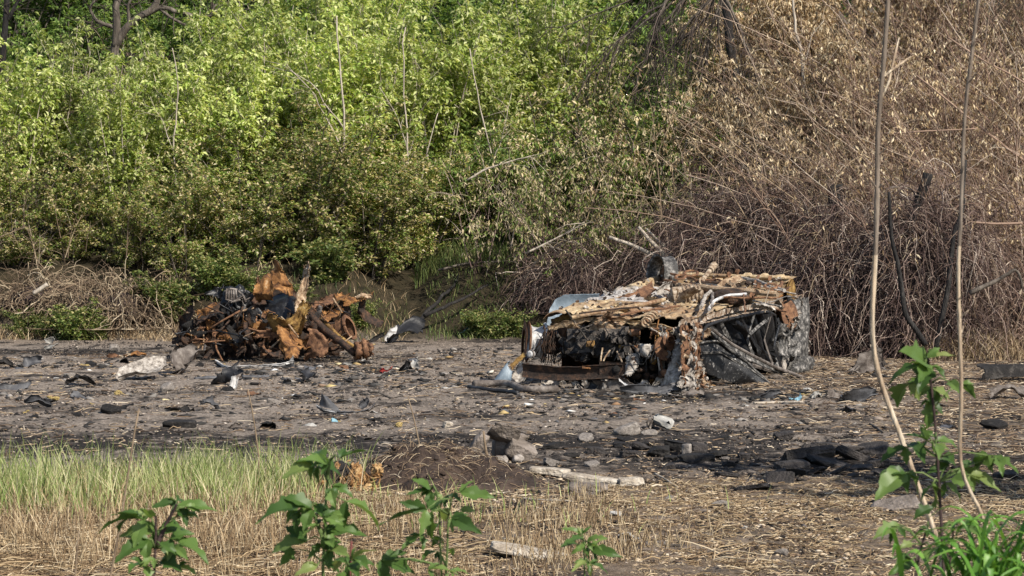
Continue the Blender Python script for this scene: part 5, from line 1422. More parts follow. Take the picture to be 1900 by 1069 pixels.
for k in range(7):
    px = g7.uniform(1050, 1290); py = 600 - (px - 1050) * .2 + g7.uniform(-16, 6); a = U(px, py, g7.uniform(.0, .06)); v = norm(g7.normal(size=3) * np.array((1, .8, .15))); L = g7.uniform(.08, .25)
    w_ = norm(np.cross(v, np.array((0, 0, 1)) + g7.normal(0, .3, 3))) * g7.uniform(.015, .05)
    b = MB(); b.ribbon([a - v * L * .6 - w_, a - w_, a + v * L * .6 - w_], [a - v * L * .6 + w_, a + w_ * 1.2, a + v * L * .6 + w_], 6, 16, .015, 10, .02, .006, .008, k, .015); cp(b, 'buckled_plate', 'underbody')
b = MB()
for px, py, s in ((1367, 505, .03), (1428, 516, .025), (1395, 548, .03), (1408, 530, .03), (1352, 510, .03)):
    b.box(U(px, py, .2), (s * 1.4, s, s * 1.8), r.uniform(-.5, .5, 3), .003)
cp(b, 'bolt_block', 'rust')
b = MB(); b.blob(U(1352, 552, .05), (.22, .16, .09), 4, .2, 2, 3.3, None, .5); cp(b, 'fuel_tank', 'rust_dark')
# rear right corner: hub carrier, drum and torn arch
b = MB(); b.ribbon([S(1462, 556, XR - .02), S(1461, 530, XR - .02), S(1468, 517, XR - .02)], [S(1475, 560, XR - .02), S(1475, 532, XR - .02), S(1472, 518, XR - .02)], 5, 14, .006, 9, .01, .012, 0); cp(b, 'spring_bracket', 'rust_ochre')
c = S(1461, 584, XR + .03)
b = MB(); b.lathe([(-.04, .0), (-.04, .12), (0, .155), (.03, .16), (.04, .13), (.03, .0)], c, (.9, -.25, .15), 30, .03); hb = cp(b, 'rear_brake_drum', 'rust', True)
b = MB(); b.lathe([(-.02, .16), (-.03, .2), (.06, .21), (.07, .18)], c + np.array((-.06, 0, 0)), (.9, -.25, .15), 36, .05, .2, 4.4); cp(b, 'drum_shield', 'soot_metal', True, hb)
b = MB(); b.ribbon([S(1440, 548, XR - .1), S(1438, 575, XR - .08), S(1440, 590, XR - .06)], [S(1460, 540, XR - .1), S(1456, 575, XR - .08), S(1452, 592, XR - .06)], 6, 14, .02, 9, .02, .006, .005); cp(b, 'axle_mount', 'rust_orange')
for k in range(26):
    b = MB()
    p = S(r.uniform(1455, 1497), r.uniform(555, 680), XR + r.uniform(.02, .12)); s = r.uniform(.03, .09); n = norm(np.array((r.normal(0, .4), r.normal(0, 1), r.normal(0, 1))))
    b.ribbon([p - n * s, p, p + n * s], [p - n * s + (.02, .03, .05), p + (.03, .0, .07), p + n * s + (.02, .02, .04)], 6, 12, .02, 14, .02, .005, .008, ridge=.02)
    cp(b, 'burnt_scrap', 'skin' if k % 2 else 'ash_metal')
# crushed bonnet and grille remains under the nose
b = MB(); b.ribbon([F(1080, 706, .0), F(1120, 706, -.05), F(1158, 702, -.06)], [F(1095, 728, -.05), F(1140, 729, -.12), F(1192, 727, -.1)], 10, 22, .02, 7, .05, .006, .004); cp(b, 'bonnet_edge', 'steel')
b = MB(); b.ribbon([F(1148, 703, -.1), F(1165, 714, -.14), F(1192, 722, -.14)], [F(1150, 707, -.12), F(1163, 718, -.16), F(1190, 726, -.16)], 4, 18, .006, 9, .0, .012, .002); cp(b, 'bonnet_rim', 'white_panel')
b = MB(); b.ribbon([F(1060, 708, 0), F(1078, 704, -.02), F(1092, 702, -.04)], [F(1068, 724, -.06), F(1090, 728, -.1), F(1112, 727, -.1)], 8, 16, .025, 9, .04, .006, .006, ridge=.02); cp(b, 'crushed_grille', 'soot_metal')
b = MB()
for k in range(60):
    p = F(r.uniform(985, 1290), r.uniform(708, 727), r.uniform(-.12, .3)); p[2] = max(p[2], .02)
    s = r.uniform(.02, .06); n = norm(r.normal(size=3)); m_ = norm(np.cross(n, r.normal(size=3)))
    b.ribbon([p - n * s, p, p + n * s], [p - n * s + m_ * s, p + m_ * s * 1.3, p + n * s + m_ * s], 4, 7, .012, 20, .01, .004, .006)
cp(b, 'ash_flake', 'ash_metal')

# ------------------------------------------------------------------ the crumpled wreck on the left
WO = np.array((-2.95, 26.0, tz(-2.95, 26.0)))
wreck = empty('crumpled_wreck', WO, 'torn rusty heap of a blown-up car with orange sheets standing up', 'wreck')
def wp(b, name, mat, smooth=False, parent=None):
    o = b.build(name, M[mat], parent or wreck, None, smooth)
    o.data.transform(Matrix.Translation([-k for k in WO])); return o
def wl(pts): return [W(x, y, d) for x, y, d in pts]
def wsheet(name, mat, Lp, Rp, nu=14, amp=.02, sc=6, bulge=.06, ridge=.04, rag=.01, thick=.006, nv=None, parent=None):
    return wp(MB().ribbon(wl(Lp), wl(Rp), nu * 2, nv or 44, amp * .8, sc * 1.3, bulge * .35, thick, rag * .6, Lp[0][0] * .1, ridge * 1.6), name, mat, False, parent)
def wtube(name, mat, pts, r0, r1=None, seg=8, jit=.01):
    p = np.array(wl(pts)); k = np.r_[0, np.cumsum(np.linalg.norm(np.diff(p, axis=0), axis=1))]
    t = np.linspace(0, k[-1], 14); q = np.stack([np.interp(t, k, p[:, c]) for c in range(3)], -1); q = q + vec_noise(q * 6, 2) * jit
    return wp(MB().tube(q, np.linspace(r0, r1 or r0, 14), seg), name, mat)

rw = np.random.default_rng(9)
# crushed dark body behind everything
b = MB()
X, Z = np.meshgrid(np.linspace(-1, 1, 50), np.linspace(0, 1, 30))
for dy, k in ((.35, 1.0), (-.15, .78)):
    P = np.stack([-2.95 + X * .98 * k - .1, 26.0 + dy + .25 * np.cos(X * 1.5) * Z, WO[2] - .02 + Z * .86 * k * (1 - .55 * np.abs(X - .12) ** 1.6)], -1)
    P = P + vec_noise(P * 4, 4) * .14 + vec_noise(P * 11, 3) * .05
    b.grid(P, .01)
wp(b, 'crushed_body', 'rust_dark')

# tall torn sheets
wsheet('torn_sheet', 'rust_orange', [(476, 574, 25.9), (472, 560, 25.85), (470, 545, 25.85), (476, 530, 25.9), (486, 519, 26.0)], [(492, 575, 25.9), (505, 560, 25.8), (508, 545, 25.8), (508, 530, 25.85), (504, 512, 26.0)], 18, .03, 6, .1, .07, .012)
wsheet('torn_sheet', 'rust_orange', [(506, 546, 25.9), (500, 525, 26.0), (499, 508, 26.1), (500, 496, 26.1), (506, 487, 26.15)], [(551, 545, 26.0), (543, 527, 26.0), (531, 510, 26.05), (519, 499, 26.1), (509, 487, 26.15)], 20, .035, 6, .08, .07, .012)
wsheet('torn_flap', 'rust', [(470, 545, 26.2), (475, 528, 26.2), (477, 514, 26.2)], [(484, 540, 26.2), (483, 528, 26.2), (480, 514, 26.2)], 6, .02, 8, .03, .03)
wsheet('torn_post', 'rust_pale', [(546, 596, 25.45), (549, 568, 25.50), (552, 545, 25.55), (558, 527, 25.65), (564, 512, 25.75), (566, 497, 25.80)], [(568, 590, 25.50), (571, 565, 25.55), (571, 545, 25.60), (572, 527, 25.65), (575, 512, 25.75), (577, 495, 25.80)], 14, .03, 8, .09, .06, .012)
wsheet('torn_tip', 'ash_metal', [(556, 515, 25.75), (562, 505, 25.75), (568, 496, 25.75)], [(568, 520, 25.70), (573, 508, 25.75), (576, 496, 25.75)], 6, .02, 9, .03, .04, .01)
wsheet('ochre_sheet', 'rust_ochre', [(494, 592, 25.35), (512, 605, 25.30), (535, 600, 25.30), (552, 585, 25.35), (558, 562, 25.40)], [(516, 628, 25.20), (532, 625, 25.20), (552, 615, 25.25), (566, 598, 25.30), (570, 575, 25.40)], 20, .035, 6, .1, .08, .012, nv=40)
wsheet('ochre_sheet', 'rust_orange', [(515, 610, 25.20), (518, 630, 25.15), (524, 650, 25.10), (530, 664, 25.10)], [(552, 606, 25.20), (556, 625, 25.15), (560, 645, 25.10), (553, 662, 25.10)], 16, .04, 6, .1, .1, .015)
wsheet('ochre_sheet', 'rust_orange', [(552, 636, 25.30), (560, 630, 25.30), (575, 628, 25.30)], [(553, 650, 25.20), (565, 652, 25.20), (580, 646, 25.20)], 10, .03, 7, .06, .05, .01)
wsheet('rust_sheet', 'rust', [(570, 600, 25.30), (574, 625, 25.20), (580, 650, 25.10), (584, 664, 25.10)], [(592, 600, 25.40), (596, 620, 25.30), (598, 645, 25.20), (596, 664, 25.15)], 12, .04, 6, .08, .08, .012)
# curved dark interior shell under the peak
wsheet('inner_shell', 'soot_metal', [(500, 552, 26.00), (515, 545, 26.10), (535, 545, 26.15), (549, 550, 26.10)], [(488, 590, 25.80), (510, 605, 25.70), (535, 600, 25.70), (550, 580, 25.80)], 18, .02, 5, -.16, .03, .005)
# right side: torn rusty sheets and the long arm
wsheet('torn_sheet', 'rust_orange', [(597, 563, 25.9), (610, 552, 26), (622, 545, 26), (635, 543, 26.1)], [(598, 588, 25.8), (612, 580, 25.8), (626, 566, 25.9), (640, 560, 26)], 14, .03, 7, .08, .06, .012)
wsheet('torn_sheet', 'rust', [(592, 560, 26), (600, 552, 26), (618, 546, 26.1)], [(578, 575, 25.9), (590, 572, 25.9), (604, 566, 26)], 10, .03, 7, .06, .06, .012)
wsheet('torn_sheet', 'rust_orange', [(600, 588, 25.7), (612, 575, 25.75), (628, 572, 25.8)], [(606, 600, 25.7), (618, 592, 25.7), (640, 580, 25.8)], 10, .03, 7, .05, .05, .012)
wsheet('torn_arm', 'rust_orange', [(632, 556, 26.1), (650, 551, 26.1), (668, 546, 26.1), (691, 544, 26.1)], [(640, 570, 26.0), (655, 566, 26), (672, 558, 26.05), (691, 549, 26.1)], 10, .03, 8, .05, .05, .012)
wsheet('torn_arm_tip', 'rust_pale', [(660, 548, 26.05), (672, 545, 26.05), (690, 547, 26.05)], [(662, 554, 26.0), (674, 552, 26.05), (688, 553, 26.05)], 6, .015, 8, .02, .02, .008)
wsheet('hanging_strip', 'rust_dark', [(668, 556, 26.2), (664, 578, 26.2), (676, 596, 26.2), (705, 608, 26.2)], [(678, 556, 26.2), (677, 574, 26.2), (688, 588, 26.2), (712, 598, 26.2)], 8, .02, 8, .04, .04, .012)
wsheet('inner_panel', 'rust_dark', [(600, 592, 26.1), (612, 580, 26.1), (640, 572, 26.2)], [(610, 625, 26.0), (625, 615, 26), (655, 600, 26.1)], 14, .04, 6, .08, .08, .012)
wp(MB().lathe([(-.14, .1), (-.14, .12), (-.04, .118), (-.03, .128), (.08, .13), (.09, .15), (.11, .15), (.11, .11)], W(635, 613, 25.8), (.85, -.3, .35), 30, .08), 'crushed_drum', 'rust', True)
# the long steel tube and its crushed end box
wtube('steel_tube', 'rust_dark', [(578, 588, 25.45), (600, 610, 25.3), (630, 633, 25.1), (658, 656, 24.9)], .042, .038, 12, .006)
wtube('flat_bar', 'rust_ochre', [(596, 592, 25.6), (620, 617, 25.45), (650, 640, 25.3), (672, 652, 25.2)], .03, .026, 4, .008)
wsheet('bent_bar', 'steel', [(578, 592, 25.5), (586, 578, 25.5), (593, 566, 25.5)], [(588, 596, 25.5), (595, 582, 25.5), (600, 570, 25.5)], 6, .012, 8, .03, .02, .004)
b = MB()
for L_, R_ in (([(654, 642), (660, 652), (655, 664)], [(672, 640), (676, 652), (668, 665)]), ([(668, 640), (674, 652), (670, 666)], [(682, 642), (688, 654), (684, 664)]), ([(682, 642), (690, 650), (684, 662)], [(694, 644), (696, 654), (690, 660)]), ([(656, 640), (672, 638), (690, 643)], [(658, 646), (674, 646), (692, 650)])):
    b.ribbon([W(x, y, 24.95 - .1 * (i == 1)) for i, (x, y) in enumerate(L_)], [W(x, y, 24.9 - .12 * (i == 1)) for i, (x, y) in enumerate(R_)], 10, 18, .03, 8, .05, .008, .01, L_[0][0], .05)
wp(b, 'crushed_box_end', 'rust')
# left side: beam ends, plates, pale lower panel
wsheet('beam_end', 'rust_dark', [(316, 620, 25.7), (330, 612, 25.7), (348, 612, 25.8)], [(320, 640, 25.6), (334, 638, 25.6), (350, 634, 25.7)], 10, .02, 7, .05, .04, .006)
wsheet('bent_beam', 'steel', [(348, 618, 25.6), (366, 606, 25.6), (378, 596, 25.7), (388, 588, 25.7)], [(358, 630, 25.5), (376, 618, 25.5), (388, 606, 25.6), (396, 594, 25.7)], 10, .015, 6, .06, .03, .004)
wsheet('bent_beam', 'rust', [(340, 624, 25.5), (356, 632, 25.45), (372, 630, 25.5)], [(342, 634, 25.5), (358, 640, 25.4), (376, 636, 25.45)], 8, .02, 7, .04, .03, .008)
wsheet('pale_panel', 'rust_pale', [(334, 640, 25.45), (352, 638, 25.4), (372, 636, 25.4)], [(336, 660, 25.4), (354, 658, 25.35), (374, 655, 25.35)], 12, .02, 7, .05, .04, .008)
wtube('thin_rod', 'rust', [(356, 637, 25.3), (380, 635, 25.3), (418, 632, 25.3)], .011, .009, 6)
wtube('thin_rod', 'rust_pale', [(376, 612, 25.4), (378, 632, 25.35), (374, 652, 25.3)], .01, .008, 6)
wtube('long_rod', 'rust_pale', [(345, 580, 25.9), (368, 580, 25.9), (396, 577, 25.9)], .012, .01, 6)
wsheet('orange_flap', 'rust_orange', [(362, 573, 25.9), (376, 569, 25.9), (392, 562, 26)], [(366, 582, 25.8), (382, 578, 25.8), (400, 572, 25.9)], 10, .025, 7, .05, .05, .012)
wsheet('dark_plate', 'soot_metal', [(388, 550, 26.1), (394, 536, 26.1), (402, 533, 26.1)], [(410, 548, 26.0), (416, 537, 26.1), (420, 533, 26.1)], 10, .02, 7, .04, .04, .01)
wsheet('dark_plate', 'rust_dark', [(330, 582, 26), (345, 578, 26), (360, 580, 26)], [(328, 606, 25.9), (345, 604, 25.9), (362, 602, 25.9)], 12, .05, 7, .05, .09, .014)
wsheet('dark_plate', 'soot_metal', [(370, 596, 25.9), (385, 588, 25.9), (400, 590, 25.9)], [(364, 612, 25.8), (380, 608, 25.8), (398, 606, 25.8)], 10, .03, 7, .05, .05, .01)
wsheet('dark_post', 'rust_dark', [(450, 600, 25.4), (455, 620, 25.35), (462, 640, 25.35), (466, 655, 25.3)], [(460, 598, 25.4), (466, 618, 25.35), (472, 638, 25.3), (476, 652, 25.3)], 6, .012, 8, .02, .02, .006)
# burnt engine with the pale ribbed head
b = MB(); b.blob(W(438, 560, 26.0), (.2, .16, .2), 4, .35, 3, 2.2, None, .4)
for k in range(22): b.box(W(rw.uniform(418, 460), rw.uniform(540, 585), rw.uniform(25.75, 25.95)), rw.uniform(.02, .09, 3), rw.uniform(-.8, .8, 3), .004)
engw = wp(b, 'burnt_engine', 'soot_metal')
b = MB()
for k in range(5):
    a0 = W(421 + k * 4.2, 537 - abs(k - 2) * .4 + .0, 25.78); b.tube([a0, W(420 + k * 4.5, 546, 25.72), W(419 + k * 5, 556, 25.74)], .011, 6)
b.tube(wl([(418, 541, 25.78), (428, 536, 25.76), (440, 538, 25.78)]), .016, 6); b.tube(wl([(442, 540, 25.8), (452, 550, 25.76), (456, 560, 25.76)]), .012, 6); b.tube(wl([(420, 556, 25.74), (432, 560, 25.7), (446, 556, 25.74)]), .012, 6)
for k in range(12):
    a0 = W(rw.uniform(422, 456), rw.uniform(540, 565), 25.75); b.tube([a0, a0 + rw.normal(0, .05, 3)], .007, 5)
wp(b, 'ribbed_head', 'steel', True, engw)
# knot of broken pieces in the middle
wsheet('rust_knot', 'rust_orange', [(458, 600, 25.5), (470, 594, 25.5), (484, 602, 25.5)], [(462, 614, 25.45), (476, 610, 25.4), (488, 618, 25.45)], 12, .05, 8, .06, .09, .015)
wsheet('rust_knot', 'rust', [(470, 612, 25.4), (482, 606, 25.4), (496, 616, 25.45)], [(474, 630, 25.35), (486, 632, 25.3), (496, 632, 25.4)], 12, .05, 8, .06, .09, .015)
wsheet('grey_flap', 'steel', [(492, 600, 25.5), (504, 602, 25.45), (514, 612, 25.45)], [(494, 610, 25.45), (504, 616, 25.4), (512, 624, 25.4)], 8, .02, 8, .04, .04, .01)
mats = ['rust_dark', 'char', 'soot_metal', 'rust', 'rust_dark', 'char', 'rust_orange', 'engine']
for k in range(70):                        # crumpled pieces all through the heap
    px = rw.uniform(325, 620) if k % 4 == 0 else rw.uniform(325, 500); top = 575 + 40 * ((px - 480) / 160) ** 2
    py = rw.uniform(top, 660); d = rw.uniform(25.3, 25.95) - .25 * (py - 600) / 60
    c = W(px, py, d); n = norm(rw.normal(size=3)); m_ = norm(np.cross(n, rw.normal(size=3))); s = rw.uniform(.05, .14)
    c[2] = max(c[2], WO[2] + .05)
    wp(MB().ribbon([c - n * s, c + m_ * s * .2, c + n * s], [c - n * s + m_ * s * .8, c + m_ * s, c + n * s + m_ * s * .6], 16, 30, .012, 7, .04, .006, .006, k * 3.1, .05), 'crushed_piece', mats[k % 8])
for k in range(46):
    px = rw.uniform(330, 640); py = rw.uniform(572, 655); c = W(px, py, rw.uniform(25.2, 25.6)); n = norm(rw.normal(size=3) * np.array((1, .4, .7))); s = rw.uniform(.06, .24)
    q = np.array([c - n * s, c + rw.normal(0, .03, 3), c + n * s]); q[:, 2] = np.maximum(q[:, 2], WO[2] + .02)
    wp(MB().tube(q, rw.uniform(.004, .014), 6), 'bent_rod', ['rust_dark', 'rust', 'soot_metal', 'rust_pale'][k % 4])
b = MB()
for k in range(150):
    px = rw.uniform(318, 600); py = rw.uniform(640, 672); g = G(px, py); s = rw.uniform(.015, .06)
    g[2] += s * .3; n = norm(rw.normal(size=3)); m_ = norm(np.cross(n, rw.normal(size=3)))
    b.ribbon([g - n * s, g, g + n * s], [g - n * s + m_ * s, g + m_ * s, g + n * s + m_ * s], 3, 5, .01, 12, .01, .005, .004)
tag(wp(b, 'burnt_fragments', 'char'), kind='stuff')

# ------------------------------------------------------------------ single pieces lying about the clearing
def gsheet(name, label, cat, mat, Lp, Rp, nu=12, amp=.012, sc=8, bulge=.03, ridge=.02, rag=.006, thick=.005, group=None, base=False):
    """bent sheet lying on the ground; points are (px, py, height above the ground, depth offset from the first point)"""
    g = G(Lp[0][0], max(Lp[0][1], 637) if base else Lp[0][1])
    def P(q): 
        x, y = q[0], q[1]; d = g[1] + (q[2] if len(q) > 2 else 0); return W(x, y, d)
    o = MB().ribbon([P(q) for q in Lp], [P(q) for q in Rp], nu, None, amp, sc, bulge, thick, rag, Lp[0][0] * .13, ridge).build(name, M[mat], None, g)
    zmin = min(v.co.z for v in o.data.vertices)
    o.data.transform(Matrix.Translation((0, 0, -zmin - .012)))
    return tag(o, label, cat, group)

gsheet('bumper_shell', 'bent silver-white bumper shell on the gravel left of the crumpled wreck', 'car part', 'ash_metal',
       [(213, 708), (222, 696, .1), (240, 685, .15), (262, 679, .2), (285, 675, .25), (308, 676, .3)], [(218, 710, -.05), (236, 700, -.05), (254, 697, -.05), (272, 704, -.1), (292, 702, -.1), (311, 689, .1)], 16, .01, 6, .06, .02, .004)
o = empty('bumper_strip', G(468, 682), 'long black bumper strip with white edge lying before the crumpled wreck', 'car part'); g0 = np.array(o.location)
def bp_(b, name, mat): x = b.build(name, M[mat], o); x.data.transform(Matrix.Translation(-Vector(g0))); return x
dB = g0[1]
bp_(MB().ribbon([W(398, 668, dB + .3), W(410, 676, dB + .1), W(425, 680, dB), (W(470, 678, dB)), W(520, 675, dB + .05), W(545, 668, dB + .2)], [W(402, 673, dB + .3), W(412, 681, dB + .1), W(426, 684, dB), W(470, 682, dB), W(521, 679, dB + .05), W(547, 673, dB + .2)], 5, 40, .006, 8, .02, .006, .002), 'white_edge', 'white_panel')
bp_(MB().ribbon([W(398, 672, dB + .35), W(412, 682, dB + .15), W(470, 682, dB + .06), W(521, 679, dB + .1)], [W(400, 684, dB + .35), W(414, 690, dB + .15), W(470, 687, dB + .1), W(520, 686, dB + .1)], 6, 40, .01, 8, .02, .006, .004), 'black_shell', 'black_plastic')
bp_(MB().ribbon([W(522, 676, dB + .1), W(534, 676, dB + .1), W(546, 672, dB + .2)], [W(519, 692, dB + .02), W(534, 697, dB), W(549, 692, dB + .05)], 10, 14, .012, 8, .04, .006, .006), 'end_flap', 'black_plastic')
bp_(MB().ribbon([W(536, 672, dB + .2), W(540, 664, dB + .22), W(544, 659, dB + .24)], [W(546, 680, dB + .2), W(545, 668, dB + .22), W(545, 660, dB + .24)], 5, 10, .006, 8, .01, .005, .003), 'white_tip', 'white_panel')
o = empty('bumper_bow', G(640, 766), 'dark grey bumper piece bowed like a boat on the gravel, centre left', 'car part'); g0 = np.array(o.location); dB = g0[1]
bp_(MB().ribbon([W(586, 752, dB), W(600, 760, dB - .1), (W(630, 764, dB - .15)), W(665, 764, dB - .15), W(685, 758, dB), W(696, 749, dB + .15)], [W(588, 757, dB), W(602, 766, dB - .1), W(630, 769, dB - .15), W(665, 769, dB - .15), W(686, 766, dB), W(698, 764, dB + .1)], 6, 40, .006, 8, .02, .006, .003), 'bow_shell', 'grey_plastic')
bp_(MB().ribbon([W(592, 751, dB), W(594, 740, dB), W(598, 730, dB)], [W(632, 763, dB), W(620, 748, dB), W(603, 734, dB)], 10, 14, .006, 8, -.05, .005, .003), 'upright_shell', 'grey_plastic')
bp_(MB().ribbon([W(662, 752, dB + .1), W(672, 744, dB + .1), W(682, 738, dB + .1)], [W(670, 760, dB + .1), W(682, 754, dB + .1), W(684, 744, dB + .1)], 6, 12, .008, 8, .02, .005, .004), 'torn_lug', 'grey_plastic')
bp_(MB().ribbon([W(684, 760, dB - .05), W(696, 752, dB), W(708, 750, dB + .05)], [W(688, 768, dB - .05), W(698, 766, dB), W(704, 764, dB)], 8, 12, .006, 8, .03, .005, .004), 'pale_end', 'steel')
bp_(MB().ribbon([W(586, 751, dB - .02), W(598, 758, dB - .12), W(625, 763, dB - .17)], [W(587, 754, dB - .02), W(599, 761, dB - .12), W(625, 766, dB - .17)], 3, 20, .003, 8, .0, .006, .0), 'white_edge', 'white_panel')

o = empty('white_canister', G(1226, 796), 'battered white canister lying alone right of centre in front of the car', 'canister'); g0 = np.array(o.location)
b = MB(); b.box((g0 + np.array((.02, .0, .055))), (.17, .1, .085), (.12, .3, -.6), .006, .3); bp_(b, 'case', 'white_scrap')
b = MB(); b.box((g0 + np.array((-.07, .04, .045))), (.05, .09, .085), (.1, .2, -.5), .006, .25); bp_(b, 'torn_cap', 'steel')

gsheet('scrap_box', 'long black burnt scrap box lying at the right edge before the dry grass', 'scrap', 'char', [(1812, 708), (1815, 703, .2), (1860, 703, .25), (1930, 704, .25)], [(1813, 738, -.1), (1830, 738, .0), (1865, 734, .05), (1930, 732, .05)], 14, .02, 6, -.08, .03, .006, .01)
gsheet('scrap_sheet', 'grey bent scrap sheet in front of the scrap box at the right edge', 'scrap', 'steel', [(1838, 742), (1865, 740, .1), (1905, 738, .15)], [(1845, 752, -.1), (1875, 752, -.05), (1905, 750, 0)], 10, .02, 7, .04, .04, .008)
gsheet('black_scrap', 'crumpled black and white scrap at the foot of the dirt gully', 'scrap', 'black_plastic', [(715, 628), (735, 612, .2), (758, 596, .3), (784, 592, .3)], [(722, 632, -.1), (745, 632, -.1), (770, 626, 0), (786, 620, .1)], 16, .03, 6, .06, .05, .02, base=True)
gsheet('white_scrap_plate', 'pale striped plate leaning on the black scrap by the dirt gully', 'scrap', 'white_panel', [(712, 618), (726, 606, .1), (736, 598, .2)], [(722, 628, -.05), (738, 622, 0), (742, 610, .1)], 8, .015, 8, .03, .03, .006, base=True)
gsheet('dark_plank', 'dark flat bar lying between the crumpled wreck and the black scrap', 'scrap', 'char', [(678, 626), (695, 616, .1), (712, 608, .15)], [(682, 630, 0), (700, 623, .1), (714, 614, .15)], 6, .01, 8, .02, .01, base=True)
gsheet('grey_box', 'flat grey plastic box lying on the far left gravel', 'scrap', 'grey_plastic', [(42, 684), (44, 671, .1), (78, 670, .1)], [(58, 686, 0), (74, 684, .05), (79, 682, .1)], 10, .01, 8, .04, .02, .004)
gsheet('black_sheet', 'black bent sheet at the left edge on the gravel', 'scrap', 'char', [(-4, 684), (10, 674, .1), (24, 682, .1)], [(-2, 690, -.1), (14, 688, 0), (32, 686, .05)], 8, .015, 8, .03, .03)
gsheet('dark_flap', 'dark torn flap with raised edge, left of the silver bumper shell', 'scrap', 'char', [(120, 716), (142, 708, .1), (170, 704, .15)], [(124, 720, -.05), (148, 717, 0), (178, 716, 0)], 10, .02, 8, .05, .04, .01)
gsheet('grey_flap', 'long grey torn flap at the left edge before the yellow foam', 'scrap', 'grey_plastic', [(-6, 726), (24, 724, .05), (60, 720, .1)], [(-6, 730, 0), (22, 735, -.1), (48, 732, 0)], 10, .012, 8, .03, .02, .006)
gsheet('grey_shard', 'grey plastic shard in front of the dark torn flap', 'scrap', 'grey_plastic', [(130, 742), (138, 732, .05), (150, 735, .08)], [(136, 744, -.02), (152, 744, 0), (168, 743, .05)], 8, .01, 8, .03, .02)
gsheet('black_white_strip', 'black strip with white ends lying left of the burnt brick', 'scrap', 'grey_plastic', [(46, 758), (62, 752, .05), (95, 756, .1)], [(48, 763, 0), (66, 762, 0), (98, 762, .05)], 8, .012, 8, .03, .03)
gsheet('black_scrap_strip', 'ragged black strip lying behind the burnt brick', 'scrap', 'char', [(308, 764), (330, 760, .05), (350, 755, .1)], [(312, 768, 0), (336, 766, 0), (366, 764, .05)], 8, .02, 8, .04, .04, .012)
gsheet('grey_sheet_bit', 'thin grey sheet right of the ragged black strip', 'scrap', 'grey_plastic', [(372, 764), (390, 758, .05), (405, 762, .1)], [(376, 768, 0), (394, 766, 0), (408, 766, .05)], 8, .015, 8, .03, .03, .01)
gsheet('dark_pipe_cover', 'flat dark cover plate before the nose of the overturned car', 'scrap', 'grey_plastic', [(1150, 733), (1200, 732, .08), (1255, 734, .1)], [(1154, 742, 0), (1205, 742, 0), (1258, 741, .05)], 10, .015, 7, .03, .03, .008)
gsheet('pale_shard', 'pale torn shard beside the flat dark cover plate', 'scrap', 'steel', [(1262, 738), (1285, 733, .05), (1308, 736, .08)], [(1266, 746, 0), (1290, 746, 0), (1314, 746, .03)], 8, .015, 8, .03, .03, .01)
gsheet('grey_sheet', 'grey torn sheet right of the hanging car door, near a blue scrap', 'scrap', 'grey_plastic', [(1410, 742), (1428, 732, .05), (1446, 733, .08)], [(1418, 746, 0), (1436, 742, .02), (1452, 742, .05)], 8, .012, 8, .03, .03, .008)
gsheet('white_sheet', 'crumpled white sheet left of the near stem, beside grey sheets', 'scrap', 'white_scrap', [(1502, 742), (1515, 734, .05), (1525, 732, .08)], [(1508, 746, 0), (1520, 742, .02), (1532, 738, .05)], 8, .02, 9, .04, .04, .01)
gsheet('pale_sheet', 'large pale crumpled sheet just left of the near stem', 'scrap', 'steel', [(1530, 740), (1550, 734, .08), (1580, 732, .1)], [(1536, 748, 0), (1556, 746, 0), (1586, 742, .05)], 12, .025, 8, .05, .05, .01)
gsheet('grey_crumpled_sheet', 'dull grey crumpled sheet touching the near stem on its left', 'scrap', 'grey_plastic', [(1560, 748), (1590, 738, .06), (1625, 736, .1)], [(1564, 752, 0), (1594, 750, 0), (1628, 746, .05)], 12, .02, 8, .04, .04, .01)
gsheet('glass_fibre_heap', 'heap of grey glassy scrap between vine mound and near stem', 'scrap', 'steel', [(1582, 695), (1600, 676, .15), (1630, 672, .2)], [(1590, 700, 0), (1615, 698, 0), (1650, 696, .1)], 14, .04, 8, .08, .09, .02)
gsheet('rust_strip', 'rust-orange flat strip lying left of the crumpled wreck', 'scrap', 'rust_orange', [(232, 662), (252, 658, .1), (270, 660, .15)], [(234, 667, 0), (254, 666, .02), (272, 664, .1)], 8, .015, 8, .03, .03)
gsheet('dark_rust_strip', 'dark rusty strip lying just left of the rust-orange strip', 'scrap', 'rust', [(198, 664), (212, 661, .05), (228, 662, .1)], [(200, 668, 0), (214, 667, 0), (230, 666, .05)], 8, .012, 8, .02, .02)
gsheet('grey_pile_sheet', 'grey and black shattered trim left below the crumpled wreck', 'scrap', 'steel', [(314, 696), (330, 676, .2), (352, 668, .3), (372, 672, .3)], [(326, 700, -.05), (345, 694, 0), (362, 690, .1), (378, 688, .2)], 14, .05, 7, .08, .1, .025)
gsheet('dark_trim', 'dark shattered trim under the white-edged bumper strip', 'scrap', 'black_plastic', [(402, 716), (416, 700, .1), (436, 708, .15)], [(410, 722, 0), (424, 718, 0), (446, 722, .05)], 12, .04, 8, .06, .08, .02)
gsheet('pale_trim', 'pale broken trim upright right of the dark shattered trim', 'scrap', 'white_panel', [(428, 722), (432, 708, .05), (436, 700, .08)], [(440, 722, 0), (440, 712, .03), (441, 704, .06)], 6, .015, 8, .02, .03, .008)
gsheet('black_fragment', 'black angular fragment below the right end of the bumper strip', 'scrap', 'black_plastic', [(556, 710), (562, 696, .08), (576, 690, .12)], [(566, 714, 0), (578, 712, .02), (590, 706, .08)], 10, .03, 8, .05, .06, .012)
gsheet('grey_fragment', 'small pointed black fragment left of the angular black one', 'scrap', 'grey_plastic', [(520, 712), (526, 702, .06), (532, 708, .1)], [(526, 716, 0), (534, 714, .02), (542, 714, .05)], 8, .015, 8, .03, .03)
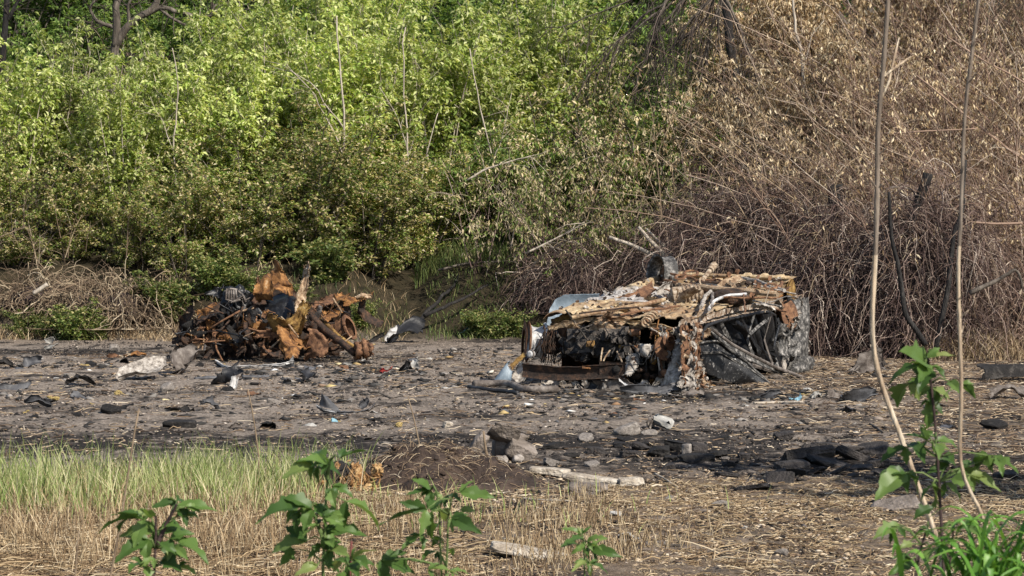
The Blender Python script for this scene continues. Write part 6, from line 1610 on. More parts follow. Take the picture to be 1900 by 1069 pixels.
gsheet('red_cloth_piece', 'small crumpled red cloth on the gravel right of the crumpled wreck', 'cloth', 'red_cloth', [(706, 692), (714, 686, .05), (722, 687, .08)], [(708, 697, 0), (717, 695, .02), (726, 694, .05)], 9, .02, 12, .04, .05, .006)
gsheet('white_lump_sheet', 'white crumpled scrap right of the red cloth', 'scrap', 'white_scrap', [(704, 704), (712, 699, .04), (720, 700, .06)], [(706, 708, 0), (715, 707, .02), (722, 706, .04)], 8, .02, 12, .04, .04, .006)
gsheet('white_cup_piece', 'white broken cup shape standing on the gravel left of the car', 'scrap', 'white_scrap', [(761, 684), (763, 672, .05), (770, 664, .08)], [(778, 683, 0), (777, 674, .03), (774, 665, .06)], 8, .015, 10, .03, .03, .006)
gsheet('black_clod', 'black lump of scrap beside the white broken cup shape', 'scrap', 'black_plastic', [(746, 692), (752, 682, .05), (760, 681, .08)], [(750, 696, 0), (758, 694, .02), (766, 690, .05)], 9, .03, 10, .05, .06, .01)
gsheet('white_block', 'small white oblong block before the crushed box end of the wreck', 'scrap', 'white_scrap', [(637, 678), (638, 672, .02), (651, 671, .03)], [(640, 679, 0), (645, 677, .01), (653, 676, .02)], 6, .006, 10, .02, .01, .003)
gsheet('blue_scrap_piece', 'small pale blue plastic scrap on the gravel below the bumper bow', 'scrap', 'blue_scrap', [(613, 788), (620, 785, .03), (627, 787, .04)], [(615, 792, 0), (622, 791, .01), (630, 790, .03)], 7, .015, 12, .02, .03, .006)
gsheet('blue_packet', 'white and turquoise crushed packet right of the car door', 'scrap', 'blue_scrap', [(1464, 744), (1474, 736, .04), (1482, 736, .06)], [(1468, 748, 0), (1478, 746, .01), (1488, 741, .04)], 8, .02, 12, .03, .05, .008)
gsheet('light_grey_plate', 'thin light grey plate lying right of the burnt brick', 'scrap', 'steel', [(424, 796), (436, 790, .03), (446, 791, .05)], [(428, 798, 0), (440, 797, .01), (451, 795, .03)], 6, .008, 10, .015, .01, .004)
gsheet('blue_sack', 'small blue plastic bag at the foot of the green weeds left of the car', 'bag', 'blue_scrap', [(858, 628), (864, 620, .05), (872, 621, .08)], [(860, 632, 0), (868, 631, .02), (876, 629, .05)], 8, .025, 12, .04, .05, .006)
gsheet('white_bag', 'white plastic scrap high on the left bank beside the wreck', 'bag', 'white_scrap', [(324, 536), (334, 526, .05), (342, 528, .08)], [(328, 540, 0), (338, 537, .02), (345, 534, .05)], 8, .03, 12, .04, .06, .01)
gsheet('white_paper', 'white paper scrap in front of the low green shrub at the bank foot', 'scrap', 'white_scrap', [(82, 638), (88, 631, .04), (96, 629, .06)], [(86, 642, 0), (93, 638, .02), (101, 634, .04)], 7, .02, 12, .03, .04, .006)
gsheet('pale_rag', 'pale rag lying just below the white paper scrap at the bank foot', 'scrap', 'white_scrap', [(84, 650), (94, 645, .04), (104, 646, .06)], [(88, 653, 0), (98, 651, .02), (108, 650, .04)], 7, .02, 12, .03, .04, .006)
gsheet('white_sheet_far', 'white sheet in the dry grass right of the near sapling top', 'scrap', 'white_scrap', [(1768, 656), (1785, 648, .1), (1800, 652, .12)], [(1772, 660, 0), (1790, 660, .05), (1815, 660, .08)], 8, .02, 10, .04, .05, .008)

def gtube(name, label, cat, mat, pts, r, seg=8, jit=.01, group=None):
    p = np.array([G(x, y) + np.array((0, 0, r * .9)) for x, y in pts]); k = np.r_[0, np.cumsum(np.linalg.norm(np.diff(p, axis=0), axis=1))]
    t = np.linspace(0, k[-1], 18); q = np.stack([np.interp(t, k, p[:, c]) for c in range(3)], -1)
    q[1:-1] = .5 * q[1:-1] + .25 * (q[:-2] + q[2:]); q = q + vec_noise(q * 5, 2) * jit; q[:, 2] = np.maximum(q[:, 2], terrain(q[:, 0], q[:, 1]) + r * .7)
    return tag(MB().tube(q, r * (1 + .1 * np.sin(np.arange(18) * 1.9)), seg).build(name, M[mat], None, q[0]), label, cat, group)
gtube('exhaust_pipe', 'bent grey exhaust pipe lying before the nose of the car', 'pipe', 'steel', [(880, 719), (915, 718), (945, 719), (962, 727), (985, 731), (1010, 730), (1032, 729)], .036, 12, .008)
gtube('black_hose', 'thin dark hose lying along the bent grey exhaust pipe', 'hose', 'black_plastic', [(870, 722), (900, 727), (935, 729), (960, 733)], .02)
gtube('pale_rod', 'pale metal rod lying right of the scrap before the vine mound', 'rod', 'bark_pale', [(1400, 752), (1440, 749), (1490, 750)], .012)
gtube('dark_rod', 'long dark rod lying left below the bumper strip', 'rod', 'grey_plastic', [(362, 706), (390, 705), (420, 704)], .018)
gtube('dark_rod', 'long dark rod lying right below the bumper strip', 'rod', 'grey_plastic', [(450, 703), (475, 703), (500, 702)], .018)
gtube('bare_stick', 'forked bare stick on the ground above the rubble pile', 'stick', 'bark_grey', [(1585, 800), (1610, 790), (1625, 796), (1640, 806)], .01)
gtube('bare_stick', 'thin grey stick lying level left of the white canister', 'stick', 'bark_grey', [(1040, 781), (1085, 779), (1120, 787), (1170, 788)], .01)
gtube('pale_stick', 'pale straw-coloured stick before the pale slab', 'stick', 'bark_pale', [(968, 930), (1010, 931), (1062, 934)], .006, 6)
gtube('pale_stick', 'pale thin twig slanting on straw right of the pale kerb slab', 'stick', 'bark_pale', [(1216, 882), (1240, 896), (1258, 908)], .006, 6)
gtube('pale_stick', 'long pale straw lying over the straw right of the central sapling', 'stick', 'bark_stem', [(655, 1006), (685, 1004), (715, 1000)], .009, 6)
gtube('fallen_twig', 'dark twig lying on the brown litter left of the near sapling', 'stick', 'bark_grey', [(1190, 1022), (1230, 1018), (1280, 1020)], .011, 6)

# lumps: stones, slabs, burnt clods
def lump(name, label, cat, mat, px, py, w, h, dep=None, seed=0, facet=.75, amp=.18, sink=.25, group=None, n=3, rz=None):
    g = G(px, py); k = g[1] / FPX
    rx, rz_ = w * k / 2, h * k / 2 * (.6 if name == 'rubble_chunk' else 1.0); ry = dep or rx * .8
    if facet > .6:
        ti = np.random.default_rng(int(px * 7 + py)).normal(0, .3 if name == 'rubble_chunk' else .12, 2)
        o = MB().slab((0, 0, rz_ * (1 - sink)), (rx * 2, ry * 2, rz_ * 2), (ti[0], ti[1], 0), 4, amp * .45, amp * .9, seed + px * .37).build(name, M[mat], None)
    else:
        o = MB().blob((0, 0, rz_ * (1 - sink)), (rx, ry, rz_), n, amp, 2.3, seed + px * .37, None, facet).build(name, M[mat], None)
    o.location = (g[0], g[1] + ry * .6, g[2]); o.rotation_euler = (0, 0, rz if rz is not None else random.uniform(-.4, .4))
    return tag(o, label, cat, group)
lump('burnt_brick', 'oblong burnt black block alone on the gravel left of centre', 'brick', 'char', 332, 796, 60, 16, .07, 1, .95, .12, .2, rz=0)
o = empty('concrete_boulder', G(930, 858), 'grey broken concrete boulder with a hollow, at the centre of the foreground', 'boulder'); g0 = np.array(o.location)
b = MB(); b.slab(g0 + np.array((.03, .2, .08)), (.34, .16, .22), (0, .1, 0), 4, .08, .3, 4.4); b.slab(g0 + np.array((.13, .1, .07)), (.2, .2, .15), (.1, .5, .2), 4, .08, .3, 6.3); bp_(b, 'main_block', 'concrete')
b = MB(); b.slab(g0 + np.array((-.0, .08, .185)), (.24, .26, .075), (-.35, .32, .1), 4, .07, .25, 2.2); b.slab(g0 + np.array((-.17, .08, .1)), (.09, .2, .22), (.1, .5, .1), 4, .08, .3, 9.1); bp_(b, 'overhang', 'concrete')
b = MB()
for k in range(7): b.blob(g0 + np.array((RNG.uniform(-.1, .12), RNG.uniform(-.06, .0), .02)), RNG.uniform(.02, .045, 3), 2, .25, 2, k * 2.0, None, .6)
bp_(b, 'broken_chunk', 'stone')
for lab, px, py, w, h, rz_, ry_ in (('pale weathered kerb slab lying in the straw right of the concrete boulder', 1098, 902, .36, .055, -.28, .1), ('shorter pale kerb slab between the concrete boulder and the longer one', 1020, 884, .26, .045, -.2, .07)):
    g = G(px, py); o = MB().slab((0, 0, h * .45), (w, .14, h), (0, ry_, 0), 4, .06, .12, px * .01).build('kerbstone', M['concrete_pale'], None)
    o.location = (g[0], g[1] + .06, g[2]); o.rotation_euler = (0, 0, rz_); tag(o, lab, 'slab')
lump('brown_block', 'dark brown broken block in front of the pale kerb slab', 'block', 'concrete', 1092, 921, 72, 24, .09, 3, .9, .15, .2, n=4, rz=-.1)
lump('pale_stone', 'pale stone block right of the pale kerb slab', 'stone', 'concrete_pale', 1172, 903, 46, 16, .06, 4, .85, .2, .3, n=4)
lump('grey_stone', 'square grey stone left of the concrete boulder, on the soil heap', 'stone', 'stone', 820, 846, 34, 18, .05, 5, .9, .12, .2)
lump('pale_pebble', 'pale pointed stone on the gravel above the concrete boulder', 'stone', 'concrete_pale', 831, 795, 18, 12, .04, 6, .8, .2, .2)
lump('reddish_stone', 'flat reddish stone in the straw below the rotten stump', 'stone', 'concrete', 725, 948, 62, 13, .08, 7, .8, .2, .3, n=4)
lump('reddish_stone', 'dark reddish stone in the litter before the soil heap', 'stone', 'soil', 970, 952, 30, 20, .05, 8, .8, .25, .2)
lump('flat_kerbstone', 'flat oblong stone lying left of the near bare stem', 'stone', 'concrete', 1665, 950, 88, 16, .09, 9, .95, .1, .25, n=4, rz=0)
lump('brown_clod', 'brown clod right of the white canister', 'clod', 'stone_dark', 1455, 816, 34, 14, .06, 10)
lump('pale_chip', 'white flake on the straw at right of centre', 'scrap', 'white_scrap', 1142, 962, 20, 12, .03, 11, .8, .3, .2)
lump('half_buried_stone', 'half buried pale slab at the bottom of the picture', 'slab', 'concrete_pale', 985, 1036, 150, 16, .1, 12, .8, .15, .4, n=4, rz=0)
lump('dark_stone', 'dark flat stone in the shade right of the second near stem', 'stone', 'stone_dark', 1870, 890, 40, 14, .07, 13)

# soil heap with a burrow, and the rotten stump at its left
def heap():
    g = G(838, 912); root = empty('soil_heap', g, 'low heap of dark soil with straw and a burrow at the centre of the foreground', 'soil heap')
    x = np.linspace(-.72, .62, 90); y = np.linspace(-.25, 1.15, 70); X, Y = np.meshgrid(x, y)
    P = np.stack([X, Y, X * 0], -1)
    e = np.exp(-((X + .12) / .48) ** 2 - ((Y - .42) / .42) ** 2)
    e = e * np.clip(.55 + .9 * fbm(P * 3.1 + 2, 3), 0, 1.2)
    Z = .24 * e ** .8 - .02 + (fbm(P * 6, 4) - .5) * .13 * e ** .4 + (fbm(P * 19, 3) - .5) * .075 * e ** .35 + (fbm(P * 45, 2) - .5) * .03 * e ** .3
    Z = Z - .16 * np.exp(-((X - .06) / .13) ** 2 - ((Y - .1) / .09) ** 2)
    Z = Z + terrain(X + g[0], Y + g[1]) - g[2]
    P[..., 2] = Z - .06 * (1 - np.clip(e * 6, 0, 1))
    MB().grid(P).build('soil', M['soil'], root)
    n = 3200
    i = RNG.integers(0, P.shape[0], n), RNG.integers(0, P.shape[1], n)
    k = RNG.uniform(size=n) < np.clip(e[i] * 1.3, 0, 1)
    p = P[i][k]; m = len(p)
    d = norm(np.stack([RNG.normal(size=m), RNG.normal(size=m), RNG.uniform(-.1, .5, m)], -1)); L = RNG.uniform(.03, .13, m)[:, None, None]
    t = np.linspace(0, 1, 4)[None, :, None]
    Q = p[:, None] + np.array((0, 0, .008)) + d[:, None] * L * t - np.array((0, 0, .5)) * L * t ** 2
    tag(MB().strands(Q, .0014 * RNG.uniform(.5, 1.6, (m, 1)) * np.ones((1, 4)), 3).build('straw_bits', M['chips'], root), kind='stuff')
    b = MB()
    for k in range(95):
        j = (RNG.integers(0, P.shape[0]), RNG.integers(0, P.shape[1]))
        if e[j] > .25: s = RNG.uniform(.008, .03); b.blob(P[j] + np.array((0, 0, s * .4)), (s, s, s * .7), 1, .3, 2, k, None, .5)
    tag(b.build('soil_crumbs', M['soil'], root), kind='stuff')
heap()
o = empty('rotten_stump', G(655, 915), 'crumbling orange-brown rotten stump at the right end of the grass strip', 'tree stump'); g0 = np.array(o.location)
b = MB()
for q in range(46):
    p = g0 + np.array((RNG.normal(0, .065), RNG.uniform(0, .12), abs(RNG.normal(0, .055)))); s = RNG.uniform(.012, .04)
    b.blob(p, (s * RNG.uniform(.6, 1.4), s, s * RNG.uniform(.7, 1.6)), 3, .75, 4.5, q * 1.3, None, .5)
for q in range(40):
    p = g0 + np.array((RNG.normal(0, .07), RNG.uniform(-.02, .1), abs(RNG.normal(0, .06)))); v = norm(RNG.normal(size=3)); L = RNG.uniform(.02, .06)
    b.tube([p - v * L, p + RNG.normal(0, .008, 3), p + v * L], [.004, .006, .002], 4)
bp_(b, 'rotten_wood', 'rotten_wood')
b = MB(); b.blob(g0 + np.array((-.1, .1, .06)), (.1, .09, .11), 3, .3, 2.5, 7.7); bp_(b, 'dark_bark', 'char')

# burnt rubble pile on the right and scattered burnt clods
rub = [(1500, 862, 95, 34), (1470, 872, 60, 26), (1545, 868, 88, 22), (1590, 858, 86, 28), (1560, 846, 92, 24), (1620, 846, 60, 30), (1530, 832, 54, 16), (1476, 884, 44, 16), (1515, 880, 40, 12), (1556, 880, 44, 14), (1600, 876, 40, 18), (1630, 868, 44, 24),
       (1440, 888, 40, 14), (1402, 914, 66, 14), (1445, 900, 60, 13), (1640, 884, 34, 14), (1520, 848, 40, 16), (1500, 840, 30, 12), (1580, 888, 30, 10), (1618, 892, 26, 10), (1350, 886, 46, 12), (1490, 896, 24, 9)]
where = ['large tilted', 'left middle', 'flat middle', 'thick right', 'upper long', 'upper right', 'topmost pale-ended', 'lower left', 'small lower middle', 'lower right', 'stubby right', 'rightmost upright', 'leftmost', 'outlying flat front', 'outlying front', 'far right lower', 'small upper middle', 'small upper left', 'tiny lower', 'tiny lower right', 'lone left', 'tiny front']
for k, (px, py, w, h) in enumerate(rub):
    lump('rubble_chunk', where[k] + ' slab of broken burnt asphalt in the dark rubble pile', 'rubble', 'stone_dark', px, py, w, h, None, k * 3.3, .9, .16, .2, 'burnt rubble pile', 3)
clods = [(1190, 838, 34, 16), (1222, 846, 42, 18), (1262, 838, 54, 22), (1300, 838, 36, 14), (1290, 860, 64, 16), (1330, 850, 40, 12), (1170, 848, 40, 12), (1150, 830, 24, 9), (1245, 856, 26, 10), (1110, 842, 40, 12), (1020, 834, 36, 12), (1060, 850, 30, 9), (1380, 852, 24, 12), (1355, 868, 30, 10), (1400, 870, 24, 9), (1240, 872, 26, 10)]
for k, (px, py, w, h) in enumerate(clods):
    lump('burnt_clod', ['rounded', 'largest', 'angular', 'flat dark', 'long low', 'low', 'brownish', 'small', 'tiny', 'flat', 'leftmost', 'small flat', 'upright', 'rightmost low', 'tiny right', 'lower small'][k] + ' burnt clod in the dark band between boulder and rubble pile', 'clod', 'char' if k % 3 else 'stone_dark', px, py, w, h, None, k * 2.1 + 50, .7, .25, .2, 'burnt clods on the dark soil')
lump('white_quartz', 'pale stone leaning on the burnt clods between boulder and rubble pile', 'stone', 'stone', 1275, 843, 18, 20, .03, 31)

# small litter, copied one by one
def proto(kind, k):
    g = np.random.default_rng(900 + k * 7 + sum(map(ord, kind)))
    b = MB()
    if kind in ('sheet_scrap', 'plastic_shard', 'paper_scrap', 'rust_scrap'):
        A = np.array([(-.5, -.3 + g.normal(0, .1), 0), (0, -.35, .12 + g.uniform(0, .25)), (.5, -.25 + g.normal(0, .1), g.uniform(0, .2))]); B = np.array([(-.45, .3, g.uniform(0, .15)), (.05, .35, g.uniform(0, .35)), (.4, .3 + g.normal(0, .1), 0)])
        b.ribbon(A, B, 9, 16, .05, 3.5, .12, .02, .03, k * 5.0, .08)
    elif kind == 'foam_piece':
        for q in range(5): b.blob((g.normal(0, .22), g.normal(0, .22), .1 + abs(g.normal(0, .06))), (g.uniform(.1, .3), g.uniform(.1, .25), g.uniform(.06, .16)), 3, .55, 3.2, k * 4.1 + q, None, .3)
    elif kind == 'loose_stone': b.slab((0, 0, .2), (1, .75, .55), (g.normal(0, .2), g.normal(0, .2), 0), 3, .1, .2, k * 3.1)
    elif kind == 'burnt_lump': b.slab((0, 0, .15), (1, .7, .4), (g.normal(0, .2), g.normal(0, .2), 0), 3, .2, .25, k * 2.9)
    else:
        t = np.linspace(-.5, .5, 10); p = np.stack([t, .1 * np.sin(t * 5 + k), .05 + 0 * t], -1); b.tube(p + vec_noise(p * 4 + k * 7, 2) * .08, np.linspace(.035, .02, 10), 5)
    return b
KINDS = {'sheet_scrap': ('char', 'black metal scrap'), 'plastic_shard': ('grey_plastic', 'grey plastic shard'), 'paper_scrap': ('white_scrap', 'white paper scrap'), 'rust_scrap': ('rust', 'rusty scrap'), 'foam_piece': ('foam', 'yellow foam piece'),
         'loose_stone': ('stone', 'grey stone'), 'burnt_lump': ('char', 'burnt lump'), 'dry_stick': ('bark_grey', 'crooked stick')}
ZONES = [('at the far left foot of the bank', -30, 330, 640, 668), ('left of the crumpled wreck', -30, 300, 668, 715), ('in front of the crumpled wreck', 300, 640, 675, 735), ('between the wreck and the car', 640, 900, 640, 735),
         ('on the open gravel at left', -30, 330, 715, 800), ('on the open gravel near the bumper bow', 330, 740, 735, 810), ('on the gravel before the car nose', 880, 1320, 732, 790), ('on the gravel right of the car', 1330, 1660, 725, 790),
         ('near the right edge before the dry grass', 1660, 1910, 740, 830), ('on the dark soil right of the boulder', 1000, 1420, 800, 870), ('on brown litter at lower right', 1150, 1640, 925, 1040), ('on the gravel above the soil heap', 600, 900, 780, 826)]
MIX = {0: 'PPSLK', 1: 'SSGFBLPR', 2: 'SSGFBPRLGSB', 3: 'SGPBLSR', 4: 'FFSBGLP', 5: 'SGFLBPK', 6: 'SBFLGKSR', 7: 'PPGSPKFB', 8: 'SGPKKB', 9: 'BLBSKL', 10: 'LKLP', 11: 'LBFSL'}
CODE = {'S': 'sheet_scrap', 'G': 'plastic_shard', 'P': 'paper_scrap', 'R': 'rust_scrap', 'F': 'foam_piece', 'L': 'loose_stone', 'B': 'burnt_lump', 'K': 'dry_stick'}
COUNT = [11, 20, 34, 22, 22, 22, 26, 22, 14, 14, 9, 10]
PRO = {}
rd = np.random.default_rng(77)
seen = {}
for zi, (zn, x0, x1, y0, y1) in enumerate(ZONES):
    for c in range(COUNT[zi]):
        kind = CODE[MIX[zi][int(rd.integers(len(MIX[zi])))]]
        px, py = rd.uniform(x0, x1), rd.uniform(y0, y1)
        g = G(px, py)
        if g[1] > edge_y(g[0]): continue
        s = .06 * (3.4 ** (rd.uniform() ** 2.6)) * (1.0 if kind != 'dry_stick' else 2.4) * (.75 if kind in ('foam_piece', 'paper_scrap') else 1)
        big = 'larger ' if s > .12 * (2.0 if kind == 'dry_stick' else 1) else 'small '
        v = int(rd.integers(4)); mat, word = KINDS[kind]
        if (kind, v) not in PRO:
            o = proto(kind, v).build(kind, M[mat]); PRO[(kind, v)] = o
        else:
            o = PRO[(kind, v)].copy(); COL.objects.link(o)
        o.location = (g[0], g[1], g[2] - .01); o.rotation_euler = (rd.normal(0, .12), rd.normal(0, .12), rd.uniform(0, 6.28)); o.scale = (s, s, s * rd.uniform(.6, 1.1))
        lab = big + word + ' ' + zn
        tag(o, lab, 'stick' if kind == 'dry_stick' else 'stone' if kind == 'loose_stone' else 'scrap', lab.replace(word, word + 's', 1))

# ------------------------------------------------------------------ near plants
def leaf_detail(b, base, tip, wr=.5, seed=0, droop=.12, roll=0.0, lobes=True):
    """toothed leaf with a fold along the midrib, curving down to its tip"""
    g = np.random.default_rng(seed)
    base, tip = np.asarray(base, float), np.asarray(tip, float); D = tip - base; L = np.linalg.norm(D); D = D / L
    up = norm(np.array((g.normal(0, .35), -.55 + g.normal(0, .35), .75)) + 0)
    Sd = norm(np.cross(D, up)); Nn = np.cross(Sd, D)
    n = 15; t = np.linspace(0, 1, n)
    w = np.sin(np.pi * np.clip(t, 0, 1) ** .72) ** .85 * (1 - .25 * t)
    if lobes: w = w * (1 + .16 * np.sign(np.sin(t * 19 + seed)) * (t > .2) * (t < .93)) + .22 * np.exp(-((t - .42) / .07) ** 2)
    w[0] = .03; w[-1] = .0
    hw = w * L * wr * .5
    C = base + D * (L * t)[:, None] + Nn * (droop * L * np.sin(np.pi * t))[:, None]
    rows = []
    for k, f in ((-1, 1), (-.5, .5), (0, 0), (.5, .5), (1, 1)):
        wav = .06 * L * np.sin(t * 11 + seed + k) * abs(k)
        rows.append(C + Sd * (hw * k)[:, None] + Nn * ((abs(k) * .42 * hw) + wav * .35)[:, None])
    b.grid(np.stack(rows, 1))

def near_plant(name, label, cat, d, stems, leaves, stem_mat='stem_dark', stem_r=.0055, group=None, wr=.55, lmat='leaf_young'):
    p0 = stems[0][0]; x = W(*p0, d)[0]
    o = np.array((x, d, tz(x, d))); root = empty(name, o, label, cat, group)
    g = np.random.default_rng(int(p0[0]))
    paths = []
    for k, s in enumerate(stems):
        pts = [W(a, c, d + .02 * math.sin(i + k)) for i, (a, c) in enumerate(s)]
        if s[0][1] > 1040: pts = [np.array((pts[0][0] + .01, d, tz(pts[0][0], d) - .02)), pts[0] * .5 + np.array((pts[0][0], d, 0)) * .5 + np.array((0.004, 0, 0))] + pts
        p = np.array(pts); kk = np.r_[0, np.cumsum(np.linalg.norm(np.diff(p, axis=0), axis=1))]; t = np.linspace(0, kk[-1], 26)
        q = np.stack([np.interp(t, kk, p[:, c]) for c in range(3)], -1); q[1:-1] = q[1:-1] * .5 + (q[:-2] + q[2:]) * .25
        b = MB().tube(q, np.linspace(stem_r, stem_r * .45, 26), 7); x_ = b.build('stem', M[stem_mat], root, None, True); x_.data.transform(Matrix.Translation(-Vector(o)))
        paths.append(q)
    allp = np.concatenate(paths)
    lb, pb = MB(), MB()
    for k, (bx, by, tx, ty) in enumerate(leaves):
        da = d + g.normal(0, .035); db = da + g.normal(-.01, .04)
        B, T = W(bx, by, da), W(tx, ty, db)
        leaf_detail(lb, B, T, wr * g.uniform(.6, .85), k + int(p0[0]), g.uniform(.03, .14))
        ln = np.linalg.norm(T - B); sd = norm(np.cross(T - B, np.array((g.normal(0, .3), -1, .3))))
        for sg in (-1, 1):
            if g.uniform() < .7: leaf_detail(lb, B, B + norm((T - B) / ln * .55 + sd * sg * g.uniform(.5, 1.0) + np.array((0, 0, -.25))) * ln * g.uniform(.4, .68), wr * .85, abs(k * 5 + sg), g.uniform(.03, .14))
        i = int(np.argmin(np.linalg.norm(allp - B - np.array((0, 0, -.015)), axis=1))); A = allp[i]
        m_ = (A + B) / 2 + np.array((0, 0, .01)); pb.tube([A, m_, B], [.0022, .0018, .0014], 5)
    # younger leaves along the stem, between the drawn ones
    for q in paths:
        for k in range(7):
            i = int(g.integers(10, 25)); a = g.uniform(0, 6.28); dr = norm(np.array((math.cos(a), math.sin(a), g.uniform(-.1, .6)))); L = g.uniform(.03, .06)
            B = q[i] + dr * g.uniform(.015, .03); leaf_detail(lb, B, B + norm(dr + np.array((0, 0, -.5))) * L, wr, k * 3 + 7, .1); pb.tube([q[i], B], .0013, 4)
    for b_, n_, m_ in ((lb, 'leaves', lmat), (pb, 'petioles', 'stem_green')):
        x_ = b_.build('foliage' if n_ == 'leaves' else 'petiole_foliage', M[m_], root, None, n_ == 'leaves'); x_.data.transform(Matrix.Translation(-Vector(o)))
    return root

near_plant('sapling', 'leafy green sapling before the grass at lower left', 'sapling', 4.9, [[(286, 1069), (288, 1020), (290, 985), (289, 958)], [(292, 1010), (310, 970), (328, 936)]],
    [(329, 937, 405, 950), (329, 932, 280, 943), (275, 955, 222, 960), (266, 964, 181, 991), (258, 956, 220, 990), (289, 984, 222, 996), (275, 1000, 212, 1046), (293, 991, 356, 994), (295, 1007, 336, 1037), (315, 1000, 388, 1048), (266, 1047, 238, 1064), (331, 1051, 368, 1069), (280, 962, 268, 945), (262, 1010, 232, 1030), (300, 1040, 340, 1062), (285, 1035, 255, 1055), (320, 1015, 350, 1040)], 'stem_dark', .006, wr=.56)
near_plant('sapling', 'tall leafy green sapling left of centre in front of the soil heap', 'sapling', 4.7, [[(598, 1069), (602, 1010), (603, 950), (606, 900), (612, 856)], [(600, 1000), (585, 960), (570, 945)]],
    [(631, 850, 690, 836), (608, 862, 558, 852), (584, 864, 522, 890), (591, 864, 632, 885), (618, 902, 656, 925), (613, 907, 624, 945), (579, 944, 474, 972), (549, 936, 531, 972), (554, 949, 548, 987), (588, 935, 598, 960), (643, 931, 703, 984), (569, 1003, 499, 1031), (544, 1018, 518, 1051), (598, 993, 684, 997), (603, 998, 634, 1036), (589, 1050, 546, 1069), (600, 958, 640, 975), (590, 975, 560, 1000), (596, 1010, 570, 1040), (600, 860, 585, 838), (612, 1020, 650, 1035), (575, 948, 545, 950), (600, 1040, 630, 1064)], 'stem_green', .0062, wr=.6)
near_plant('sapling', 'small sapling with a reddish stem right beside the tall one left of centre', 'sapling', 4.5, [[(648, 1069), (651, 1040), (652, 1004)]],
    [(648, 1040, 617, 1064), (653, 1038, 686, 1061), (655, 1036, 700, 1022), (650, 1050, 668, 1069), (645, 1044, 620, 1040)], 'stem_red', .006, wr=.5)
near_plant('sapling', 'slender green sapling with spread leaves below the concrete boulder', 'sapling', 4.8, [[(820, 1069), (816, 1020), (818, 960), (810, 912)], [(826, 1069), (832, 1010), (829, 960), (838, 925)]],
    [(799, 907, 763, 889), (799, 911, 753, 920), (806, 914, 826, 934), (831, 919, 857, 932), (853, 914, 921, 924), (791, 946, 704, 974), (801, 949, 827, 969), (838, 961, 896, 992), (814, 971, 800, 994), (781, 991, 741, 1026), (818, 998, 799, 1017), (811, 1023, 780, 1046), (814, 1025, 829, 1046), (707, 1040, 770, 1066), (795, 1057, 850, 1066), (700, 1045, 720, 1069), (835, 1060, 870, 1066)], 'stem_green', .0048, wr=.5)
near_plant('sapling', 'smallest green sapling at the bottom edge right of centre', 'sapling', 5.2, [[(1085, 1069), (1084, 1030), (1081, 988)]],
    [(1078, 990, 1040, 982), (1082, 990, 1097, 976), (1085, 1010, 1058, 1030), (1090, 1005, 1130, 1000), (1095, 1020, 1156, 1035), (1088, 1040, 1060, 1062), (1095, 1045, 1128, 1066), (1082, 1000, 1052, 1008), (1090, 1015, 1118, 1022)], 'stem_green', .004, wr=.45)
near_plant('sapling', 'tall green sapling between the two bare stems at the right', 'sapling', 4.7, [[(1752, 1069), (1747, 980), (1742, 900), (1738, 820), (1732, 750), (1722, 664)]],
    [(1721, 676, 1667, 652), (1721, 678, 1643, 722), (1688, 712, 1665, 757), (1721, 664, 1774, 660), (1729, 680, 1754, 705), (1717, 676, 1704, 712), (1729, 720, 1695, 742), (1729, 720, 1762, 741), (1725, 744, 1721, 797), (1737, 720, 1728, 772), (1761, 708, 1785, 734), (1785, 712, 1810, 741), (1721, 817, 1678, 808), (1680, 829, 1631, 862), (1684, 825, 1717, 862), (1733, 817, 1778, 834), (1737, 825, 1741, 854), (1680, 877, 1623, 930), (1684, 877, 1702, 918), (1729, 901, 1724, 942), (1753, 897, 1782, 934), (1761, 861, 1717, 881), (1785, 869, 1818, 898), (1801, 881, 1858, 914), (1833, 845, 1808, 882), (1837, 845, 1890, 878), (1849, 849, 1861, 886), (1716, 800, 1740, 790), (1700, 700, 1690, 735)], 'stem_dark', .006, wr=.6)
near_plant('sapling', 'dark leaved low sapling at the foot of the bare near stem', 'sapling', 4.4, [[(1697, 1069), (1706, 1020), (1722, 975)], [(1760, 1060), (1765, 1020), (1770, 975)]],
    [(1668, 973, 1619, 1001), (1664, 977, 1651, 1010), (1672, 981, 1681, 1000), (1692, 1037, 1646, 1069), (1750, 985, 1758, 1014), (1785, 977, 1822, 998), (1775, 972, 1745, 980), (1722, 980, 1695, 1000), (1730, 1020, 1720, 1046), (1790, 970, 1812, 965)], 'stem_dark', .005, wr=.55)

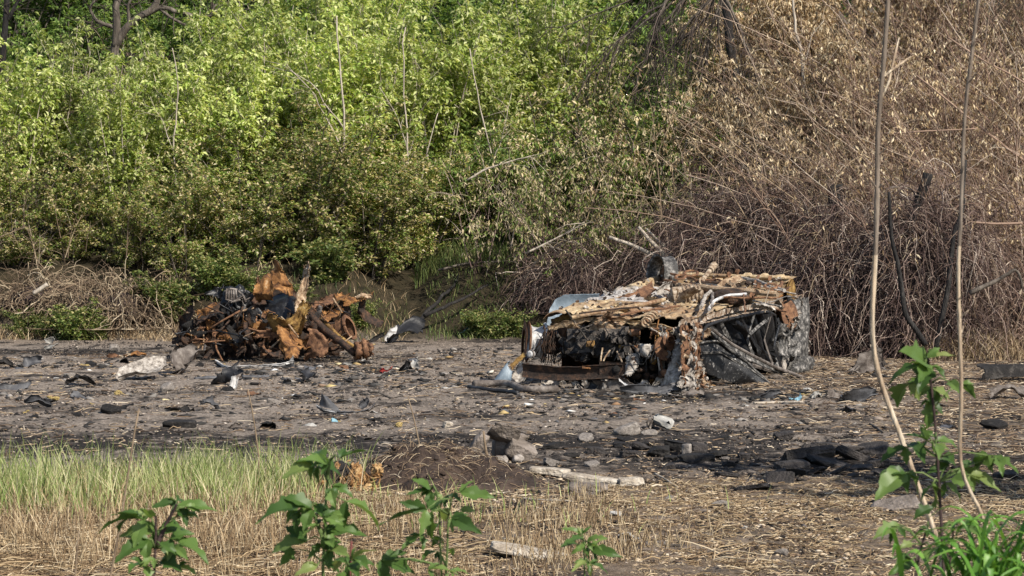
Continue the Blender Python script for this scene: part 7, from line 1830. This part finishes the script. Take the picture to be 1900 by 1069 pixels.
def near_stem(name, label, pts, d, r0, r1, mat='bark_stem', twigs=()):
    q = [W(a, c, d) for a, c in pts]; q = [np.array((q[0][0] + .03, d, tz(q[0][0], d) - .02)), q[0] * .5 + np.array((q[0][0] + .02, d, 0)) * .5] + q
    p = np.array(q); kk = np.r_[0, np.cumsum(np.linalg.norm(np.diff(p, axis=0), axis=1))]; t = np.linspace(0, kk[-1], 60)
    s = np.stack([np.interp(t, kk, p[:, c]) for c in range(3)], -1)
    for _ in range(2): s[1:-1] = s[1:-1] * .5 + (s[:-2] + s[2:]) * .25
    rr = np.linspace(r0, r1, 60) * (1 + .12 * (np.sin(np.arange(60) * 1.33) > .9))
    o = np.array((p[0][0], d, tz(p[0][0], d)))
    root = empty(name, o, label, 'sapling')
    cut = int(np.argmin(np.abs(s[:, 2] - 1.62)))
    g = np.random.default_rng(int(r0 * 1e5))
    for nm, a, e, mt in (('trunk', 0, cut + 1, mat), ('upper_trunk', cut, 60, 'bark_upper')):  # lower bark paler with sunlight put into its colour; upper bark grey-brown
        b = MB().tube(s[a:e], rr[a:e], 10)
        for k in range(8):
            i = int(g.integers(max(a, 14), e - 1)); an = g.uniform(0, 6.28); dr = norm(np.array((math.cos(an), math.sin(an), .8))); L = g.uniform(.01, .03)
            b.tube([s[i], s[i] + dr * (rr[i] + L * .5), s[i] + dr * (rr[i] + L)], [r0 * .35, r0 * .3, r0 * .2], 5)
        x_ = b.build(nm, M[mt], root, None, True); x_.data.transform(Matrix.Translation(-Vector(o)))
    for tw in twigs:
        x_ = MB().tube([W(a, c, d + .02 * i) for i, (a, c) in enumerate(tw)], [.0035, .003, .0015][:len(tw)], 6).build('twig', M[mat], root); x_.data.transform(Matrix.Translation(-Vector(o)))
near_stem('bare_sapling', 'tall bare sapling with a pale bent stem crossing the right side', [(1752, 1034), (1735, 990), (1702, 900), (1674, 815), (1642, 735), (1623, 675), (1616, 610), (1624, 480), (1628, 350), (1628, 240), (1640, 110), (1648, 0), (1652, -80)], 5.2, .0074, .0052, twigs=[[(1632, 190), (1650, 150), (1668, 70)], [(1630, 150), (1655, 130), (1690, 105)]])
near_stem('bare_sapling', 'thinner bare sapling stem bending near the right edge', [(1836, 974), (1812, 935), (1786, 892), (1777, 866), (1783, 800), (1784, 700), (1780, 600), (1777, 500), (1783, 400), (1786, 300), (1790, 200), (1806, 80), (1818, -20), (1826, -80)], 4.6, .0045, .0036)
def stalk(label, pts, d, r):
    p = np.array([W(a, c, d) for a, c in pts]); p = np.vstack([[p[0][0], d, tz(p[0][0], d)], p])
    tag(MB().tube(p, np.linspace(r, r * .6, len(p)), 6).build('dry_stalk', M['stalk'], None, p[0]), label, 'dry stalk')
stalk('tall dry brown stalk leaning right, over the grass at left', [(205, 1069), (222, 980), (236, 890), (250, 800), (258, 758)], 5.5, .0035)
stalk('dry stalk standing in the grass strip right of its middle', [(480, 845), (474, 800), (467, 756), (460, 722)], 13.0, .006)
stalk('thin dark stalk rising left of the concrete boulder', [(780, 834), (772, 795), (765, 765), (757, 737)], 14.4, .007)
stalk('short dark stalk behind the soil heap left of the boulder', [(838, 850), (838, 835), (839, 817)], 14.4, .007)
stalk('short dead stem stuck upright against the boulder hollow', [(908, 856), (902, 838), (899, 818), (897, 800)], 14.3, .012)
stalk('thin dry stalk beside the lower left edge of the straw', [(140, 1069), (143, 1020), (146, 985)], 5.5, .003)
stalk('thin dead stalk in the straw below the dark reddish stone', [(967, 1010), (968, 980), (969, 940)], 11.6, .005)

def blade_tuft():
    d = 4.2; x = W(1830, 1069, d)[0]; o = np.array((x, d, tz(x, d)))
    root = empty('strap_leaf_plant', o, 'tuft of bright green strap leaves in the lower right corner', 'plant')
    g = np.random.default_rng(3); b = MB()
    c0 = W(1840, 1075, d)
    for k in range(130):
        s = c0 + np.array((g.normal(0, .06), g.normal(0, .06), g.uniform(-.05, .0))); a = g.uniform(0, 6.28); out = g.uniform(.03, .17); h = g.uniform(.02, .2)
        t = np.linspace(0, 1, 9)[:, None]; dirv = np.array((math.cos(a), math.sin(a) * .7, 0))
        C = s + dirv * out * t ** 1.3 + np.array((0, 0, h)) * (t * (2 - t)) - np.array((0, 0, .06)) * t ** 3
        Sd = norm(np.cross(dirv, (0, 0, 1)) + g.normal(0, .2, 3)); w = .0065 * g.uniform(.7, 1.3) * np.array([.9, 1, 1, 1, .95, .85, .7, .45, .03])[:, None]
        b.grid(np.stack([C - Sd * w, C + np.array((0, 0, -.002)), C + Sd * w], 1))
    x_ = b.build('strap_leaf', M['leaf_blade'], root, None, True); x_.data.transform(Matrix.Translation(-Vector(o)))
    b = MB(); b.blob(np.array((0, 0, .1)), (.035, .03, .3), 2, .2, 2, 1.0); tag(b.build('leaf_base', M['stem_green'], root))
    b = MB(); b.tube([np.array((0, 0, .0)), np.array((c0[0] - o[0], 0, (c0[2] - o[2]) * .5)), c0 - o], [.025, .025, .03], 8); b.build('stalk', M['stem_green'], root)
blade_tuft()
